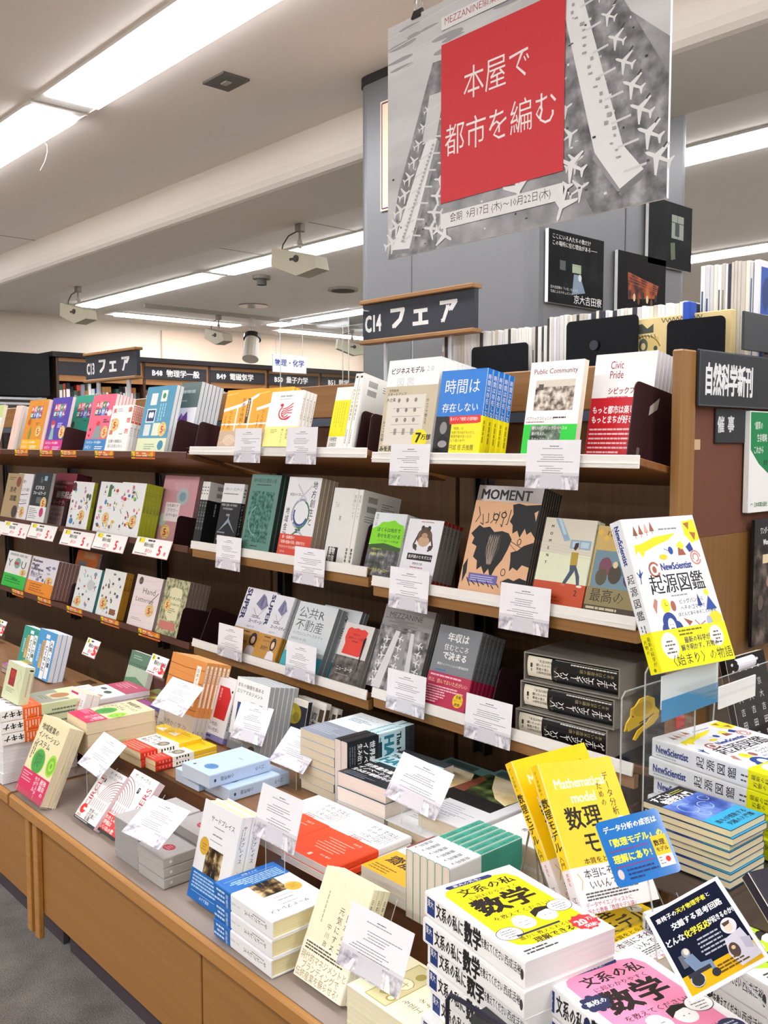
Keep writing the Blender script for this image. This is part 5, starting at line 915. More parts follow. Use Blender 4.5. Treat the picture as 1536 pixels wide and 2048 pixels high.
def sugaku(col, spcol, badge, extra, label): return dict(label=label, cover='#f6f6f4', bind='L', nom=(148, 210), pages='#eceaea', rough=.25,
    front=[('p', [(14, 30), (20, 20), (34, 15), (100, 12), (126, 18), (134, 34), (136, 170), (128, 180), (110, 186), (34, 184), (18, 176), (12, 160)], col), ('p', [(30, 8), (102, 8), (106, 12), (102, 17), (30, 17), (26, 12)], '#1e2f6a'), T('東大の先生!', 38, 9, 7, W_, sx=1.3), T('文系の私', 32, 24, 21, '#1c1614', wt=.02, sx=1.12), T('に超わかりやすく', 36, 48, 9.5, '#1c1614', sx=1.1), T('数学', 26, 58, 46, '#1c1210', wt=.04, sx=1.06), T('を教えてください!', 30, 108, 11, '#1c1614', sx=1.05),
        ('e', 60, 138, 16, 15, '#fbfaf6'), ('e', 60, 128, 12, 8, '#fbfaf6'), ('l', [(52, 136), (58, 136)], 1, B_), ('l', [(62, 136), (68, 136)], 1, B_), ('l', [(55, 144), (65, 144)], 1, B_), ('e', 98, 138, 15, 14, '#fbfaf6'), ('p', [(80, 136), (82, 122), (96, 116), (112, 120), (116, 134), (106, 126), (92, 128)], '#1c1614'), ('l', [(94, 138), (96, 138)], 1.2, B_), ('l', [(102, 138), (104, 138)], 1.2, B_),
        ('e', 26, 150, 19, 15, B_), ('e', 26, 150, 18, 14, '#fbfaf6'), N_(14, 142, 24, 4, 5, 1.4, '#555555', 'c'), ('e', 128, 128, 19, 15, B_), ('e', 128, 128, 18, 14, '#fbfaf6'), N_(116, 121, 24, 4, 5, 1.4, '#555555', 'c'), ('r', 30, 158, 70, 4, '#2a3246'), T('誰かに教えられるほど、', 28, 163, 9, '#3a3410', sx=1.05), T('理解できる。', 42, 173, 13, '#1c1614', wt=.02), N_(14, 190, 60, 2, 6, 3, '#444444')]+extra,
    spine=[('r', 3, 6, 14, 18, '#1e3a7a'), T('東大', 16, 7, 7, W_, rot=90), T('文系の私に', 17, 27, 13, B_, rot=90, wt=.03, sx=.95), T('数学', 19.5, 90, 18, B_, rot=90, wt=.05), T('を教えてください', 16, 126, 8, B_, rot=90, wt=.02, sx=.7), T('西成活裕', 16, 172, 8, B_, rot=90), ('e', 10, 205, 4, 3, '#444444')]+badge, tnom=20)
D['sug_y'] = sugaku('#fbe80c', '', [], [('e', 126, 178, 19, 17, '#e03040')]+[('e', 126+18*math.cos(R(i*36)), 178+16*math.sin(R(i*36)), 3, 3, '#e03040') for i in range(10)]+[T('20', 112, 168, 17, W_, wt=.04), T('万部', 132, 170, 9, W_), T('突破!', 118, 184, 9, W_, wt=.02)], 'white mathematics book with a yellow panel')
D['sug_p'] = sugaku('#f78fb4', '', [('e', 10, 84, 8, 7, '#232a52')], [('e', 22, 72, 17, 14, '#232a52')]+[('e', 22+15*math.cos(R(i*45)), 72+12*math.sin(R(i*45)), 5, 5, '#232a52') for i in range(8)]+[T('高校の', 9, 66, 10, W_, wt=.02)]+[('e', 128, 178, 17, 15, '#2a3256'), N_(117, 170, 22, 4, 5, 2, '#c8cce0', 'c')], 'white mathematics book with a pink panel')
D['sug_g'] = sugaku('#b8e42a', '', [], [('e', 30, 20, 14, 10, '#c8285a')], 'white mathematics book with a lime green panel')
D['suri'] = dict(label='yellow mathematical model book with a white band', cover='#f6cf12', bind='L', nom=(148, 210), pages='#f0e8d4', rough=.28,
    front=[T('Mathematical', 18, 22, 20, '#f8f0d0', sx=.95, wt=.03), T('model', 42, 44, 20, '#f8f0d0', sx=1.0, wt=.03), T('数理', 20, 66, 34, '#201a10', wt=.02, sx=1.05), T('モデル', 40, 102, 34, '#201a10', wt=.02, sx=.95), V('データ分析の', 116, 22, 13, '#4a3c10', adv=1.0), V('ための', 98, 36, 12, '#4a3c10'), ('e', 128, 100, 12, 12, '#f8f6ee'), T('入', 120, 91, 13, B_), T('本質をとらえ', 30, 138, 9, '#2a2410', sx=1.3)],
    spine=[V('データ分析の', 5, 8, 6, '#4a3c10'), V('数理モデル', 2, 48, 15, '#201a10', wt=.02), V('入門', 4, 128, 9, '#201a10')], tnom=19,
    obi=dict(h=62, col='#eee8e8', front=[T('本当にそれで', 22, 4, 14, B_), T('いいんですか?', 26, 19, 14, B_), ('l', [(10, 8), (16, 18), (10, 30)], 1.4, '#d8b84a')]+[N_(14, 35+4*i, 110, 1, 3, 2.2, '#555555') for i in range(3)]+[T('データサイエンティストに', 8, 47, 7.5, '#b04a5a'), T('新たな教養「数理モデル論」', 8, 55, 7.5, '#b04a5a')], spine=[V('本質を', 8, 4, 6, '#c8485a'), V('江崎', 6, 36, 9, '#3a3a3a')]))
def newsci_front(): return ([('p', [(20+14*i, 30-i*2), (26+14*i, 12-i*2), (32+14*i, 30-i*2)], ['#8a5440', '#9a5c44', '#d8a8a0', '#9a5c44'][i]) for i in range(4)]+[('l', [(26+14*i, 28-i*2), (26+14*i, 35-i*2)], 1.4, '#6a3c2c') for i in range(4)]+[N_(84, 20, 56, 1, 3, 3, '#8a8a8a'),
    ('p', [(22, 56), (14, 64), (16, 46), (34, 44), (70, 34), (96, 32), (124, 30), (100, 42), (72, 48), (38, 58), (30, 68)], '#e8dc1e'), ('p', [(148, 10), (180, 8), (182, 44), (160, 50), (146, 34)], '#f0e41e'), ('p', [(150, 14), (166, 12), (160, 26)], '#a8663a'), ('p', [(160, 30), (176, 32), (168, 46)], '#a8663a'), ('e', 78, 70, 10, 5, '#d8cc2a'), ('e', 100, 60, 6, 7, '#2a4a9a'), ('l', [(84, 56), (94, 60)], 1.4, '#2a4a9a'), ('p', [(116, 70), (120, 56), (130, 56), (136, 70)], '#a05a44'), ('p', [(116, 52), (130, 44), (138, 54), (128, 60)], '#ece236'), ('p', [(140, 56), (154, 48), (158, 62), (146, 66)], '#2a3f8a'),
    ('a', 48, 90, 12, 30, 330, 4, '#a8604c'), ('e', 48, 90, 5, 6, '#a8604c'), ('a', 158, 76, 12, 20, 360, 3, '#c8887a'), ('a', 158, 76, 7, 150, 460, 3, '#c8887a'), T('NewScientist', 64, 78, 17, '#2a3f8a', wt=.04, sx=.86)]+
    [T('起源図鑑', 26, 98, 36, '#161616', wt=.01, sx=.95), N_(70, 136, 70, 1, 3, 2.4, '#9a9aa0'), T('ビッグバンから', 84, 144, 9, '#3a3a44'), T('へそのゴマまで', 84, 155, 9, '#3a3a44'), T('ほとんどあらゆることの歴史', 74, 166, 7.5, '#3a3a44'), ('e', 50, 152, 10, 12, '#ece236'), ('l', [(50, 146), (50, 152), (55, 152)], 1, '#7a7410'), ('e', 68, 154, 6, 9, '#a86454'), ('p', [(20, 150), (28, 138), (34, 142), (24, 164)], '#c08474'), ('p', [(128, 160), (134, 138), (140, 160)], '#2a3f8a'), ('p', [(146, 168), (160, 144), (174, 168)], '#2f4f9a'), ('e', 158, 138, 6, 6, '#ece236'), ('e', 164, 184, 17, 12, '#e4d82a'), ('r', 161, 190, 6, 14, '#d8cc2a'),
    ('e', 50, 180, 17, 17, '#2a4690'), ('e', 38, 194, 11, 14, '#2a4690'), ('e', 66, 194, 12, 15, '#2a4690'), ('e', 42, 204, 9, 10, '#2a4690'), ('e', 52, 186, 9, 13, '#e8ecf2'), ('l', [(48, 190), (57, 190)], 1.6, '#2a4690'), ('p', [(40, 212), (46, 203), (60, 203), (74, 212)], '#9a5a48'), ('l', [(48, 184), (50, 184)], 1.2, '#2a4690'), ('l', [(54, 184), (56, 184)], 1.2, '#2a4690'), ('p', [(84, 176), (104, 184), (94, 190)], '#9a5a48'), ('l', [(110, 182), (120, 192), (136, 186)], 2, '#b0705c'), ('e', 146, 188, 7, 10, '#a8b4cc'), ('p', [(114, 206), (124, 196), (136, 206)], '#c8a83a')]
    +[('p', [(8+3*math.cos(R(i*30)), 90+i*2), (14, 84+i*2), (12, 92+i*2)], '#2a4690') for i in range(6)]+[('l', [(8, 112), (10, 100), (4, 92)], 2, '#2a4690'), ('l', [(10, 100), (18, 92)], 2, '#2a4690')])
D['newsci'] = dict(label='white origins picture book with a bright yellow band', cover='#e9edf2', bind='L', nom=(182, 257), pages='#f0ece0', rough=.2, front=newsci_front(),
    spine=[T('NewScientist', 21, 8, 15, '#2a3f8a', rot=90, wt=.04, sx=.85), N_(3, 24, 3, 6, 8, 4, '#9aa0aa')]+[V('起源図鑑', 5, 88, 18, '#161616', adv=1.25)]+[('w', 8, 184, 14, 2, 7, 2.4, '#555555')], tnom=28,
    obi=dict(h=66, col='#f2ee10', front=[('e', 34, 26, 20, 22, '#f4f4e8'), ('e', 152, 22, 17, 18, '#f4f4e8'), N_(22, 18, 24, 4, 6, 2.6, '#5a5a4a', 'c'), N_(142, 14, 22, 4, 6, 2.6, '#5a5a4a', 'c'), N_(62, 4, 70, 2, 6, 3, '#7a7410'), T('最新の科学が', 70, 16, 11, '#3a3c50', wt=.02), T('解き明かす、万物の', 58, 28, 11, '#3a3c50', wt=.02, sx=.95), T('〈始まり〉の物語', 20, 42, 20, '#2a2a20', wt=0, sx=1.0)], spine=[V('最新の科学が', 14, 6, 8, '#2a2a20'), V('万物の', 5, 10, 8, '#2a2a20'), ('e', 14, 60, 3, 3, '#8a8410')]))
D['newsci']['spine'] = [T('NewScientist', 22, 8, 15, '#2a3f8a', rot=90, wt=.04, sx=.85), ('w', 4, 10, 60, 2, 4, 1.6, '#9aa0aa'), V('起源図鑑', 6, 92, 17, '#161616', adv=1.2), ('w', 8, 178, 14, 2, 7, 2.4, '#555555')]
D['physics'] = dict(label='navy physics paperback with water drops and a cyan band', cover='#1c2c5c', bind='R', nom=(105, 150), pages='#ede2bc', rough=.2,
    front=[('r', 0, 0, 105, 34, '#15171f'), ('r', 0, 34, 105, 70, photomat('drops', ['#1a2a6a', '#3a5ab0', '#7a98d8', '#2a3f8a'], 18, 3)), T('すごい', 8, 3, 17, W_, wt=.04), T('物理学入門', 16, 19, 17, W_, wt=.04, sx=.9), ('a', 30, 62, 17, 0, 330, 1.4, '#a8bce8'), ('a', 64, 72, 13, 0, 330, 1.4, '#a8bce8'), ('a', 88, 54, 9, 0, 330, 1.4, '#a8bce8'), ('a', 34, 88, 10, 0, 330, 1.4, '#a8bce8'), N_(60, 8, 36, 2, 5, 2, '#b8b83a')],
    obi=dict(h=46, col='#2aa4d4', front=[T('誰もが感動する', 10, 12, 12, '#12222c', wt=.02), T('究極の入門書', 20, 26, 12, '#12222c', wt=.02)]))
D['aji'] = dict(label='white book with huge black katakana lying flat', cover='#f2f2f0', bind='R', nom=(128, 188), pages='#f0ece4', front=[T('アジア', 10, 120, 34, B_, wt=.04)], spine=[T('キキナ', 22, 130, 18, B_, rot=90, wt=.04)], tnom=30)
D['herb'] = dict(label='pale green hardcover with an oval portrait and orange band', cover='#cfdcae', bind='R', nom=(128, 188), pages='#efe8d8', front=[('r', 40, 36, 60, 60, '#e0d8b0'), ('e', 70, 66, 24, 26, '#b07a4a'), N_(36, 106, 70, 2, 8, 3, '#8a9a6a')], spine=[('w', 12, 20, 120, 2, 7, 3, '#6a7a6a')], obi=dict(h=50, col='#ee6a2c', front=[N_(12, 12, 90, 3, 10, 3, '#f8c0a0')], spine=[N_(4, 8, 18, 5, 8, 3, '#f8d8c8')]))
D['redpanel'] = dict(label='pale green book with a dark red panel, standing', cover='#d4dcb4', bind='R', nom=(128, 188), pages='#f0ece0', front=[('r', 30, 30, 46, 84, '#9c2a2c'), ('e', 54, 56, 18, 20, '#b83a34'), N_(24, 126, 70, 3, 8, 3, '#8a9474'), ('l', [(100, 20), (118, 60), (96, 90), (116, 120)], 1.4, '#8aa07a')], spine=[('e', 14, 16, 4, 5, '#33333a'), ('w', 10, 30, 130, 2, 8, 3, '#b8a8a0')])
D['nyuin'] = dict(label='blue family-care guide with large white title strips', cover='#4a9cd4', bind='L', nom=(128, 188), pages='#e4e6ec', front=[('r', 62, 36, 26, 150, '#f4f6f8'), ('r', 92, 30, 24, 150, '#f4f6f8'), V('入院・介護', 94, 36, 20, B_, wt=.03), V('亡くなった', 65, 56, 20, B_, wt=.03), ('r', 40, 40, 18, 110, '#e0b060'), ('w', 44, 46, 90, 2, 6, 3, '#7a4a10'), ('r', 56, 14, 26, 16, '#e8f0f4'), ('w', 20, 60, 100, 2, 8, 4, '#d8ecf8')])
D['nyuin_t'] = dict(D['nyuin'], label='teal family-care guide standing behind the blue ones', cover='#2f9c8c')
D['myhouse'] = dict(label='small white paperback with a crowd illustration and red tab', cover='#f0eef0', bind='R', nom=(105, 148), pages='#e8e0c0', front=[('r', 14, 14, 44, 12, '#c8385c'), ('r', 10, 40, 70, 90, photomat('crowd2', ['#2a2a2c', '#e8e0dc', '#d8a890', '#5a5a5c'], 60, 8)), V('マイパ', 84, 40, 13, B_), ('e', 16, 130, 14, 18, '#c04a6a')])
D['picto'] = dict(label='white and maroon book with food drawings lying flat', cover='#ecebf0', bind='R', nom=(148, 210), pages='#e8dcc8', front=[('r', 0, 0, 148, 84, '#b04a64'), N_(20, 20, 90, 4, 12, 4, '#e0a8b4'), ('e', 90, 120, 18, 12, '#4a5a4a'), ('e', 110, 160, 16, 12, '#b0845a'), ('e', 40, 110, 16, 9, '#5a5a5e'), N_(20, 140, 50, 5, 9, 3, '#a8a0b0')])
D['picto2'] = dict(label='pale illustrated book lying flat beside the upright blue guides', cover='#efe8f0', bind='R', nom=(148, 210), pages='#e8e0dc', front=[N_(20, 30, 100, 8, 14, 4, '#a89ab0'), ('e', 60, 120, 30, 20, '#c8b8d8')])
D['purple'] = dict(label='olive, yellow and purple patterned book lying flat', cover='#8a8c52', bind='R', nom=(148, 210), pages='#b8a8a0', front=[('r', 60, 20, 70, 34, '#4a4a8a'), ('e', 40, 60, 26, 20, '#8a5a34'), ('r', 0, 110, 74, 60, '#d8cc2a'), ('r', 74, 110, 74, 100, '#4a3a7a'), ('r', 0, 170, 74, 40, '#9a4a8a'), ('e', 104, 96, 24, 18, '#8a5a34')])
D['inno'] = dict(label='dark green innovation book standing by an acrylic price stand', cover='#a8bca4', bind='R', nom=(128, 188), pages='#dcdcdc', front=[('r', 0, 0, 128, 60, '#5a7c64'), N_(20, 16, 80, 2, 9, 3, '#a8c0ac'), T('イノベーションへの解', 6, 44, 13, '#1c2c20', wt=.02, sx=.85), ('p', [(0, 110), (60, 96), (128, 120), (128, 140), (0, 130)], '#5a8a64'), N_(30, 150, 60, 2, 9, 3, '#6a7a6a')], spine=[('r', 0, 0, 20, 188, '#c9ccc8')])
D['wstack'] = dict(label='white glossy book lying in the pile at the left edge', cover='#f4f5f5', bind='L', nom=(148, 210), pages='#e6e6e8', front=[T('と', 100, 30, 30, B_, wt=.04), T('デザインの', 80, 66, 14, '#333333'), N_(20, 120, 100, 4, 12, 4, '#b8c8e0'), ('e', 20, 150, 20, 12, '#e8e020')])
D['space'] = dict(label='dark starry book with a teal speech circle', cover='#1e1a2a', bind='L', nom=(148, 210), front=[('e', 34+i*23 % 100, 20+(i*47) % 170, 1.6, 1.6, '#e8e8f0') for i in range(24)]+[('e', 60, 44, 30, 28, '#3f9aa8'), T('えっ', 40, 32, 24, W_), ('e', 120, 90, 30, 40, '#e8eef4')])
D['yoshida'] = dict(label='black book with white dots and small white vertical title', cover='#18171a', bind='L', nom=(148, 210), front=[('e', 20+24*(i % 5), 14+14*(i//5), 4, 3, '#e8e8e8') for i in range(10)]+[V('京大吉田寮', 20, 50, 16, '#e8e8e8', adv=1.6), V('京大吉田寮', 60, 50, 16, '#e8e8e8', adv=1.6), V('京大吉田寮', 100, 50, 16, '#e8e8e8', adv=1.6)])
# ================================================================ SHELF ROWS
# right-hand bay, top shelf
srow(D['bizmodel'], 'A', 0, (755, 903), (775, 722), (879, 716), 9, .0135)
srow(D['time'], 'A', 0, (864, 905), (877, 742), (968, 740), 5, .0175)
srow(D['pubcom'], 'A', 0, (1040, 905), (1065, 726), (1173, 716), 1, .014)
srow(D['civic'], 'A', 0, (1167, 904), (1189, 710), (1313, 695), 5, .0125, Yo=.072)
# second shelf
srow(D['bokura'], 'A', 1, (724, 1152), (764, 1023), (829, 1026), 6, .0115)
srow(D['toad'], 'A', 1, (793, 1163), (826, 1036), (896, 1040), 5, .0125, Yo=-.004)
srow(D['moment'], 'A', 1, (915, 1183), (975, 969), (1108, 980), 8, .0072)
srow(D['moment2'], 'A', 1, (1060, 1205), (1097, 1034), (1200, 1038), 2, .0135)
srow(D['saiko'], 'A', 1, (1165, 1221), (1205, 1050), None, 1, .018, w=.118)
# third shelf
srow(D['mezz'], 'A', 2, (731, 1384), (779, 1206), (880, 1212), 7, .0075)
srow(D['salary'], 'A', 2, (843, 1416), (871, 1250), (955, 1262), 6, .0135, Yo=-.004)
# three slipcased volumes lying in a pile
r0 = None
def slipcase(i, BLpx, x, Y, z, yaw, label):
    r = empty('slipcased_book', (x, Y, z), label, 'book', 'black hardbacks in grey slipcases piled on the third shelf'); r.rotation_euler = (0, 0, R(yaw))
    L, W, H = .222, .155, .060; c = mat('#8a867e', .55); k = .0028
    mb = MB(); mb.box((0, 0, 0), (L, W, k), c); mb.box((0, 0, H-k), (L, W, H), c); mb.box((0, 0, k), (k, W, H-k), c); mb.box((L-k, 0, k), (L, W, H-k), c); mb.box((k, W-k, k), (L-k, W, H-k), c)
    mb.build('slipcase', r)
    mb = MB(); n = 8; h2 = H/2-k-.001; prof = []
    for j in range(n+1): a = -PI/2+PI*j/n; prof.append((.014-.010*math.cos(a), H/2+h2*math.sin(a)))
    prof = prof+[(W-k-.002, H/2+h2), (W-k-.002, H/2-h2)]
    bk = mat('#17171b', .16)
    mb.prism(prof, .006, L-.006, bk, lambda a, b, c2: (c2, a, b)); b = mb.build('hardback', r, smooth=False)
    mb = MB()
    def F(u, v, d):                                   # wraps the curved spine
        a = max(-1, min(1, (H/2-v)/h2)); return (.006+u, .014-.010*math.sqrt(max(0, 1-a*a))-.0003-d*1.2, H-v)
    cr = mat('#e8e2cf', .4)
    for j in range(8):
        v0, v1 = H/2-h2*.985+j*h2*.246, H/2-h2*.985+(j+1)*h2*.246
        mb.add([F(0, v0, 0), F(.058, v0, 0), F(.058, v1, 0), F(0, v1, 0)], [(0, 1, 2, 3)], cr)
    mb.build('paper_band', b)
    mb = MB(); FF = lambda u, v, d: F(u, v, d+.0002)
    draw(mb, [T('「本当は何を', 22, 13, 6.4, B_), T('願いたのか?', 22, 21, 6.4, B_), T('著者の答え', 22, 29, 6.4, B_), T('20周年記念版', 22, 37, 6, B_), ('r', 8, 22, 5, 9, '#3a3a3a'), ('r', 9, 33, 3, 6, '#8a8a8a'),
              T('GÖDEL,', 63, 52, 9, '#6a6450', rot=-90), ('r', 66, 8, 142, .8, '#c8c4b8')], FF)
    FV = lambda u, v, d: FF(.212-v, u, d)
    draw(mb, [V('ゲーデル、エッシャー、バッハ', 29, 4, 16, '#f4f4f0', wt=.012, adv=.62), V('あるいは不思議の環', 17, 10, 8.5, '#9a9060'), ('w', 11, 6, 110, 1, 3, 2.4, '#d8d4c8')], FV)
    mb.build('lettering', b)
    return r
sz, st = BAYS['A']['sh'][2]
z0 = sz-.012
for i, (px, yw) in enumerate((((1028, 1468), 3), ((1038, 1412), 4), ((1045, 1362), 5))):
    P = hit(*px, 1, YS+.0)
    slipcase(i, px, P[0], YS+.004, z0+i*.0625-.004, yw, 'black slipcased hardback, '+['lowest in the pile of three on the third shelf', 'middle one of the pile of three on the third shelf', 'top one of the pile of three on the third shelf'][i])
# middle bay
bm_ = srow(D['map'], 'B', 0, (452, 899), (520, 779), (590, 777), 2, .014, label='yellow-orange hand-drawn map book, right of two stacks', Yo=-.0, lean=21) if 0 else None
srow(D['map'], 'B', 0, (433, 899), (473, 782), (545, 778), 1, .013, label='yellow-orange hand-drawn map book, left of the two', Yo=.016)
srow(D['map'], 'B', 0, (498, 900), (525, 778), (592, 777), 2, .013, label='yellow-orange hand-drawn map book, right of the two', Yo=0)
srow(D['escape'], 'B', 0, (524, 901), (563, 785), (628, 784), 4, .011, Yo=-.016)
zz, tt = BAYS['B']['sh'][0]
P = hit(648, 900, 1, YS); srow(D['revive'], 'B', 0, (652, 902), (690, 776), None, 1, .014, w=.066, Yo=.006)
P = hit(683, 896, 1, YS-.008); spineout(D['revive_s'], P[0], YS-.006, zsurf('B', 0, YS)+.004, tt, .128, .192, .0165, 2, 'white regional-renewal book standing spine out')
zz, tt = BAYS['B']['sh'][1]
P = hit(384, 1080, 1, YS); spineout(D['pattern_s'], P[0], YS+.002, zsurf('B', 1, YS)+.003, tt, .13, .188, .014, 3, 'black and white pattern-language book standing spine out')
srow(D['pattern2'], 'B', 1, (427, 1088), (455, 966), None, 1, .014, w=.11, Yo=-.004)
srow(D['build'], 'B', 1, (478, 1092), (503, 948), (562, 951), 5, .014, Yo=-.004)
srow(D['chihou'], 'B', 1, (552, 1100), (584, 953), (650, 956), 4, .0135)
srow(D['toler'], 'B', 1, (645, 1109), (670, 975), None, 1, .015, w=.084, Yo=.012)
P = hit(683, 1118, 1, YS-.012); spineout(D['toler_s'], P[0], YS-.010, zsurf('B', 1, YS)+.003, tt, .132, .192, .0175, 2, 'pale grey-white book on tolerance standing spine out')
srow(D['super'], 'B', 2, (454, 1272), (493, 1174), (551, 1184), 1, .014, label='silver super city book with portrait band, left one', Yo=.004)
srow(D['super'], 'B', 2, (503, 1297), (552, 1186), (598, 1193), 3, .0115, label='silver super city book with portrait band, right one', Yo=-.010)
srow(D['rpublic'], 'B', 2, (558, 1316), (615, 1199), (694, 1219), 2, .016)
srow(D['rpublic'], 'B', 2, (606, 1330), (655, 1208), (731, 1226), 2, .012, label='pale grey public real-estate book, half hidden by its twin', Yo=.034)
srow(D['newyork'], 'B', 2, (656, 1357), (722, 1238), (778, 1246), 2, .014, Yo=-.006, w=.115)
# left bay
srow(D['leaf'], 'C', 0, (-30, 912), (-10, 811), (15, 811), 1, .014, w=.13)
srow(D['peach'], 'C', 0, (14, 911), (20, 811), None, 3, .014, w=.07, Yo=.006)
srow(D['ruby_y'], 'C', 0, (39, 909), (45, 801), (83, 799), 3, .014)
srow(D['ruby_p'], 'C', 0, (84, 911), (94, 796), (133, 795), 1, .014, Yo=.016)
srow(D['ruby_g'], 'C', 0, (126, 912), (136, 792), (183, 791), 4, .012, Yo=.10)
srow(D['ruby_r'], 'C', 0, (165, 906), (196, 791), (243, 789), 6, .012)
srow(D['biishiki'], 'C', 0, (208, 906), (240, 812), (283, 809), 3, .013, Yo=-.006)
srow(D['garden'], 'C', 0, (270, 905), (305, 775), (364, 773), 2, .013)
srow(D['amethyst'], 'C', 0, (333, 905), (372, 767), (414, 758), 6, .0135, Yo=.06)
srow(D['think'], 'C', 1, (0, 1037), (16, 946), (47, 946), 2, .014)
srow(D['proj'], 'C', 1, (20, 1040), (54, 946), (86, 946), 1, .014, Yo=.002)
srow(D['frame'], 'C', 1, (52, 1040), (82, 944), (118, 944), 1, .014, Yo=-.004)
srow(D['maroon'], 'C', 1, (94, 1049), (123, 945), (165, 947), 6, .010, Yo=.07)
srow(D['illus1'], 'C', 1, (131, 1057), (157, 962), (199, 962), 1, .014, Yo=.004)
srow(D['illus2'], 'C', 1, (184, 1061), (198, 963), (244, 963), 1, .014)
srow(D['illus3'], 'C', 1, (226, 1065), (245, 964), (293, 966), 5, .0125, Yo=-.004)
srow(D['flower'], 'C', 1, (306, 1076), (339, 950), (409, 953), 1, .014, Yo=.07)
srow(D['you'], 'C', 2, (2, 1186), (22, 1100), (67, 1108), 1, .014, Yo=.004)
srow(D['bmg'], 'C', 2, (49, 1196), (67, 1111), (119, 1119), 6, .0145)
srow(D['orange'], 'C', 2, (132, 1212), (163, 1099), (206, 1106), 1, .014, Yo=.13)
srow(D['teal1'], 'C', 2, (142, 1221), (172, 1130), (216, 1134), 1, .013)
srow(D['teal2'], 'C', 2, (190, 1232), (219, 1136), (262, 1140), 2, .014)
srow(D['hand'], 'C', 2, (252, 1245), (289, 1146), (342, 1153), 1, .015, Yo=-.002)
srow(D['zen'], 'C', 2, (309, 1262), (347, 1153), (395, 1164), 6, .0125, Yo=.002)
# bookends
def bend(bay, k, px, py, label, hgt=.15, dep=.19, Yo=0):
    P = hit(px, py, 1, YS+Yo); z, t = BAYS[bay]['sh'][k]; bookend(P[0], YS+Yo, zsurf(bay, k, YS+Yo)+.001, t, label, hgt, dep)
bend('A', 0, 1252, 905, 'dark brown steel bookend with a taped note at the right end of the top shelf', .145)
be = [o for o in bpy.data.objects if o.get('label', '').startswith('dark brown steel bookend with a taped')][0]
mb = MB(); mb.add([(.0024, .055, .088), (.0024, .083, .105), (.0026, .086, .128), (.0026, .056, .106)], [(0, 1, 2, 3)], mat('#a8a298', .6)); mb.build('taped_note', be)
MB().box((.0023, .028, .002), (.0035, .036, .022), mat('#8a868a', .4, .6)).build('rivet', be)
bend('A', 0, 732, 905, 'dark brown steel bookend at the left end of the top shelf, right bay', .10, .15)
bend('A', 1, 716, 1157, 'dark brown steel bookend at the left end of the second shelf, right bay', .13, .15, .004)
bend('A', 2, 706, 1384, 'dark brown steel bookend at the left end of the third shelf, right bay', .115, .17)
bend('A', 1, 1240, 1235, 'dark brown steel bookend at the right end of the second shelf', .17, .18)
bend('A', 2, 975, 1455, 'dark brown steel bookend right of the crimson-banded income books', .12, .15, .01)
bend('B', 0, 389, 896, 'dark brown steel bookend left of the yellow map books', .085, .2)
bend('B', 0, 710, 902, 'dark brown steel bookend right of the regional-renewal books', .10, .17)
bend('B', 2, 400, 1285, 'dark brown steel bookend at the left end of the third shelf, middle bay', .11, .2)
bend('C', 0, 121, 913, 'dark brown steel bookend covering the green picture book', .095, .12, -.012)
bend('C', 0, 342, 908, 'dark brown steel bookend at the right end of the top shelf, left bay', .11, .2, -.006)
bend('C', 1, 121, 1058, 'dark brown steel bookend beside the maroon marketing books', .105, .12, -.012)
bend('C', 1, 345, 1090, 'dark brown steel bookend at the right end of the second shelf, left bay', .095, .2, -.006)
bend('C', 2, 134, 1228, 'dark brown steel bookend beside the orange book', .09, .12, -.012)
bend('C', 2, 352, 1285, 'dark brown steel bookend at the right end of the third shelf, left bay', .105, .2, -.006)
# ---------------------------------------------------------------- caption cards on the shelves
CL = [('top shelf of the right bay under the time book', 782, 888, 857, 972), ('top shelf of the right bay under the green-banded book', 1055, 880, 1156, 978), ('top shelf of the middle bay under the map books', 471, 857, 515, 925), ('top shelf of the middle bay under the phoenix book', 575, 855, 627, 929),
      ('second shelf of the middle bay, left one', 434, 1070, 475, 1141), ('second shelf of the middle bay, right one', 590, 1092, 643, 1172), ('third shelf of the middle bay, left one', 438, 1245, 476, 1323), ('third shelf of the middle bay, right one', 574, 1280, 619, 1363),
      ('second shelf of the right bay under the toad book', 781, 1132, 847, 1224), ('second shelf of the right bay under the large magazine', 1002, 1164, 1092, 1268), ('third shelf of the right bay under the aerial-photo magazine', 776, 1335, 840, 1438), ('third shelf of the right bay under the income books', 933, 1385, 1016, 1499)]
for i, (nm, x0_, y0_, x1_, y1_) in enumerate(CL):
    A = hit(x0_, y0_, 1, YS-.018); w = .131
    card(A[0], YS-.026, A[2]-.0965, 0, 5, 0, 'white caption card clipped to the '+nm, w, .097, None, i)
# price strips on the left bay
def strip(k, px, py, w, label, i):
    P = hit(px, py, 1, YS-.012); z, t = BAYS['C']['sh'][k]; r = empty('price_strip', (P[0], YS-.0125, z-.0215), label, 'label', 'orange shelf price strips')
    MB().box((0, 0, 0), (w, .0008, .026), mat('#e8742e', .4)).build('strip', r)
    mb = MB(); F = lambda u, v, d: (u, -d, .026-v*1.2); Wm = w*1000
    draw(mb, [('r', 1, 1, Wm*.14, 19, '#ece02a'), T('SE', 3, 5, 11, B_, wt=.04, sx=.8), N_(Wm*.2, 3, Wm*.24, 2, 8, 5, '#f6d8a8'), N_(Wm*.46, 4, Wm*.22, 2, 7, 4, '#f8e8c8'), T('ポイント', Wm*.56, 6, 10, '#ffe9a8', wt=.02), T('5倍', Wm*.80, 1, 17, '#f6dc3a', wt=.04, sx=.8)], F); mb.build('strip_print', r)
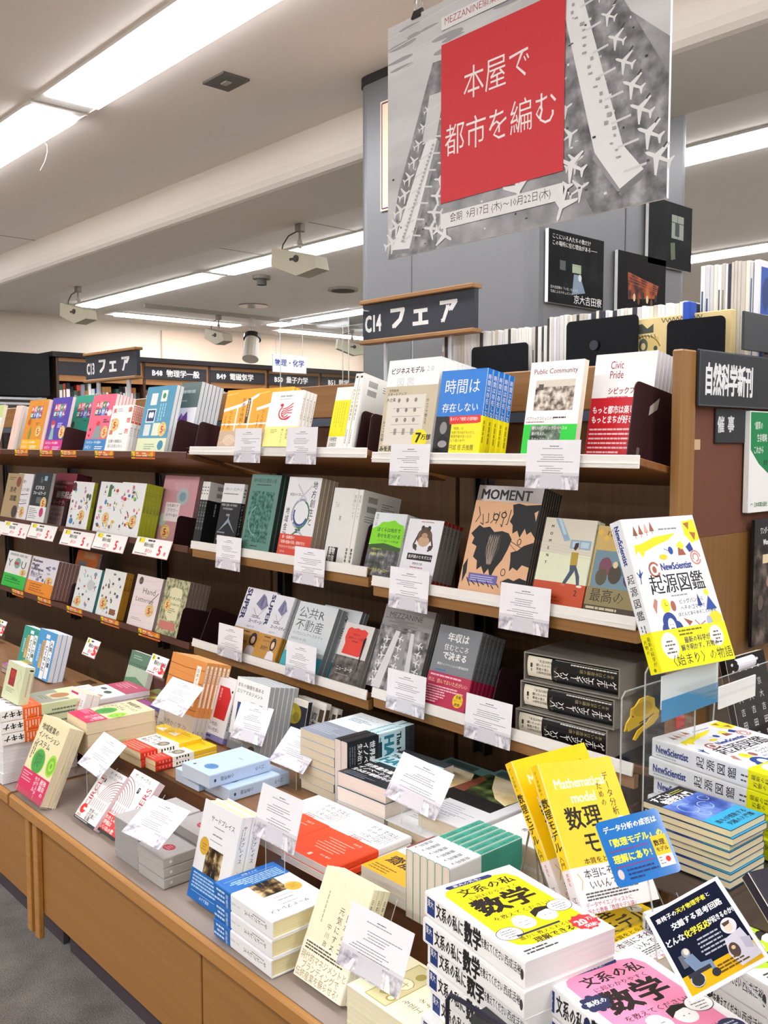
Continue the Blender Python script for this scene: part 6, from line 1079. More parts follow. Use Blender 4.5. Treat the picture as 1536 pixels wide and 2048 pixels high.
for i, (px, py, w) in enumerate(((-22, 915, .14), (30, 914, .145), (80, 914, .125), (122, 913, .14), (190, 912, .15), (263, 911, .165))): strip(0, px, py, w, 'orange price strip on the top shelf edge of the left bay, '+['at the photo edge', 'first from the left', 'second from the left', 'third from the left', 'fourth from the left', 'fifth from the left'][i], i)
for i, (px, py, w) in enumerate(((-25, 1196, .12), (25, 1203, .128), (76, 1216, .135), (134, 1228, .14), (202, 1246, .145), (277, 1264, .15))): strip(2, px, py, w, 'orange price strip on the third shelf edge of the left bay, '+['at the photo edge', 'first from the left', 'second from the left', 'third from the left', 'fourth from the left', 'fifth from the left'][i], i)
def pricecard(M, w, h, label, small=False):
    r = empty('price_card', (0, 0, 0), label, 'label', 'white point-bonus price cards'); r.matrix_basis = M
    MB().box((0, 0, 0), (w, .0008, h), mat('#f2f2ee', .4)).build('sheet', r)
    mb = MB(); F = lambda u, v, d: (u, -d, h-v); W, H = w*1000, h*1000
    draw(mb, [('l', [(1, H-1), (W-1, H-1), (W-1, 1)], 1.4, '#d8323a'), ('r', W*.08, H*.04, W*.16, H*.26, '#ece02a'), T('SE', W*.09, H*.06, H*.2, B_, wt=.04, sx=.7), N_(W*.34, H*.08, W*.3, 1, 3, H*.10, '#444444'), T('翔泳社の全商品', W*.26, H*.26, H*.24, B_, wt=.03, sx=.62), T('ポイント', W*.34, H*.58, H*.26, '#d8323a', wt=.04, sx=.72), T('5', W*.68, H*.22, H*.72, '#d8323a', wt=.05), T('倍', W*.86, H*.62, H*.22, '#d8323a', wt=.04), N_(W*.06, H*.86, W*.5, 1, 3, H*.06, '#888888')], F); mb.build('card_print', r)
for i, (x0_, y0_, x1_, ln) in enumerate(((-30, 1037, 10, 20), (10, 1041, 60, 20), (63, 1045, 115, 20), (128, 1057, 190, 20), (193, 1063, 256, 20), (275, 1072, 345, 20))):
    A = hit(x0_, y0_, 1, YS-.014); Bq = hit(x1_, y0_+4, 1, YS-.014); h = .062
    pricecard(xf(A[0], YS-.014-.022, A[2]-h*.94, 0, 22, 0), Bq[0]-A[0], h, 'white point-bonus card on the second shelf edge of the left bay, '+['at the photo edge', 'first from the left', 'second from the left', 'third from the left', 'fourth from the left', 'fifth from the left'][i])
# ================================================================ FRONT COUNTER
def stand_at(D_, px, py, zb, TL, TR, lean, n, t, label=None, w=None, h=None, yaw=0):
    B = hit(px, py, 2, zb); return face(D_, (B[0], B[1], zb), TL, TR, lean, n, t, label, None, w, h, yaw)
stand_at(D['kiwi'], 30, 1577, CT+.014, (92, 1427), (145, 1446), 24, 2, .020, 'cream kiwi-circle book, standing')
holder(-2.395, .90, CT+.001, .16, .16, 24, 'clear acrylic book stand under the cream kiwi-circle book')
stand_at(D['circle1'], 147, 1632, CT+.012, (213, 1531), (254, 1541), 40, 1, .018)
stand_at(D['circle2'], 192, 1657, CT+.010, (254, 1541), (303, 1566), 40, 1, .018)
P = hit(150, 1638, 2, CT+.001); holder(P[0], P[1]+.03, CT+.001, .24, .13, 40, 'clear acrylic book stand under the two fingerprint paperbacks')
stand_at(D['third'], 374, 1790, CT+.010, (408, 1598), (480, 1636), 14, 2, .027, 'white third-place book with blue band, standing')
flat(D['third'], .572, (540, 1720), (428, 1766), (650, 1786), 3, .03, 'white third-place book with blue band, lying', yaw=-91, w=.128, h=.188, bottom=CT+.0006) if 0 else None
P = hit(430, 1766, 2, .566); flat(D['third'], .566, None, n=3, label='white third-place book with blue band, lying', w=.130, h=.190, yaw=-91, x=P[0], y=P[1]+.130, bottom=CT+.0006, jit=.003)
stand_at(D['kougei'], 587, 1947, CT+.012, (672, 1723), (768, 1778), 24, 3, .013, 'pale cream craft book with gold-lettered band, standing')
P = hit(587, 1950, 2, CT+.001); holder(P[0]+.01, P[1]+.035, CT+.001, .14, .17, 24, 'clear acrylic book stand under the cream craft book')
P = hit(697, 1978, 2, .560)
def kfl():
    # lying craft books, spine toward the counter front, band at the far end
    P = hit(800, 2048, 2, .545)
    flat(D['kougei_f'], .552, None, n=3, label='pale cream craft book with banknote strip, lying', w=.128, h=.190, yaw=-91, x=-1.055, y=1.003, bottom=CT+.0006, jit=.003)
kfl()
# grey paperbacks: spine-side pile and pile showing page edges
P = hit(325, 1719, 2, .531); flat(D['grey'], .531, None, n=3, label='grey paperback with red oval, right pile', w=.108, h=.155, yaw=1, x=P[0]-.108, y=P[1], bottom=CT+.0006)
flat(D['grey'], .5535, None, n=1, label='grey paperback with red oval, lying across the right pile', w=.108, h=.155, yaw=1, x=P[0]-.112, y=P[1]+.085, t=.0215)
flat(D['greyp'], .556, None, n=6, label='grey paperback with page edges forward, left pile', w=.106, h=.155, yaw=1, x=P[0]-.108-.112, y=P[1]+.002, bottom=CT+.0006, jit=.001)
# kiwi pile on the step
flat(D['kiwi'], .700, (126, 1425), (176, 1446), (265, 1395), 3, .028, 'cream kiwi-circle book lying on the step', bottom=.604) if 0 else None
P = hit(176, 1446, 2, .665); flat(D['kiwi'], .665, None, n=3, label='cream kiwi-circle book lying on the step', w=.128, h=.19, yaw=-2, x=P[0]-.128, y=P[1], bottom=T1+.0006, jit=.003)
# yellow paperbacks
def yel(px, py, zt, n, lab): 
    P = hit(px, py, 2, zt); flat(D['yellow'], zt, None, n=n, label=lab, w=.11, h=.178, yaw=2, x=P[0]-.11, y=P[1], bottom=T1+.0006, jit=.002)
yel(278, 1507, .6105, 2, 'yellow and white paperback with red band, left pile on the step'); yel(308, 1524, .598, 2, 'yellow and white paperback with red band, right pile on the step')
yel(255, 1494, .590, 1, 'yellow and white paperback with red band, lowest at the left')
# pale blue pair
P = hit(417, 1552, 2, .632); flat(D['blue'], .632, None, n=1, label='pale blue paperback lying across two others', w=.118, h=.168, yaw=1, x=P[0]-.118, y=P[1], t=.0305)
P = hit(457, 1580, 2, .6005); flat(D['blue'], .6005, None, n=1, label='pale blue paperback, lower right one', w=.118, h=.168, yaw=1, x=P[0]-.118, y=P[1], t=.0295)
P = hit(390, 1562, 2, .6005); flat(D['blue'], .6005, None, n=1, label='pale blue paperback, lower left one', w=.105, h=.168, yaw=1, x=P[0]-.108, y=P[1]+.01, t=.0295)
# standing row on the step
stand_at(D['wood'], 312, 1452, T1+.004, (334, 1305), (400, 1321), 16, 6, .013)
stand_at(D['motsu'], 389, 1465, T1+.004, (425, 1345), (480, 1351), 18, 3, .018)
stand_at(D['area'], 452, 1493, T1+.004, (482, 1351), (549, 1373), 12, 6, .0145)
stand_at(D['ito'], 553, 1500, T1+.004, (577, 1388), (596, 1394), 12, 1, .015, w=.1)
stand_at(D['shihon'], 575, 1494, T1+.004, (596, 1390), (652, 1405), 16, 1, .018, 'white new-capitalism book with brush titles, left copy')
stand_at(D['shihon'], 612, 1496, T1+.004, (640, 1402), (685, 1412), 16, 1, .018, 'white new-capitalism book with brush titles, right copy')
# hardware books: spine-up row, lying pile
def spineup(D_, x, y, z, w, h, t, n, label, front_plus_x=False, step=None):
    r = book(D_, w, h, t, label, label+' in one row'); st = step or t+.0008
    cols = ((0, 0, -1), (-1, 0, 0), (0, 1, 0)) if front_plus_x else ((0, 0, 1), (1, 0, 0), (0, 1, 0))
    Mr = Matrix.Identity(4)
    for c in range(3):
        for k in range(3): Mr[k][c] = cols[c][k]
    for k in range(n):
        q = r if k == 0 else dup(r)
        q.matrix_basis = Matrix.Translation((x+(-k if front_plus_x else k)*st, y, z+(w if front_plus_x else 0))) @ Mr
        q['label'] = label+', '+(('rightmost' if front_plus_x else 'leftmost') if k == 0 else ORD[k]+' from the '+('right' if front_plus_x else 'left'))
    return r
P = hit(676, 1555, 1, 1.33)
BX, BY = hit(673, 1543, 2, .664)[:2]
spineup(D['hacker'], BX, BY+.03, T1+.001, .150, .205, .021, 2, 'ice-blue hardware book standing spine up', True)
flat(D['hacker'], .666, None, n=3, label='ice-blue hardware book, lying', w=.15, h=.21, yaw=2, x=BX+.004, y=BY, bottom=T1+.0006, jit=.003)
# tan-paged pile left of them
D['tanpile'] = dict(label='blue-grey banded book lying in the tall pile', cover='#dfe8ec', bind='R', nom=(128, 188), pages='#e2d6ba', front=[T('ハードウェア', 20, 20, 12, '#6a8a98'), N_(20, 40, 90, 3, 8, 4, '#8aa0ac')], obi=dict(h=80, col='#8a92a0', front=[N_(10, 20, 100, 5, 9, 3, '#b8bec8')]))
flat(D['tanpile'], .712, None, n=7, label='blue-grey banded book with tan pages, lying', w=.128, h=.188, yaw=0, x=BX-.045-.132, y=BY+.035, bottom=T1+.0006, jit=.003)
# berlin, night-landscape and neighbours
P = hit(933, 1662, 2, .640); flat(D['berlin'], .640, None, n=1, label=D['berlin']['label']+', top one', w=.138, h=.196, yaw=0, x=P[0]-.138, y=P[1], t=.035)
PB = P
flat(D['berlin'], .6045, None, n=1, label=D['berlin']['label']+', lower one nearer the front', w=.138, h=.196, yaw=1, x=P[0]-.075, y=P[1]-.035, t=.0335)
flat(D['bg_white'], .6045, None, n=1, label='cream-paged hardback lying under the BERLIN book, left', w=.128, h=.190, yaw=0, x=P[0]-.138-.07, y=P[1]-.02, t=.0335)
P = hit(980, 1627, 2, .640); flat(D['night'], .640, None, n=2, label='dark hardback with glowing night-landscape photo, right pile', w=.15, h=.21, yaw=0, x=P[0]-.15, y=P[1], t=.034)
flat(D['night'], .632, None, n=2, label='dark hardback with glowing night-landscape photo, left pile behind', w=.14, h=.2, yaw=0, x=P[0]-.30, y=P[1]+.0, t=.030)
P = hit(1076, 1726, 2, .655); P = hit(1085, 1705, 2, .655)
flat(D['mecha'], .655, None, n=2, w=.138, h=.19, yaw=1, x=P[0]-.138, y=P[1], bottom=T1+.0006)
# hospitality design books
P = hit(658, 1740, 2, .600); flat(D['omote'], .600, None, n=2, label='white and vermilion hospitality design book, right pile', w=.148, h=.21, yaw=1, x=P[0]-.148, y=P[1]+.0, bottom=T1+.0006)
flat(D['omote'], .598, None, n=2, label='white and vermilion hospitality design book, left pile', w=.148, h=.21, yaw=1, x=P[0]-.148-.153, y=P[1]+.003, bottom=T1+.0006)
# orange banded book and teal spine-up row
P = hit(812, 1697, 2, .6905)
TX, TY = P[0], P[1]
spineup(D['teal_up'], TX, TY, T1+.001, .1195, .182, .0165, 6, 'teal paperback with white band, spine up')
flat(D['saito'], .612, None, n=2, label='yellow-orange banded book, lying', w=.128, h=.188, yaw=0, x=TX-.132, y=TY+.012, bottom=T1+.0006)
# cards on the counters
card(-2.367*.925, 1.025*.925, 1.38-.858*.925, 1, 47, 3, 'white caption card before the cream kiwi-circle pile', seed=20, stand=CT)
card(-1.757, .851, .577, 8, 56, 1, 'white caption card lying over the grey paperbacks', seed=21)
card(-1.509*.955, 1.007*.955, 1.38-(1.38-.607)*.955, 1, 16, 0, 'white caption card between the third-place and hospitality books', seed=22, stand=CT)
card(-1.180*.93, .954*.93, 1.38-(1.38-.503)*.93, 8, 19, 4, 'white caption card before the cream craft books', seed=23, stand=CT)
card(-1.381, 1.243, .660, 16, 30, 11, 'white caption card before the hardware books', seed=24, stand=T1)
card(-1.805, 1.254, .622, 3, 45, 1, 'white caption card before the new-capitalism books', seed=25, stand=T1)
card(-2.083*.975, 1.323*.975, 1.38-(1.38-.598)*.975, 5, 26, -1, 'white caption card before the area-management books', seed=26, stand=T1)
card(-2.679*.84, 1.408*.84, 1.38-(1.38-.541)*.84, 15, 48, 7, 'white caption card before the wood-plank books', seed=27, stand=T1)
P = hit(20, 1480, 1, 1.03); card(P[0], 1.03, P[2], 5, 50, 4, 'white caption card at the left edge before the glossy white pile', seed=28, stand=CT)
# left counter
def fl(key, px, py, zt, w, h, n=1, t=.025, yaw=0, base=None, label=None, left=True, **k):
    P = hit(px, py, 2, zt); return flat(D[key], zt, None, n=n, t=t, label=label, w=w, h=h, yaw=yaw, x=P[0]-(w if not left else 0), y=P[1], **k)
def flatR(key, px, py, zt, w, h, n, label, yaw=0, bottom=None, **k):    # lower right corner given
    P = hit(px, py, 2, zt); a = R(yaw); return flat(D[key], zt, None, n=n, label=label, w=w, h=h, yaw=yaw, x=P[0]-w*math.cos(a), y=P[1]-w*math.sin(a), bottom=bottom, **k)
flatR('wstack', 3, 1462, .612, .148, .21, 5, 'white glossy book at the left edge', 2, CT+.0006, jit=.004)
flatR('herb', 45, 1415, .668, .13, .19, 3, 'pale green hardcover with orange band, lying', -2, T1+.0006, jit=.003)
flatR('aji', 0, 1423, .668, .13, .19, 3, 'white book with huge black katakana lying at the left edge', -2, T1+.0006, jit=.003)
P = hit(2, 1393, 2, .672); face(D['redpanel'], (P[0], P[1], P[2]), (15, 1320), (47, 1330), 14, 1, .030, 'pale green book with a dark red panel, standing on the pile')
P = hit(60, 1370, 1, 1.22); face(D['nyuin'], (P[0], 1.22, T1+.006), (78, 1256), (113, 1266), 15, 3, .017)
P = hit(34, 1362, 1, 1.25); face(D['nyuin_t'], (P[0], 1.25, T1+.006), (47, 1250), (78, 1256), 15, 2, .016)
flatR('picto2', 118, 1402, .622, .13, .14, 3, 'pale illustrated book, lying', -3, T1+.0006)
flatR('purple', 36, 1342, .60, .15, .14, 2, 'olive and purple patterned book, at the left photo edge', 0, T1+.0006)
flatR('picto', 178, 1402, .624, .15, .19, 3, 'white and maroon food-drawing book, lying', -3, T1+.0006)
stand_at(D['myhouse'], 125, 1424, T1+.045, (145, 1372), (178, 1380), 20, 2, .022)
flatR('purple', 262, 1418, .602, .15, .17, 2, 'olive and purple patterned book, left pile', 0, T1+.0006)
flatR('purple', 316, 1424, .602, .15, .17, 2, 'olive and purple patterned book, right pile', 0, T1+.0006)
P = hit(239, 1373, 1, 1.33); face(D['inno'], (P[0], 1.33, T1+.002), (259, 1300), (300, 1310), 18, 1, .018)
# price cards on acrylic stands
def pcs(px, py, Y, w, h, yaw, lean, roll, label):
    P = hit(px, py, 1, Y); pricecard(xf(P[0], Y, P[2], yaw, lean, roll), w, h, label)
    s = empty('acrylic_stand', (P[0]+w*.5, Y+.02, T1), 'clear acrylic stand under '+label[:50], 'stand', 'clear acrylic card stands'); H_ = P[2]-T1
    MB().box((-.03, 0, 0), (.03, .002, H_), acrylic()).build('post', s); MB().box((-.03, -.05, 0), (.03, 0, .002), acrylic()).build('foot', s)
pcs(163, 1308, 1.33, .085, .06, 5, 25, 3, 'white point-bonus card on an acrylic stand under the left bay')
pcs(291, 1344, 1.33, .09, .06, 5, 25, 3, 'white point-bonus card beside the wood-plank books')
pcs(-12, 1266, 1.33, .07, .06, 5, 25, 3, 'white point-bonus card at the left photo edge under the left bay')
# ================================================================ RIGHT FOREGROUND
EZ = .752
r = empty('end_table', (-.60, 1.42, 0), 'dark end table under the science picture books', 'table'); off = r.location
dk2 = mat('#3a2e2a', .18)
MB().bbox((-.925, 1.19, EZ-.075+.045), (-.25, 1.66, EZ-.028), dk2, .003).build('table_top', r, off=off)
for (a, b) in ((-.91, 1.21), (-.28, 1.21), (-.91, 1.62), (-.28, 1.62)): MB().box((a, b, 0 if b > 1.6 else CT), (a+.02, b+.02, EZ-.03), dk2).build('leg', r, off=off)
EZ = EZ-.028
# physics pile and picture-book pile
P = hit(1462, 1662, 2, .813)
flat(D['physics'], .813, None, n=8, label='navy physics paperback with cyan band, lying', w=.100, h=.150, yaw=88, x=P[0], y=P[1], bottom=EZ+.0006, jit=.004)
P = hit(1302, 1475, 2, .861)
flat(D['newsci'], .861, None, n=4, label='white origins picture book with yellow band, lying', w=.180, h=.255, yaw=83, x=P[0]+.255, y=P[1]-.03, bottom=EZ+.0006, jit=.008)
q = book(D['newsci'], .182, .257, .026, 'white origins picture book with yellow band, standing on an acrylic stand'); q.matrix_basis = xf(-.791, 1.310, 1.013, 81, 22, 0)
s = empty('book_stand', (-.80, 1.34, EZ), 'tall clear acrylic stand under the standing origins picture book', 'stand'); A_ = acrylic()
MB().box((-.03, -.02, 0), (-.027, .14, .30), A_).build('upright_plate', s)
mb = MB(); mb.tube([(-.0285, -.02, 0), (-.0285, -.02, .28), (-.0285, .0, .30), (-.0285, .14, .30), (-.0285, .14, 0)], .0014, edgeac(), 5); mb.build('edge', s)
mb = MB(); mb.box((-.02, .02, .25), (.075, .15, .254), A_); mb.box((.072, .03, .232), (.0745, .15, .268), mat('#eceef0', .4)); mb.build('tray', s)
mb = MB(); mb.box((.0, -.02, .225), (.002, .16, .28), mat('#d8e0e2', .4)); mb.box((.0021, -.02, .205), (.003, .16, .24), mat('#4a90c0', .4)); mb.build('insert', s)
# mouse-shaped yellow tag and red tag on the acrylic sheet
r = empty('acrylic_sheet', (-.935, 1.36, EZ), 'tall clear acrylic sheet with a yellow mouse cut-out', 'sheet')
A0 = hit(1243, 1385, 0, -.90); A1 = hit(1330, 1360, 0, -.90)
r.location = (-.90, A0[1], EZ); H_ = A0[2]-EZ; Wd = A1[1]-A0[1]
MB().box((0, 0, 0), (.002, Wd, H_), acrylic()).build('sheet', r)
mb = MB(); mb.tube([(.001, 0, 0), (.001, 0, H_-.01), (.001, .01, H_), (.001, Wd, H_)], .0016, edgeac(), 5); mb.build('edge', r)
Mq = hit(1245, 1476, 0, -.90); sc = .036
mo = [(0, 0), (.05, 0), (.10, .10), (.12, .20), (.13, -.05), (.3, 0), (.5, .05), (.95, .32), (.80, .05), (.45, -.15), (.30, -.45), (.38, -.52), (.6, -.25), (1.0, -.1), (1.18, .1), (1.2, .38), (1.05, .6), (1.02, .95), (.8, 1.12), (.5, 1.08), (.35, .85), (.22, .8), (.2, .5), (.06, .3)]
mb = MB(); o2 = (Mq[1]-A0[1], Mq[2]-EZ)
mb.prism([(o2[0]+a*sc*2.5, o2[1]+b*sc*1.25+.012) for a, b in mo], .0021, .0045, mat('#e0b81c', .4), lambda a, b, c: (c, a, b)); mz = mb.build('mouse_tag', r)
mb = MB(); F = lambda u, v, d: (.0046+d, o2[0]+u, o2[1]+.012-v)
draw(mb, [('e', 56, -30, 30, 13, '#c8a018'), ('e', 24, -22, 3, 1.6, '#8a3a1a'), ('l', [(44, -6), (72, -10), (90, -15)], 2, '#3a2a0a')], F); mb.build('tag_print', mz)
o = empty('hanging_tag', (-.9275, 1.63, 0), 'red translucent tag seen through acrylic below the picture-book stand', 'tag'); a, b = hit(1352, 1414, 0, -.927), hit(1370, 1452, 0, -.927)
o.location = (-.9275, a[1], b[2]); MB().box((0, 0, 0), (.001, .03, a[2]-b[2]), mat('#d0341c', .5)).build('tag_sheet', o)
# mathematics piles
P = hit(1050, 1925, 2, .775)
flat(D['sug_y'], .775, None, n=9, label='white mathematics book with yellow panel, lying', w=.147, h=.206, yaw=80, x=P[0], y=P[1], bottom=CT+.0006, jit=.004)
P = hit(1085, 1955, 2, .735)
flat(D['sug_p'], .735, None, n=7, label='white mathematics book with pink panel, lying', w=.147, h=.206, yaw=76, x=P[0]+.200, y=P[1]-.050, bottom=CT+.0006, jit=.003)
P = hit(1275, 1842, 2, .720)
flat(D['sug_g'], .722, None, n=6, label='white mathematics book with lime panel, lying', w=.147, h=.206, yaw=78, x=P[0]+.195, y=P[1]-.02, bottom=CT+.0006, jit=.003)
# modelling books
flat(D['suri'], .700, None, n=7, label='yellow mathematical model book, lying beneath the standing ones', w=.147, h=.208, yaw=84, x=-.640, y=1.016, bottom=CT+.0006, jit=.003)
q = book(D['suri'], .148, .21, .019, 'yellow mathematical model book with white band, front standing one'); q.matrix_basis = xf(-.725, 1.018, .739, 84, 34, 7)
q = book(D['suri'], .148, .21, .019, 'yellow mathematical model book with white band, rear standing one'); q.matrix_basis = xf(-.784, 1.050, .722, 78, 33, -2)
holder(-.715, 1.03, .704, .15, .20, 34, 'clear acrylic book stand under the yellow model books', 84)
r = empty('wire_easel', (-.86, 1.10, 0), 'thin grey wire easel behind the standing yellow model books', 'easel')
wm = mat('#9a958c', .25, .8); Pt = hit(1064, 1652, 1, 1.10); Pl = hit(1020, 1850, 1, 1.06); Pr = hit(1086, 1865, 1, 1.06); r.location = (Pt[0], 1.10, T1)
mb = MB(); oo = np.array([Pt[0], 1.10, T1])
mb.tube([tuple(Pl-oo), tuple(Pt-oo+np.array([-.004, 0, -.006])), tuple(Pt-oo), tuple(Pt-oo+np.array([.004, 0, -.006])), tuple(Pr-oo)], .0016, wm, 6); mb.build('front_wire', r)
mb = MB(); mb.tube([tuple(Pt-oo+np.array([0, .002, -.02])), (.0, .08, .002)], .0014, wm, 6); mb.build('rear_wire', r)
# blue glossy POP card
r = empty('promo_card', (0, 0, 0), 'blue glossy promo card with a miniature yellow book picture', 'card'); r.matrix_basis = xf(-.629, .952, .835, 62, 36, -7)
w, h = .092, .080; cr = .006
P_ = [(cr-cr*math.cos(a), cr-cr*math.sin(a)) for a in [PI/2*i/4 for i in range(5)]]+[(w-cr+cr*math.sin(a), cr-cr*math.cos(a)) for a in [PI/2*i/4 for i in range(5)]]+[(w-cr+cr*math.cos(a), h-cr+cr*math.sin(a)) for a in [PI/2*i/4 for i in range(5)]]+[(cr-cr*math.sin(a), h-cr+cr*math.cos(a)) for a in [PI/2*i/4 for i in range(5)]]
gl = mat('#1c74c4', .07, 0, .03, 60, .8)
mb = MB(); mb.prism(P_, -.0006, .0006, gl, lambda a, b, c: (a, c, b)); mb.build('card_body', r)
mb = MB(); F = lambda u, v, d: (u, -.0006-d, h-v)
draw(mb, [T('データ分析の成否は', 7, 8, 8.6, '#f4f6f8', wt=.03), T('「数理モデル」の', 4, 24, 10.5, '#f0e83a', wt=.04, sx=.98), T('理解にあり!', 7, 43, 11, '#f0e83a', wt=.04, sx=.95), ('r', 6, 38, 54, 1.2, '#8a2a6a'), ('r', 6, 57, 56, 1.2, '#8a2a6a'), N_(20, 62, 44, 3, 5, 2.2, '#1c2a6a'), ('e', 10, 66, 4, 6, '#f4c8c8'),
          ('r', 66, 32, 22, 24, '#f2c824'), ('r', 66, 56, 22, 14, '#f0eeee'), T('数理', 68, 37, 8, B_, wt=.03), T('モデル', 68, 46, 6, B_, wt=.03), ('e', 80, 62, 3.5, 3.5, '#e03a2a'), N_(68, 58, 9, 3, 3.6, 1.4, '#888888')], F, 1, 1, .0001, .000008); mb.build('card_print', r)
mb = MB(); mb.tube([(.045, .001, .01), (.05, .03, -.03), (.06, .09, -.09)], .0012, edgeac(), 5); mb.build('wire', r)
# black promo card in an acrylic holder
r = empty('promo_card', (0, 0, 0), 'navy and yellow promo card with a wheelchair and an astronaut drawing', 'card'); r.matrix_basis = xf(-.503, .905, .767, -3, 51, -56)
w, h = .10, .118
MB().bbox((0, -.0005, 0), (w, .001, h), mat('#eef0f2', .1), .001).build('card_body', r)
MB().box((-.001, .0012, -.001), (w+.001, .0025, h+.001), acrylic()).build('backing', r)
mb = MB(); F = lambda u, v, d: (u, -.0006-d, h-v)
draw(mb, [('r', 5, 5, 90, 108, mat('#12182e', .12)), ('r', 5, 90, 90, 23, mat('#d8a818', .12)), T('車椅子の', 9, 12, 7.6, W_, wt=.02, sx=.9), T('天才物理学者', 36, 12, 7.4, '#f0e43a', wt=.02, sx=.88), T('と', 75, 12, 6.5, W_), T('交錯する思考回路', 22, 26, 9.4, W_, wt=.03, sx=.88), T('どんな', 6, 42, 10, W_, wt=.03, sx=.82), T('化学反応', 31, 42, 10, '#f0e43a', wt=.03, sx=.82), T('が起きるのか?', 62, 42, 8.6, W_, wt=.03, sx=.6)]+
  [N_(34, 58+5*i, 40, 1, 3, 2, '#a8acb8', 'c') for i in range(5)]+
  [('e', 22, 66, 5, 6, '#8a8e98'), ('e', 23, 65, 3, 4, '#e0c8b8'), ('r', 12, 66, 6, 16, '#5a5e6a'), ('p', [(16, 72), (28, 70), (32, 84), (44, 86), (44, 100), (40, 100), (38, 91), (22, 92)], '#6a7f9a'), ('e', 20, 100, 8, 9, '#1c1e28'), ('a', 20, 100, 8, 0, 360, 1, '#b8bcc4'), ('e', 42, 102, 5, 5, '#1c1e28'), ('r', 12, 90, 28, 5, '#22242e'),
   ('e', 80, 62, 9, 10, '#d8d6e0'), ('e', 79, 63, 5, 6.5, '#e8c8b4'), ('p', [(74, 56), (84, 56), (82, 60), (75, 61)], '#4a3028'), ('p', [(68, 74), (90, 70), (96, 108), (70, 110), (64, 92)], '#c8c6d2'), ('e', 72, 90, 6, 9, '#4a3834'), ('e', 72, 87, 2.4, 2.4, '#d8b888'), ('p', [(84, 80), (94, 84), (92, 98), (84, 94)], '#b0aec0')]+[N_(46, 96+4*i, 36, 1, 3, 2, '#5a4408') for i in range(3)], F, 1, 1, .0001, .000008); mb.build('card_print', r)
mb = MB(); a = Vector((w*.6, .002, h*.1)); mb.tube([(w*.6, .002, .01), (w*.75, .05, -.05), (w*.75, .06, -.10)], .0013, edgeac(), 5); mb.build('prop', r)
# black-edged acrylic tray before the yellow mathematics pile
P = hit(895, 1985, 1, .80)
r = empty('acrylic_tray', (P[0], .80, CT), 'clear acrylic tray with black edges before the yellow mathematics pile', 'tray')
H_ = P[2]-CT; mb = MB(); mb.box((0, 0, 0), (.20, .002, H_), acrylic()); mb.build('front_plate', r)
mb = MB(); mb.tube([(0, 0, 0), (0, 0, H_-.01), (.006, 0, H_-.001), (.02, 0, H_), (.20, 0, H_)], .003, mat('#1c1a2e', .3), 6); mb.build('edge', r)
MB().box((.03, .01, H_-.03), (.19, .04, H_-.02), mat('#3a3c40', .3)).build('shelf', r)
r = empty('display_table', (-.3, .66, 0), 'low display table in front of the counter, mostly outside the photo', 'table'); off = r.location
MB().bbox((-.86, .50, CT-.035), (.30, .845, CT-.001), top, .004).build('table_top', r, off=off)
for a, b in ((-.84, .52), (.26, .52), (-.84, .80), (.26, .80)): MB().box((a, b, 0), (a+.03, b+.03, CT-.0355), mbm).build('leg', r, off=off)
# starry book at the right edge, black book in holder, green panel, dark magazine
q = book(D['space'], .12, .17, .015, 'dark starry book with a teal speech circle at the right photo edge'); P = hit(1495, 1745, 1, .98); q.matrix_basis = xf(P[0]+.124, P[1]-.040, P[2]-.109, 72, 50, 0)
P = hit(1497, 1850, 0, -.42)
def end_item(kind, *a): pass
# sign plates on the end panel
XE = -.9295
def endsign(px, pyt, pyb, length, name, label, art, col='#2e3238', x=XE, th=.006):
    a, b = hit(px, pyt, 0, x), hit(px, pyb, 0, x); h = a[2]-b[2]
    r = empty(name, (x, a[1], b[2]), label, 'sign'); MB().bbox((0, 0, 0), (th, length, h), mat(col, .4), .001).build('board', r)
    mb = MB(); F = lambda u, v, d: (th+d, u, h-v); draw(mb, art(length*1000, h*1000), F); mb.build('lettering', r); return r
endsign(1394, 698, 812, .55, 'section_sign', 'charcoal sign with bold white characters for new natural science titles', lambda W, H: [T('自然科学新刊', 20, H*.22, H*.60, '#e6e8ea', wt=.045, sx=.50)]+[('l', [(2, 2), (W-2, 2), (W-2, H-2), (2, H-2), (2, 2)], 1.5, '#5a5e66')], x=-.9285)
endsign(1429, 817, 886, .16, 'section_sign', 'small charcoal sign with two spaced white characters on the pinboard', lambda W, H: [T('催', 6, H*.22, H*.5, '#d8dadc', wt=.04, sx=.8), T('事', 46, H*.2, H*.5, '#d8dadc', wt=.04, sx=.8)], x=-.9365, th=.004)
def greenart(W, H): return [('r', 0, 0, W, H, '#f0f2f0'), ('p', [(2, 2), (W-2, 2), (W-2, H*.70), (W*.60, H*.68), (W*.36, H*.64), (W*.16, H*.52), (W*.02, H*.38)], '#16864e'), T('“雑草の', W*.07, H*.10, H*.085, W_, sx=.62), T('生存戦略', W*.12, H*.22, H*.085, W_, sx=.62), T('これから', W*.07, H*.34, H*.085, W_, sx=.62), T('雑草', W*.24, H*.48, H*.06, B_, sx=.7), T('日本実業出版社', W*.1, H*.90, H*.05, '#1e6a3a', wt=.03, sx=.8), ('a', W*.06, H*.93, 4, 180, 360, 1.4, '#1e6a3a')]
endsign(1490, 822, 1025, .26, 'poster_panel', 'green and white poster panel on the pinboard at the right edge', greenart, '#f0f2f0', x=-.934, th=.012)
dkm = photomat('dark_people', ['#1c1a1c', '#33302f', '#5a504a', '#8a7a70'], 30, 8)
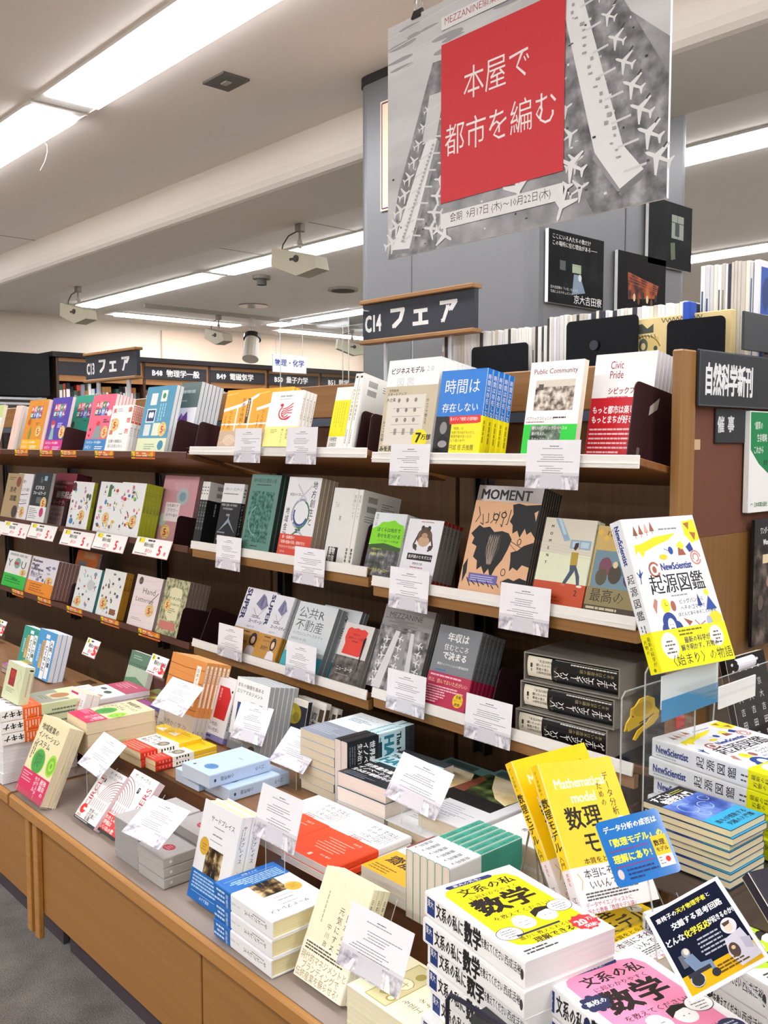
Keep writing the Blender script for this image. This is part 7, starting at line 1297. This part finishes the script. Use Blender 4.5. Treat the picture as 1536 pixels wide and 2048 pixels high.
def wonder(W, H): return [('r', 0, 0, W, H, dkm), ('r', 0, 0, W, H*.2, '#2c2c30'), T('ワンダー', W*.1, H*.06, H*.06, W_, sx=.6), T('Wonder', W*.16, H*.15, H*.06, W_, wt=.04, sx=.7), ('r', W*.16, H*.28, W*.2, H*.07, '#e8d8b0'), ('r', W*.34, H*.2, W*.14, H*.05, '#c8683a'), ('e', W*.3, H*.5, W*.06, H*.05, '#a88a78'), ('e', W*.14, H*.66, W*.05, H*.06, '#6a5a54'), ('p', [(W*.3, H*.74), (W*.6, H*.7), (W*.6, H*.84), (W*.34, H*.86)], '#b8b4b0')]
endsign(1503, 1040, 1292, .24, 'magazine', 'dark magazine hanging on the end panel at the right edge', wonder, '#1c1a1c', x=-.926, th=.008)
bpy.data.objects['magazine']['category'] = 'magazine'
q = book(D['yoshida'], .148, .21, .016, 'black book with white dots in an acrylic holder at the right edge')
P = hit(1484, 1330, 0, -.85); q.matrix_basis = xf(-.845, P[1]+.02, P[2]-.205, 88, 14, 0)
r = empty('acrylic_holder', (-.86, P[1]-.10, P[2]-.215), 'clear acrylic holder beside the black dotted book', 'holder')
MB().box((0, 0, 0), (.002, .26, .20), acrylic()).build('back_plate', r); mb = MB(); mb.tube([(.001, 0, 0), (.001, .02, .20), (.001, .26, .20)], .0014, edgeac(), 5); mb.build('edge', r)
mb = MB(); n = 8
vs = []
for i in range(n+1): a = PI*i/n; vs += [(.004+.01*math.sin(a), .08, .215+.012*math.cos(a)), (.004+.01*math.sin(a), .15, .215+.012*math.cos(a))]
mb.add(vs, [(2*i, 2*i+1, 2*i+3, 2*i+2) for i in range(n)], mat('#e8e6f0', .6)); mb.build('curled_paper', r)
# grey board standing above, far right
a, b = hit(1484, 622, 0, -.925), hit(1484, 700, 0, -.925)
r = empty('grey_board', (-.925, a[1], b[2]), 'plain dark grey board at the right photo edge above the magazines', 'sign'); MB().bbox((0, 0, 0), (.006, .4, a[2]-b[2]), mat('#3c4046', .4), .001).build('board', r)
MB().box((-.006, .1, -.03), (-.001, .13, .05), mat('#4a4644', .5)).build('bracket', r)
# ---------------------------------------------------------------- magazines behind the bookcases
rd = random.Random(5)
shelf_back = empty('rear_bookcase', (-1.4, 2.0, 0), 'rear bookcase whose tall white magazines show above the display', 'bookcase'); off = shelf_back.location
MB().box((-2.45, YB+.035, 1.38), (-.957, YB+.36, 1.40), oakx).build('shelf', shelf_back, off=off); MB().box((-2.45, YB+.035, 0), (-.957, YB+.05, 1.38), back_w).build('back_panel', shelf_back, off=off)
MAGN = {'#ecebe6': 'thin white', '#dcdcd8': 'thin light grey', '#e8e2d2': 'thin cream', '#cfd0d4': 'thin bluish grey', '#f2f0ea': 'thin ivory', '#c9c4b8': 'thin beige grey', '#dfe0e6': 'thin cool white', '#3a3c44': 'thin charcoal', '#e4e6e0': 'thin off-white'}
def mags(px0, px1, pyt0, pyt1, Y, zb, grp, where, tr=(.005, .013), cols=('#ecebe6', '#dcdcd8', '#e8e2d2', '#cfd0d4', '#f2f0ea', '#c9c4b8', '#dfe0e6', '#3a3c44', '#e4e6e0')):
    xa = hit(px0, pyt0, 1, Y)[0]; xb = hit(px1, pyt1, 1, Y)[0]; z0_, z1_ = hit(px0, pyt0, 1, Y)[2], hit(px1, pyt1, 1, Y)[2]; x = xa; k = 0; first = None
    while x < xb-.003:
        t = min(rd.uniform(*tr), xb-x); f = (x-xa)/(xb-xa); h = z0_+(z1_-z0_)*f-zb+rd.uniform(-.003, .003)
        mb = MB(); cc = rd.choice(cols); mb.bbox((0, 0, 0), (t-.0006, .21, h), mat(cc, .5), .0008)
        o = mb.build('magazine', None, (x, Y, zb)); tag(o, MAGN.get(cc, 'thin pale')+' magazine standing '+where, 'magazine', grp)
        if rd.random() < .35:
            m2 = MB(); m2.box((t*.25, -.0004, h*rd.uniform(.3, .5)), (t*.6, -.0001, h*rd.uniform(.6, .85)), mat(rd.choice(['#b84a5a', '#5a5e66', '#3a5a8a', '#7a7a74']), .5)); m2.build('spine_print', o)
        x += t; k += 1
mags(884, 1094, 672, 652, YB+.12, 1.401, 'magazines behind the sign C14', 'upright behind the sign C14')
mags(1095, 1380, 636, 602, YB+.12, 1.401, 'magazines right of the dark plates', 'upright along the top behind the right bay', (.006, .014))
P = hit(1388, 604, 1, YB+.10)
o = MB().bbox((0, 0, 0), (.018, .03, P[2]-1.401), mat('#2a56c0', .3), .002).build('magazine', None, (P[0]-.016, YB+.08, 1.401)); tag(o, 'bright blue bound volume at the end of the white magazines', 'magazine')
MB().box((-1.082, YB+.14, 1.4005), (-.957, YB+.36, FT), oakx).build('raised_shelf', shelf_back, off=off)
mags(1402, 1508, 532, 520, YB+.15, FT+.001, 'tall magazines at the right above the end panel', 'tallest group above the oak end post', (.006, .012))
P = hit(1509, 520, 1, YB+.15)
r = empty('large_book', (P[0], YB+.15, FT+.001), 'tall white book with a blue photo strip on its side, far right', 'book'); H_ = P[2]-FT-.001
MB().bbox((0, 0, 0), (.012, .23, H_), mat('#e4e4ea', .4), .001).build('cover', r)
mb = MB(); F = lambda u, v, d: (.012+d, u, H_-v); draw(mb, [('r', 8, 14, 44, H_*1000-18, '#2f56b0'), ('p', [(14, 60), (24, 40), (44, 30), (46, 90), (30, 110), (16, 90)], '#22407a')], F); mb.build('cover_print', r)
# black plates and the folk-art print among the magazines
def plate(px0, py0, px1, py1, Y, hgt, label):
    a, b = hit(px0, py0, 1, Y), hit(px1, py1, 1, Y); w = b[0]-a[0]; r = empty('divider_plate', (a[0], Y, 1.401), label, 'divider', 'black steel divider plates'); H_ = (a[2]+b[2])/2-1.401; cr = .012
    P = [(0, 0), (w, 0), (w, H_-cr)]+[(w-cr+cr*math.cos(PI/2*i/4), H_-cr+cr*math.sin(PI/2*i/4)) for i in range(1, 5)]+[(cr-cr*math.sin(PI/2*i/4), H_-cr+cr*math.cos(PI/2*i/4)) for i in range(0, 5)]
    mb = MB(); mb.prism(P, 0, .002, mat('#0b0e14', .35, .1, .03, 60, .15), lambda a, b, c: (a, c, b)); mb.build('plate', r); MB().box((.01, .0025, 0), (w-.01, .06, .0015), mat('#0b0e14', .35, .1, .03, 60, .15)).build('foot', r); return r
plate(943, 697, 1056, 682, YB+.10, .2, 'black divider plate before the magazines behind the sign C14')
plate(1133, 645, 1277, 627, YB+.09, .2, 'black divider plate with a round magnet above the civic book')
pl = plate(1334, 640, 1451, 632, YB+.06, .2, 'black divider plate above the oak end post')
Q = bpy.data.objects['divider_plate.001']; mb = MB(); mb.tube([(.085, -.001, .21), (.085, -.006, .21)], .012, mat('#3a3e48', .5, .5), 14); mb.build('magnet', Q)
a, b = hit(1262, 640, 1, YB+.10), hit(1464, 626, 1, YB+.10)
r = empty('folk_art_book', (a[0], YB+.10, 1.401), 'large book with a yellow and dark green folk-art cover behind black plates', 'book'); w = b[0]-a[0]; H_ = a[2]-1.401
MB().bbox((0, 0, 0), (w, .02, H_), mat('#e4cf94', .4), .002).build('cover', r)
mb = MB(); F = lambda u, v, d: (u, -d, H_-v); draw(mb, [('r', 0, 14, w*1000, 30, '#e4cf94'), ('p', [(0, 16), (30, 12), (44, 24), (60, 14), (60, 34), (0, 36)], '#4a5248'), ('r', 4, 44, 70, 100, '#d8c07a'), ('e', 34, 62, 12, 16, '#4a5a4e'), ('e', 34, 64, 6, 8, '#dcc690'), ('p', [(8, 130), (14, 84), (34, 76), (54, 84), (60, 130)], '#4a5a4e'), ('a', 40, 80, 40, 200, 340, 3, '#8a7a40'), ('e', 66, 70, 5, 6, '#3a4a44')]+[('l', [(80+10*i, 4), (86+10*i, 14), (90+10*i, 5)], 1.6, '#33342c') for i in range(10)]+[('l', [(6+8*i, 38), (10+8*i, 46)], 1.6, '#33342c') for i in range(8)], F); mb.build('cover_print', r)
# ---------------------------------------------------------------- clear acrylic boxes on top of the middle bay and behind the C14 sign
def acbox(px0, px1, pyt, pyb, Y, dep, label, zb=None):
    a = hit(px0, pyt, 1, Y); b = hit(px1, pyt, 1, Y); zb = zb or hit(px0, pyb, 1, Y)[2]; w = b[0]-a[0]; h = a[2]-zb
    r = empty('acrylic_box', (a[0], Y, zb), label, 'box', 'clear acrylic boxes on the bookcases'); A_ = acrylic()
    for nm, p, q in (('front_panel', (0, 0, 0), (w, .003, h)), ('back_panel', (0, dep-.003, 0), (w, dep, h)), ('side_panel', (0, .0031, 0), (.003, dep-.0031, h)), ('side_panel', (w-.003, .0031, 0), (w, dep-.0031, h)), ('top_panel', (.0031, .0031, h-.003), (w-.0031, dep-.0031, h))):
        MB().box(p, q, A_).build(nm, r)
    mb = MB(); E_ = edgeac()
    for X in (0, w):
        for Yq in (0, dep): mb.tube([(X, Yq, 0), (X, Yq, h)], .0018, E_, 5)
    for Zq in (h,):
        mb.tube([(0, 0, Zq), (w, 0, Zq), (w, dep, Zq), (0, dep, Zq), (0, 0, Zq)], .0018, E_, 5)
    mb.build('edge', r); return r
acbox(560, 697, 640, 790, YB-.02, .26, 'clear acrylic box on top of the middle bookcase, left of the column', FT+.001)
acbox(735, 1053, 588, 700, YB+.0, .05, 'clear acrylic box around the posts behind the sign C14', FT+.001) if 0 else None
# ================================================================ THE HANGING POSTER
PW, PH = .594, .420
PX, PY, PZ = -1.325, 1.203, 1.722
r = empty('hanging_poster', (PX, PY, PZ), 'large hanging poster of a grey airport with a red square title', 'poster'); r.rotation_euler = (0, 0, R(-1))
MB().box((0, 0, 0), (PW, .005, PH), mat('#eeeeee', .6)).build('board', r)
F = lambda u, v, d: (u, -d, PH-v)
air = photomat('tarmac', ['#808184', '#999a9d', '#b2b3b5', '#c8c9cb'], 14, 12, 'noise', .55)
hazy = photomat('haze_ground', ['#b8b9ba', '#c9cacb', '#d8d9da', '#e2e3e4'], 5, 5, 'noise', .55, (.4, 1, 2))
apr = photomat('apron_dark', ['#5c5d60', '#7c7d80', '#9a9b9e', '#bcbdc0'], 34, 14, 'noise', .55)
wt_ = '#eceded'
c = [('r', 0, 0, 594, 420, air), ('r', 0, 0, 594, 120, hazy), ('p', [(0, 120), (120, 120), (60, 420), (0, 420)], hazy), ('p', [(430, 0), (594, 0), (594, 200), (500, 120)], hazy)]
pr = random.Random(11)
for i in range(16): x, y = pr.uniform(10, 330), pr.uniform(14, 96); c.append(('e', x, y, pr.uniform(18, 40), pr.uniform(3, 6), '#a3a4a7'))
for i in range(4): c.append(('l', [(0, 20+22*i), (330, 4+18*i)], 1.4, '#dcdddd'))
# left pier with aprons
c += [('p', [(120, 96), (180, 100), (130, 420), (0, 420), (30, 300)], apr), ('p', [(136, 130), (166, 130), (64, 400), (8, 400)], apr), ('p', [(112, 150), (150, 152), (128, 230), (94, 226)], '#d4d5d6'), ('p', [(104, 226), (132, 228), (60, 408), (12, 404)], wt_), ('p', [(60, 408), (12, 404), (12, 412), (58, 416)], '#8a8b8e'), ('p', [(132, 228), (138, 236), (66, 414), (60, 408)], '#9a9b9e')]
for i in range(9): y = 168+i*27; x = 118-(y-230)*.36; s = 1.9+i*.30; c.append(plane_shape(x-34-i*2.2, y+6, s, 72, '#e6e7e8')); c.append(plane_shape(x+36+i*2.6, y-2, s, -78, '#e6e7e8')); c.append(('l', [(x-26, y+8), (x, y+2)], 3, '#dcdddf')); c.append(('l', [(x+8, y+2), (x+28, y+6)], 3, '#dcdddf'))
# right pier
c += [('p', [(384, 0), (440, 0), (594, 250), (594, 420), (470, 420), (400, 300), (372, 120)], apr), ('p', [(396, 60), (430, 52), (520, 330), (556, 372), (516, 392), (470, 330)], wt_), ('p', [(516, 392), (556, 372), (556, 384), (518, 402)], '#7e7f82'), ('p', [(470, 330), (516, 392), (518, 402), (466, 338)], '#9a9b9e'), ('p', [(386, 40), (420, 30), (440, 66), (398, 76)], '#d4d5d6')]
for i in range(10): y = 26+i*37; x = 412+(y-50)*.32; s = 2.0+i*.34; c.append(plane_shape(x+42+i*3.0, y+2, s, -62, '#ebecec')); c.append(('l', [(x+12, y+10), (x+32+i*2, y+6)], 3.4, '#dcdddf')); c.append(('l', [(x+50+i*3, y-10), (x+56+i*3, y-16)], 2.6, '#4a4b4e'))
for i in range(7): y = 100+i*42; x = 400+(y-50)*.28; c.append(plane_shape(x-30-i*2, y+26, 2.2+i*.32, 70, '#e6e7e8'))
for i in range(70):
    x, y = pr.choice([(pr.uniform(10, 110), pr.uniform(250, 410)), (pr.uniform(150, 380), pr.uniform(330, 410)), (pr.uniform(460, 590), pr.uniform(120, 415)), (pr.uniform(386, 460), pr.uniform(80, 400))])
    c.append(('r', x, y, pr.uniform(2, 6), pr.uniform(1.5, 4), pr.choice(['#e8e8e8', '#3a3b3e', '#c4c5c8', '#55565a'])))
for i in range(26): t_ = i/26; c.append(('r', 402+t_*108+pr.uniform(0, 14), 66+t_*290, pr.uniform(3, 8), pr.uniform(2, 6), '#a9aaac')); c.append(('r', 120-t_*84, 236+t_*160, 5, 4, '#b4b5b8'))
c += [plane_shape(320, 350, 6.4, 168, '#ededee'), plane_shape(412, 392, 6.0, 200, '#ededee'), plane_shape(430, 340, 5.4, -60, '#ededee'), plane_shape(150, 398, 5.0, 120, '#ededee')]
c += [('r', 143, 74, 270, 270, '#d5363d'), T('本屋で', 196, 128, 58, '#f6f2f0', wt=-.006, sx=.86), T('都市を編む', 152, 212, 58, '#f6f2f0', wt=-.006, sx=.86),
      ('r', 143, 28, 270, 22, mat('#ececec', .6)), T('MEZZANINE編集長吹田良平', 150, 28, 17, '#a8555a', wt=-.005, sx=.94), ('r', 143, 362, 270, 26, mat('#ececec', .6)), T('会期  9月17日 (木)〜10月22日(木)', 166, 364, 17, '#4a4448', wt=-.005, sx=.9)]
mb = MB(); draw(mb, c, F, 1, 1, .0001, .000008); mb.build('poster_print', r)
for k, px_ in enumerate((.048, .55)):
    cl = empty('binder_clip', (PX+px_+.03, PY, PZ+PH-.006), 'black binder clip holding the '+('left' if k == 0 else 'right')+' corner of the hanging poster', 'clip', 'binder clips of the poster')
    mb = MB(); mb.prism([(-.006, 0), (.011, 0), (.004, .016), (.001, .016)], -.011, .011, mat('#1a1a1c', .3), lambda a, b, c_: (c_, a, b)); mb.build('clip_body', cl)
    mb = MB()
    for s_ in (-1, 1): mb.tube([(s_*.008, .002, .014), (s_*.009, .002+s_*.003, .026), (s_*.004, .002+s_*.004, .034), (0, .002+s_*.004, .036)], .0009, mat('#c8c8cc', .2, .8), 5); mb.tube([(s_*.001, .002, .014), (s_*.001, .002+s_*.003, .026), (0, .002+s_*.004, .036)], .0009, mat('#c8c8cc', .2, .8), 5)
    mb.build('clip_wire', cl)
    st = MB().tube([(0, 0, 0), (0, 0, CZ-(PZ+PH+.028))], .0006, mat('#d8d8d8', .6), 5).build('hanging_thread', None, (PX+px_+.03, PY+.002, PZ+PH+.028)); tag(st, 'thin thread from the ceiling to the poster\'s '+('left' if k == 0 else 'right')+' clip', 'thread')
for i_, m_ in enumerate([m for m in bpy.data.meshes if m.users == 0]): bpy.data.meshes.remove(m_)
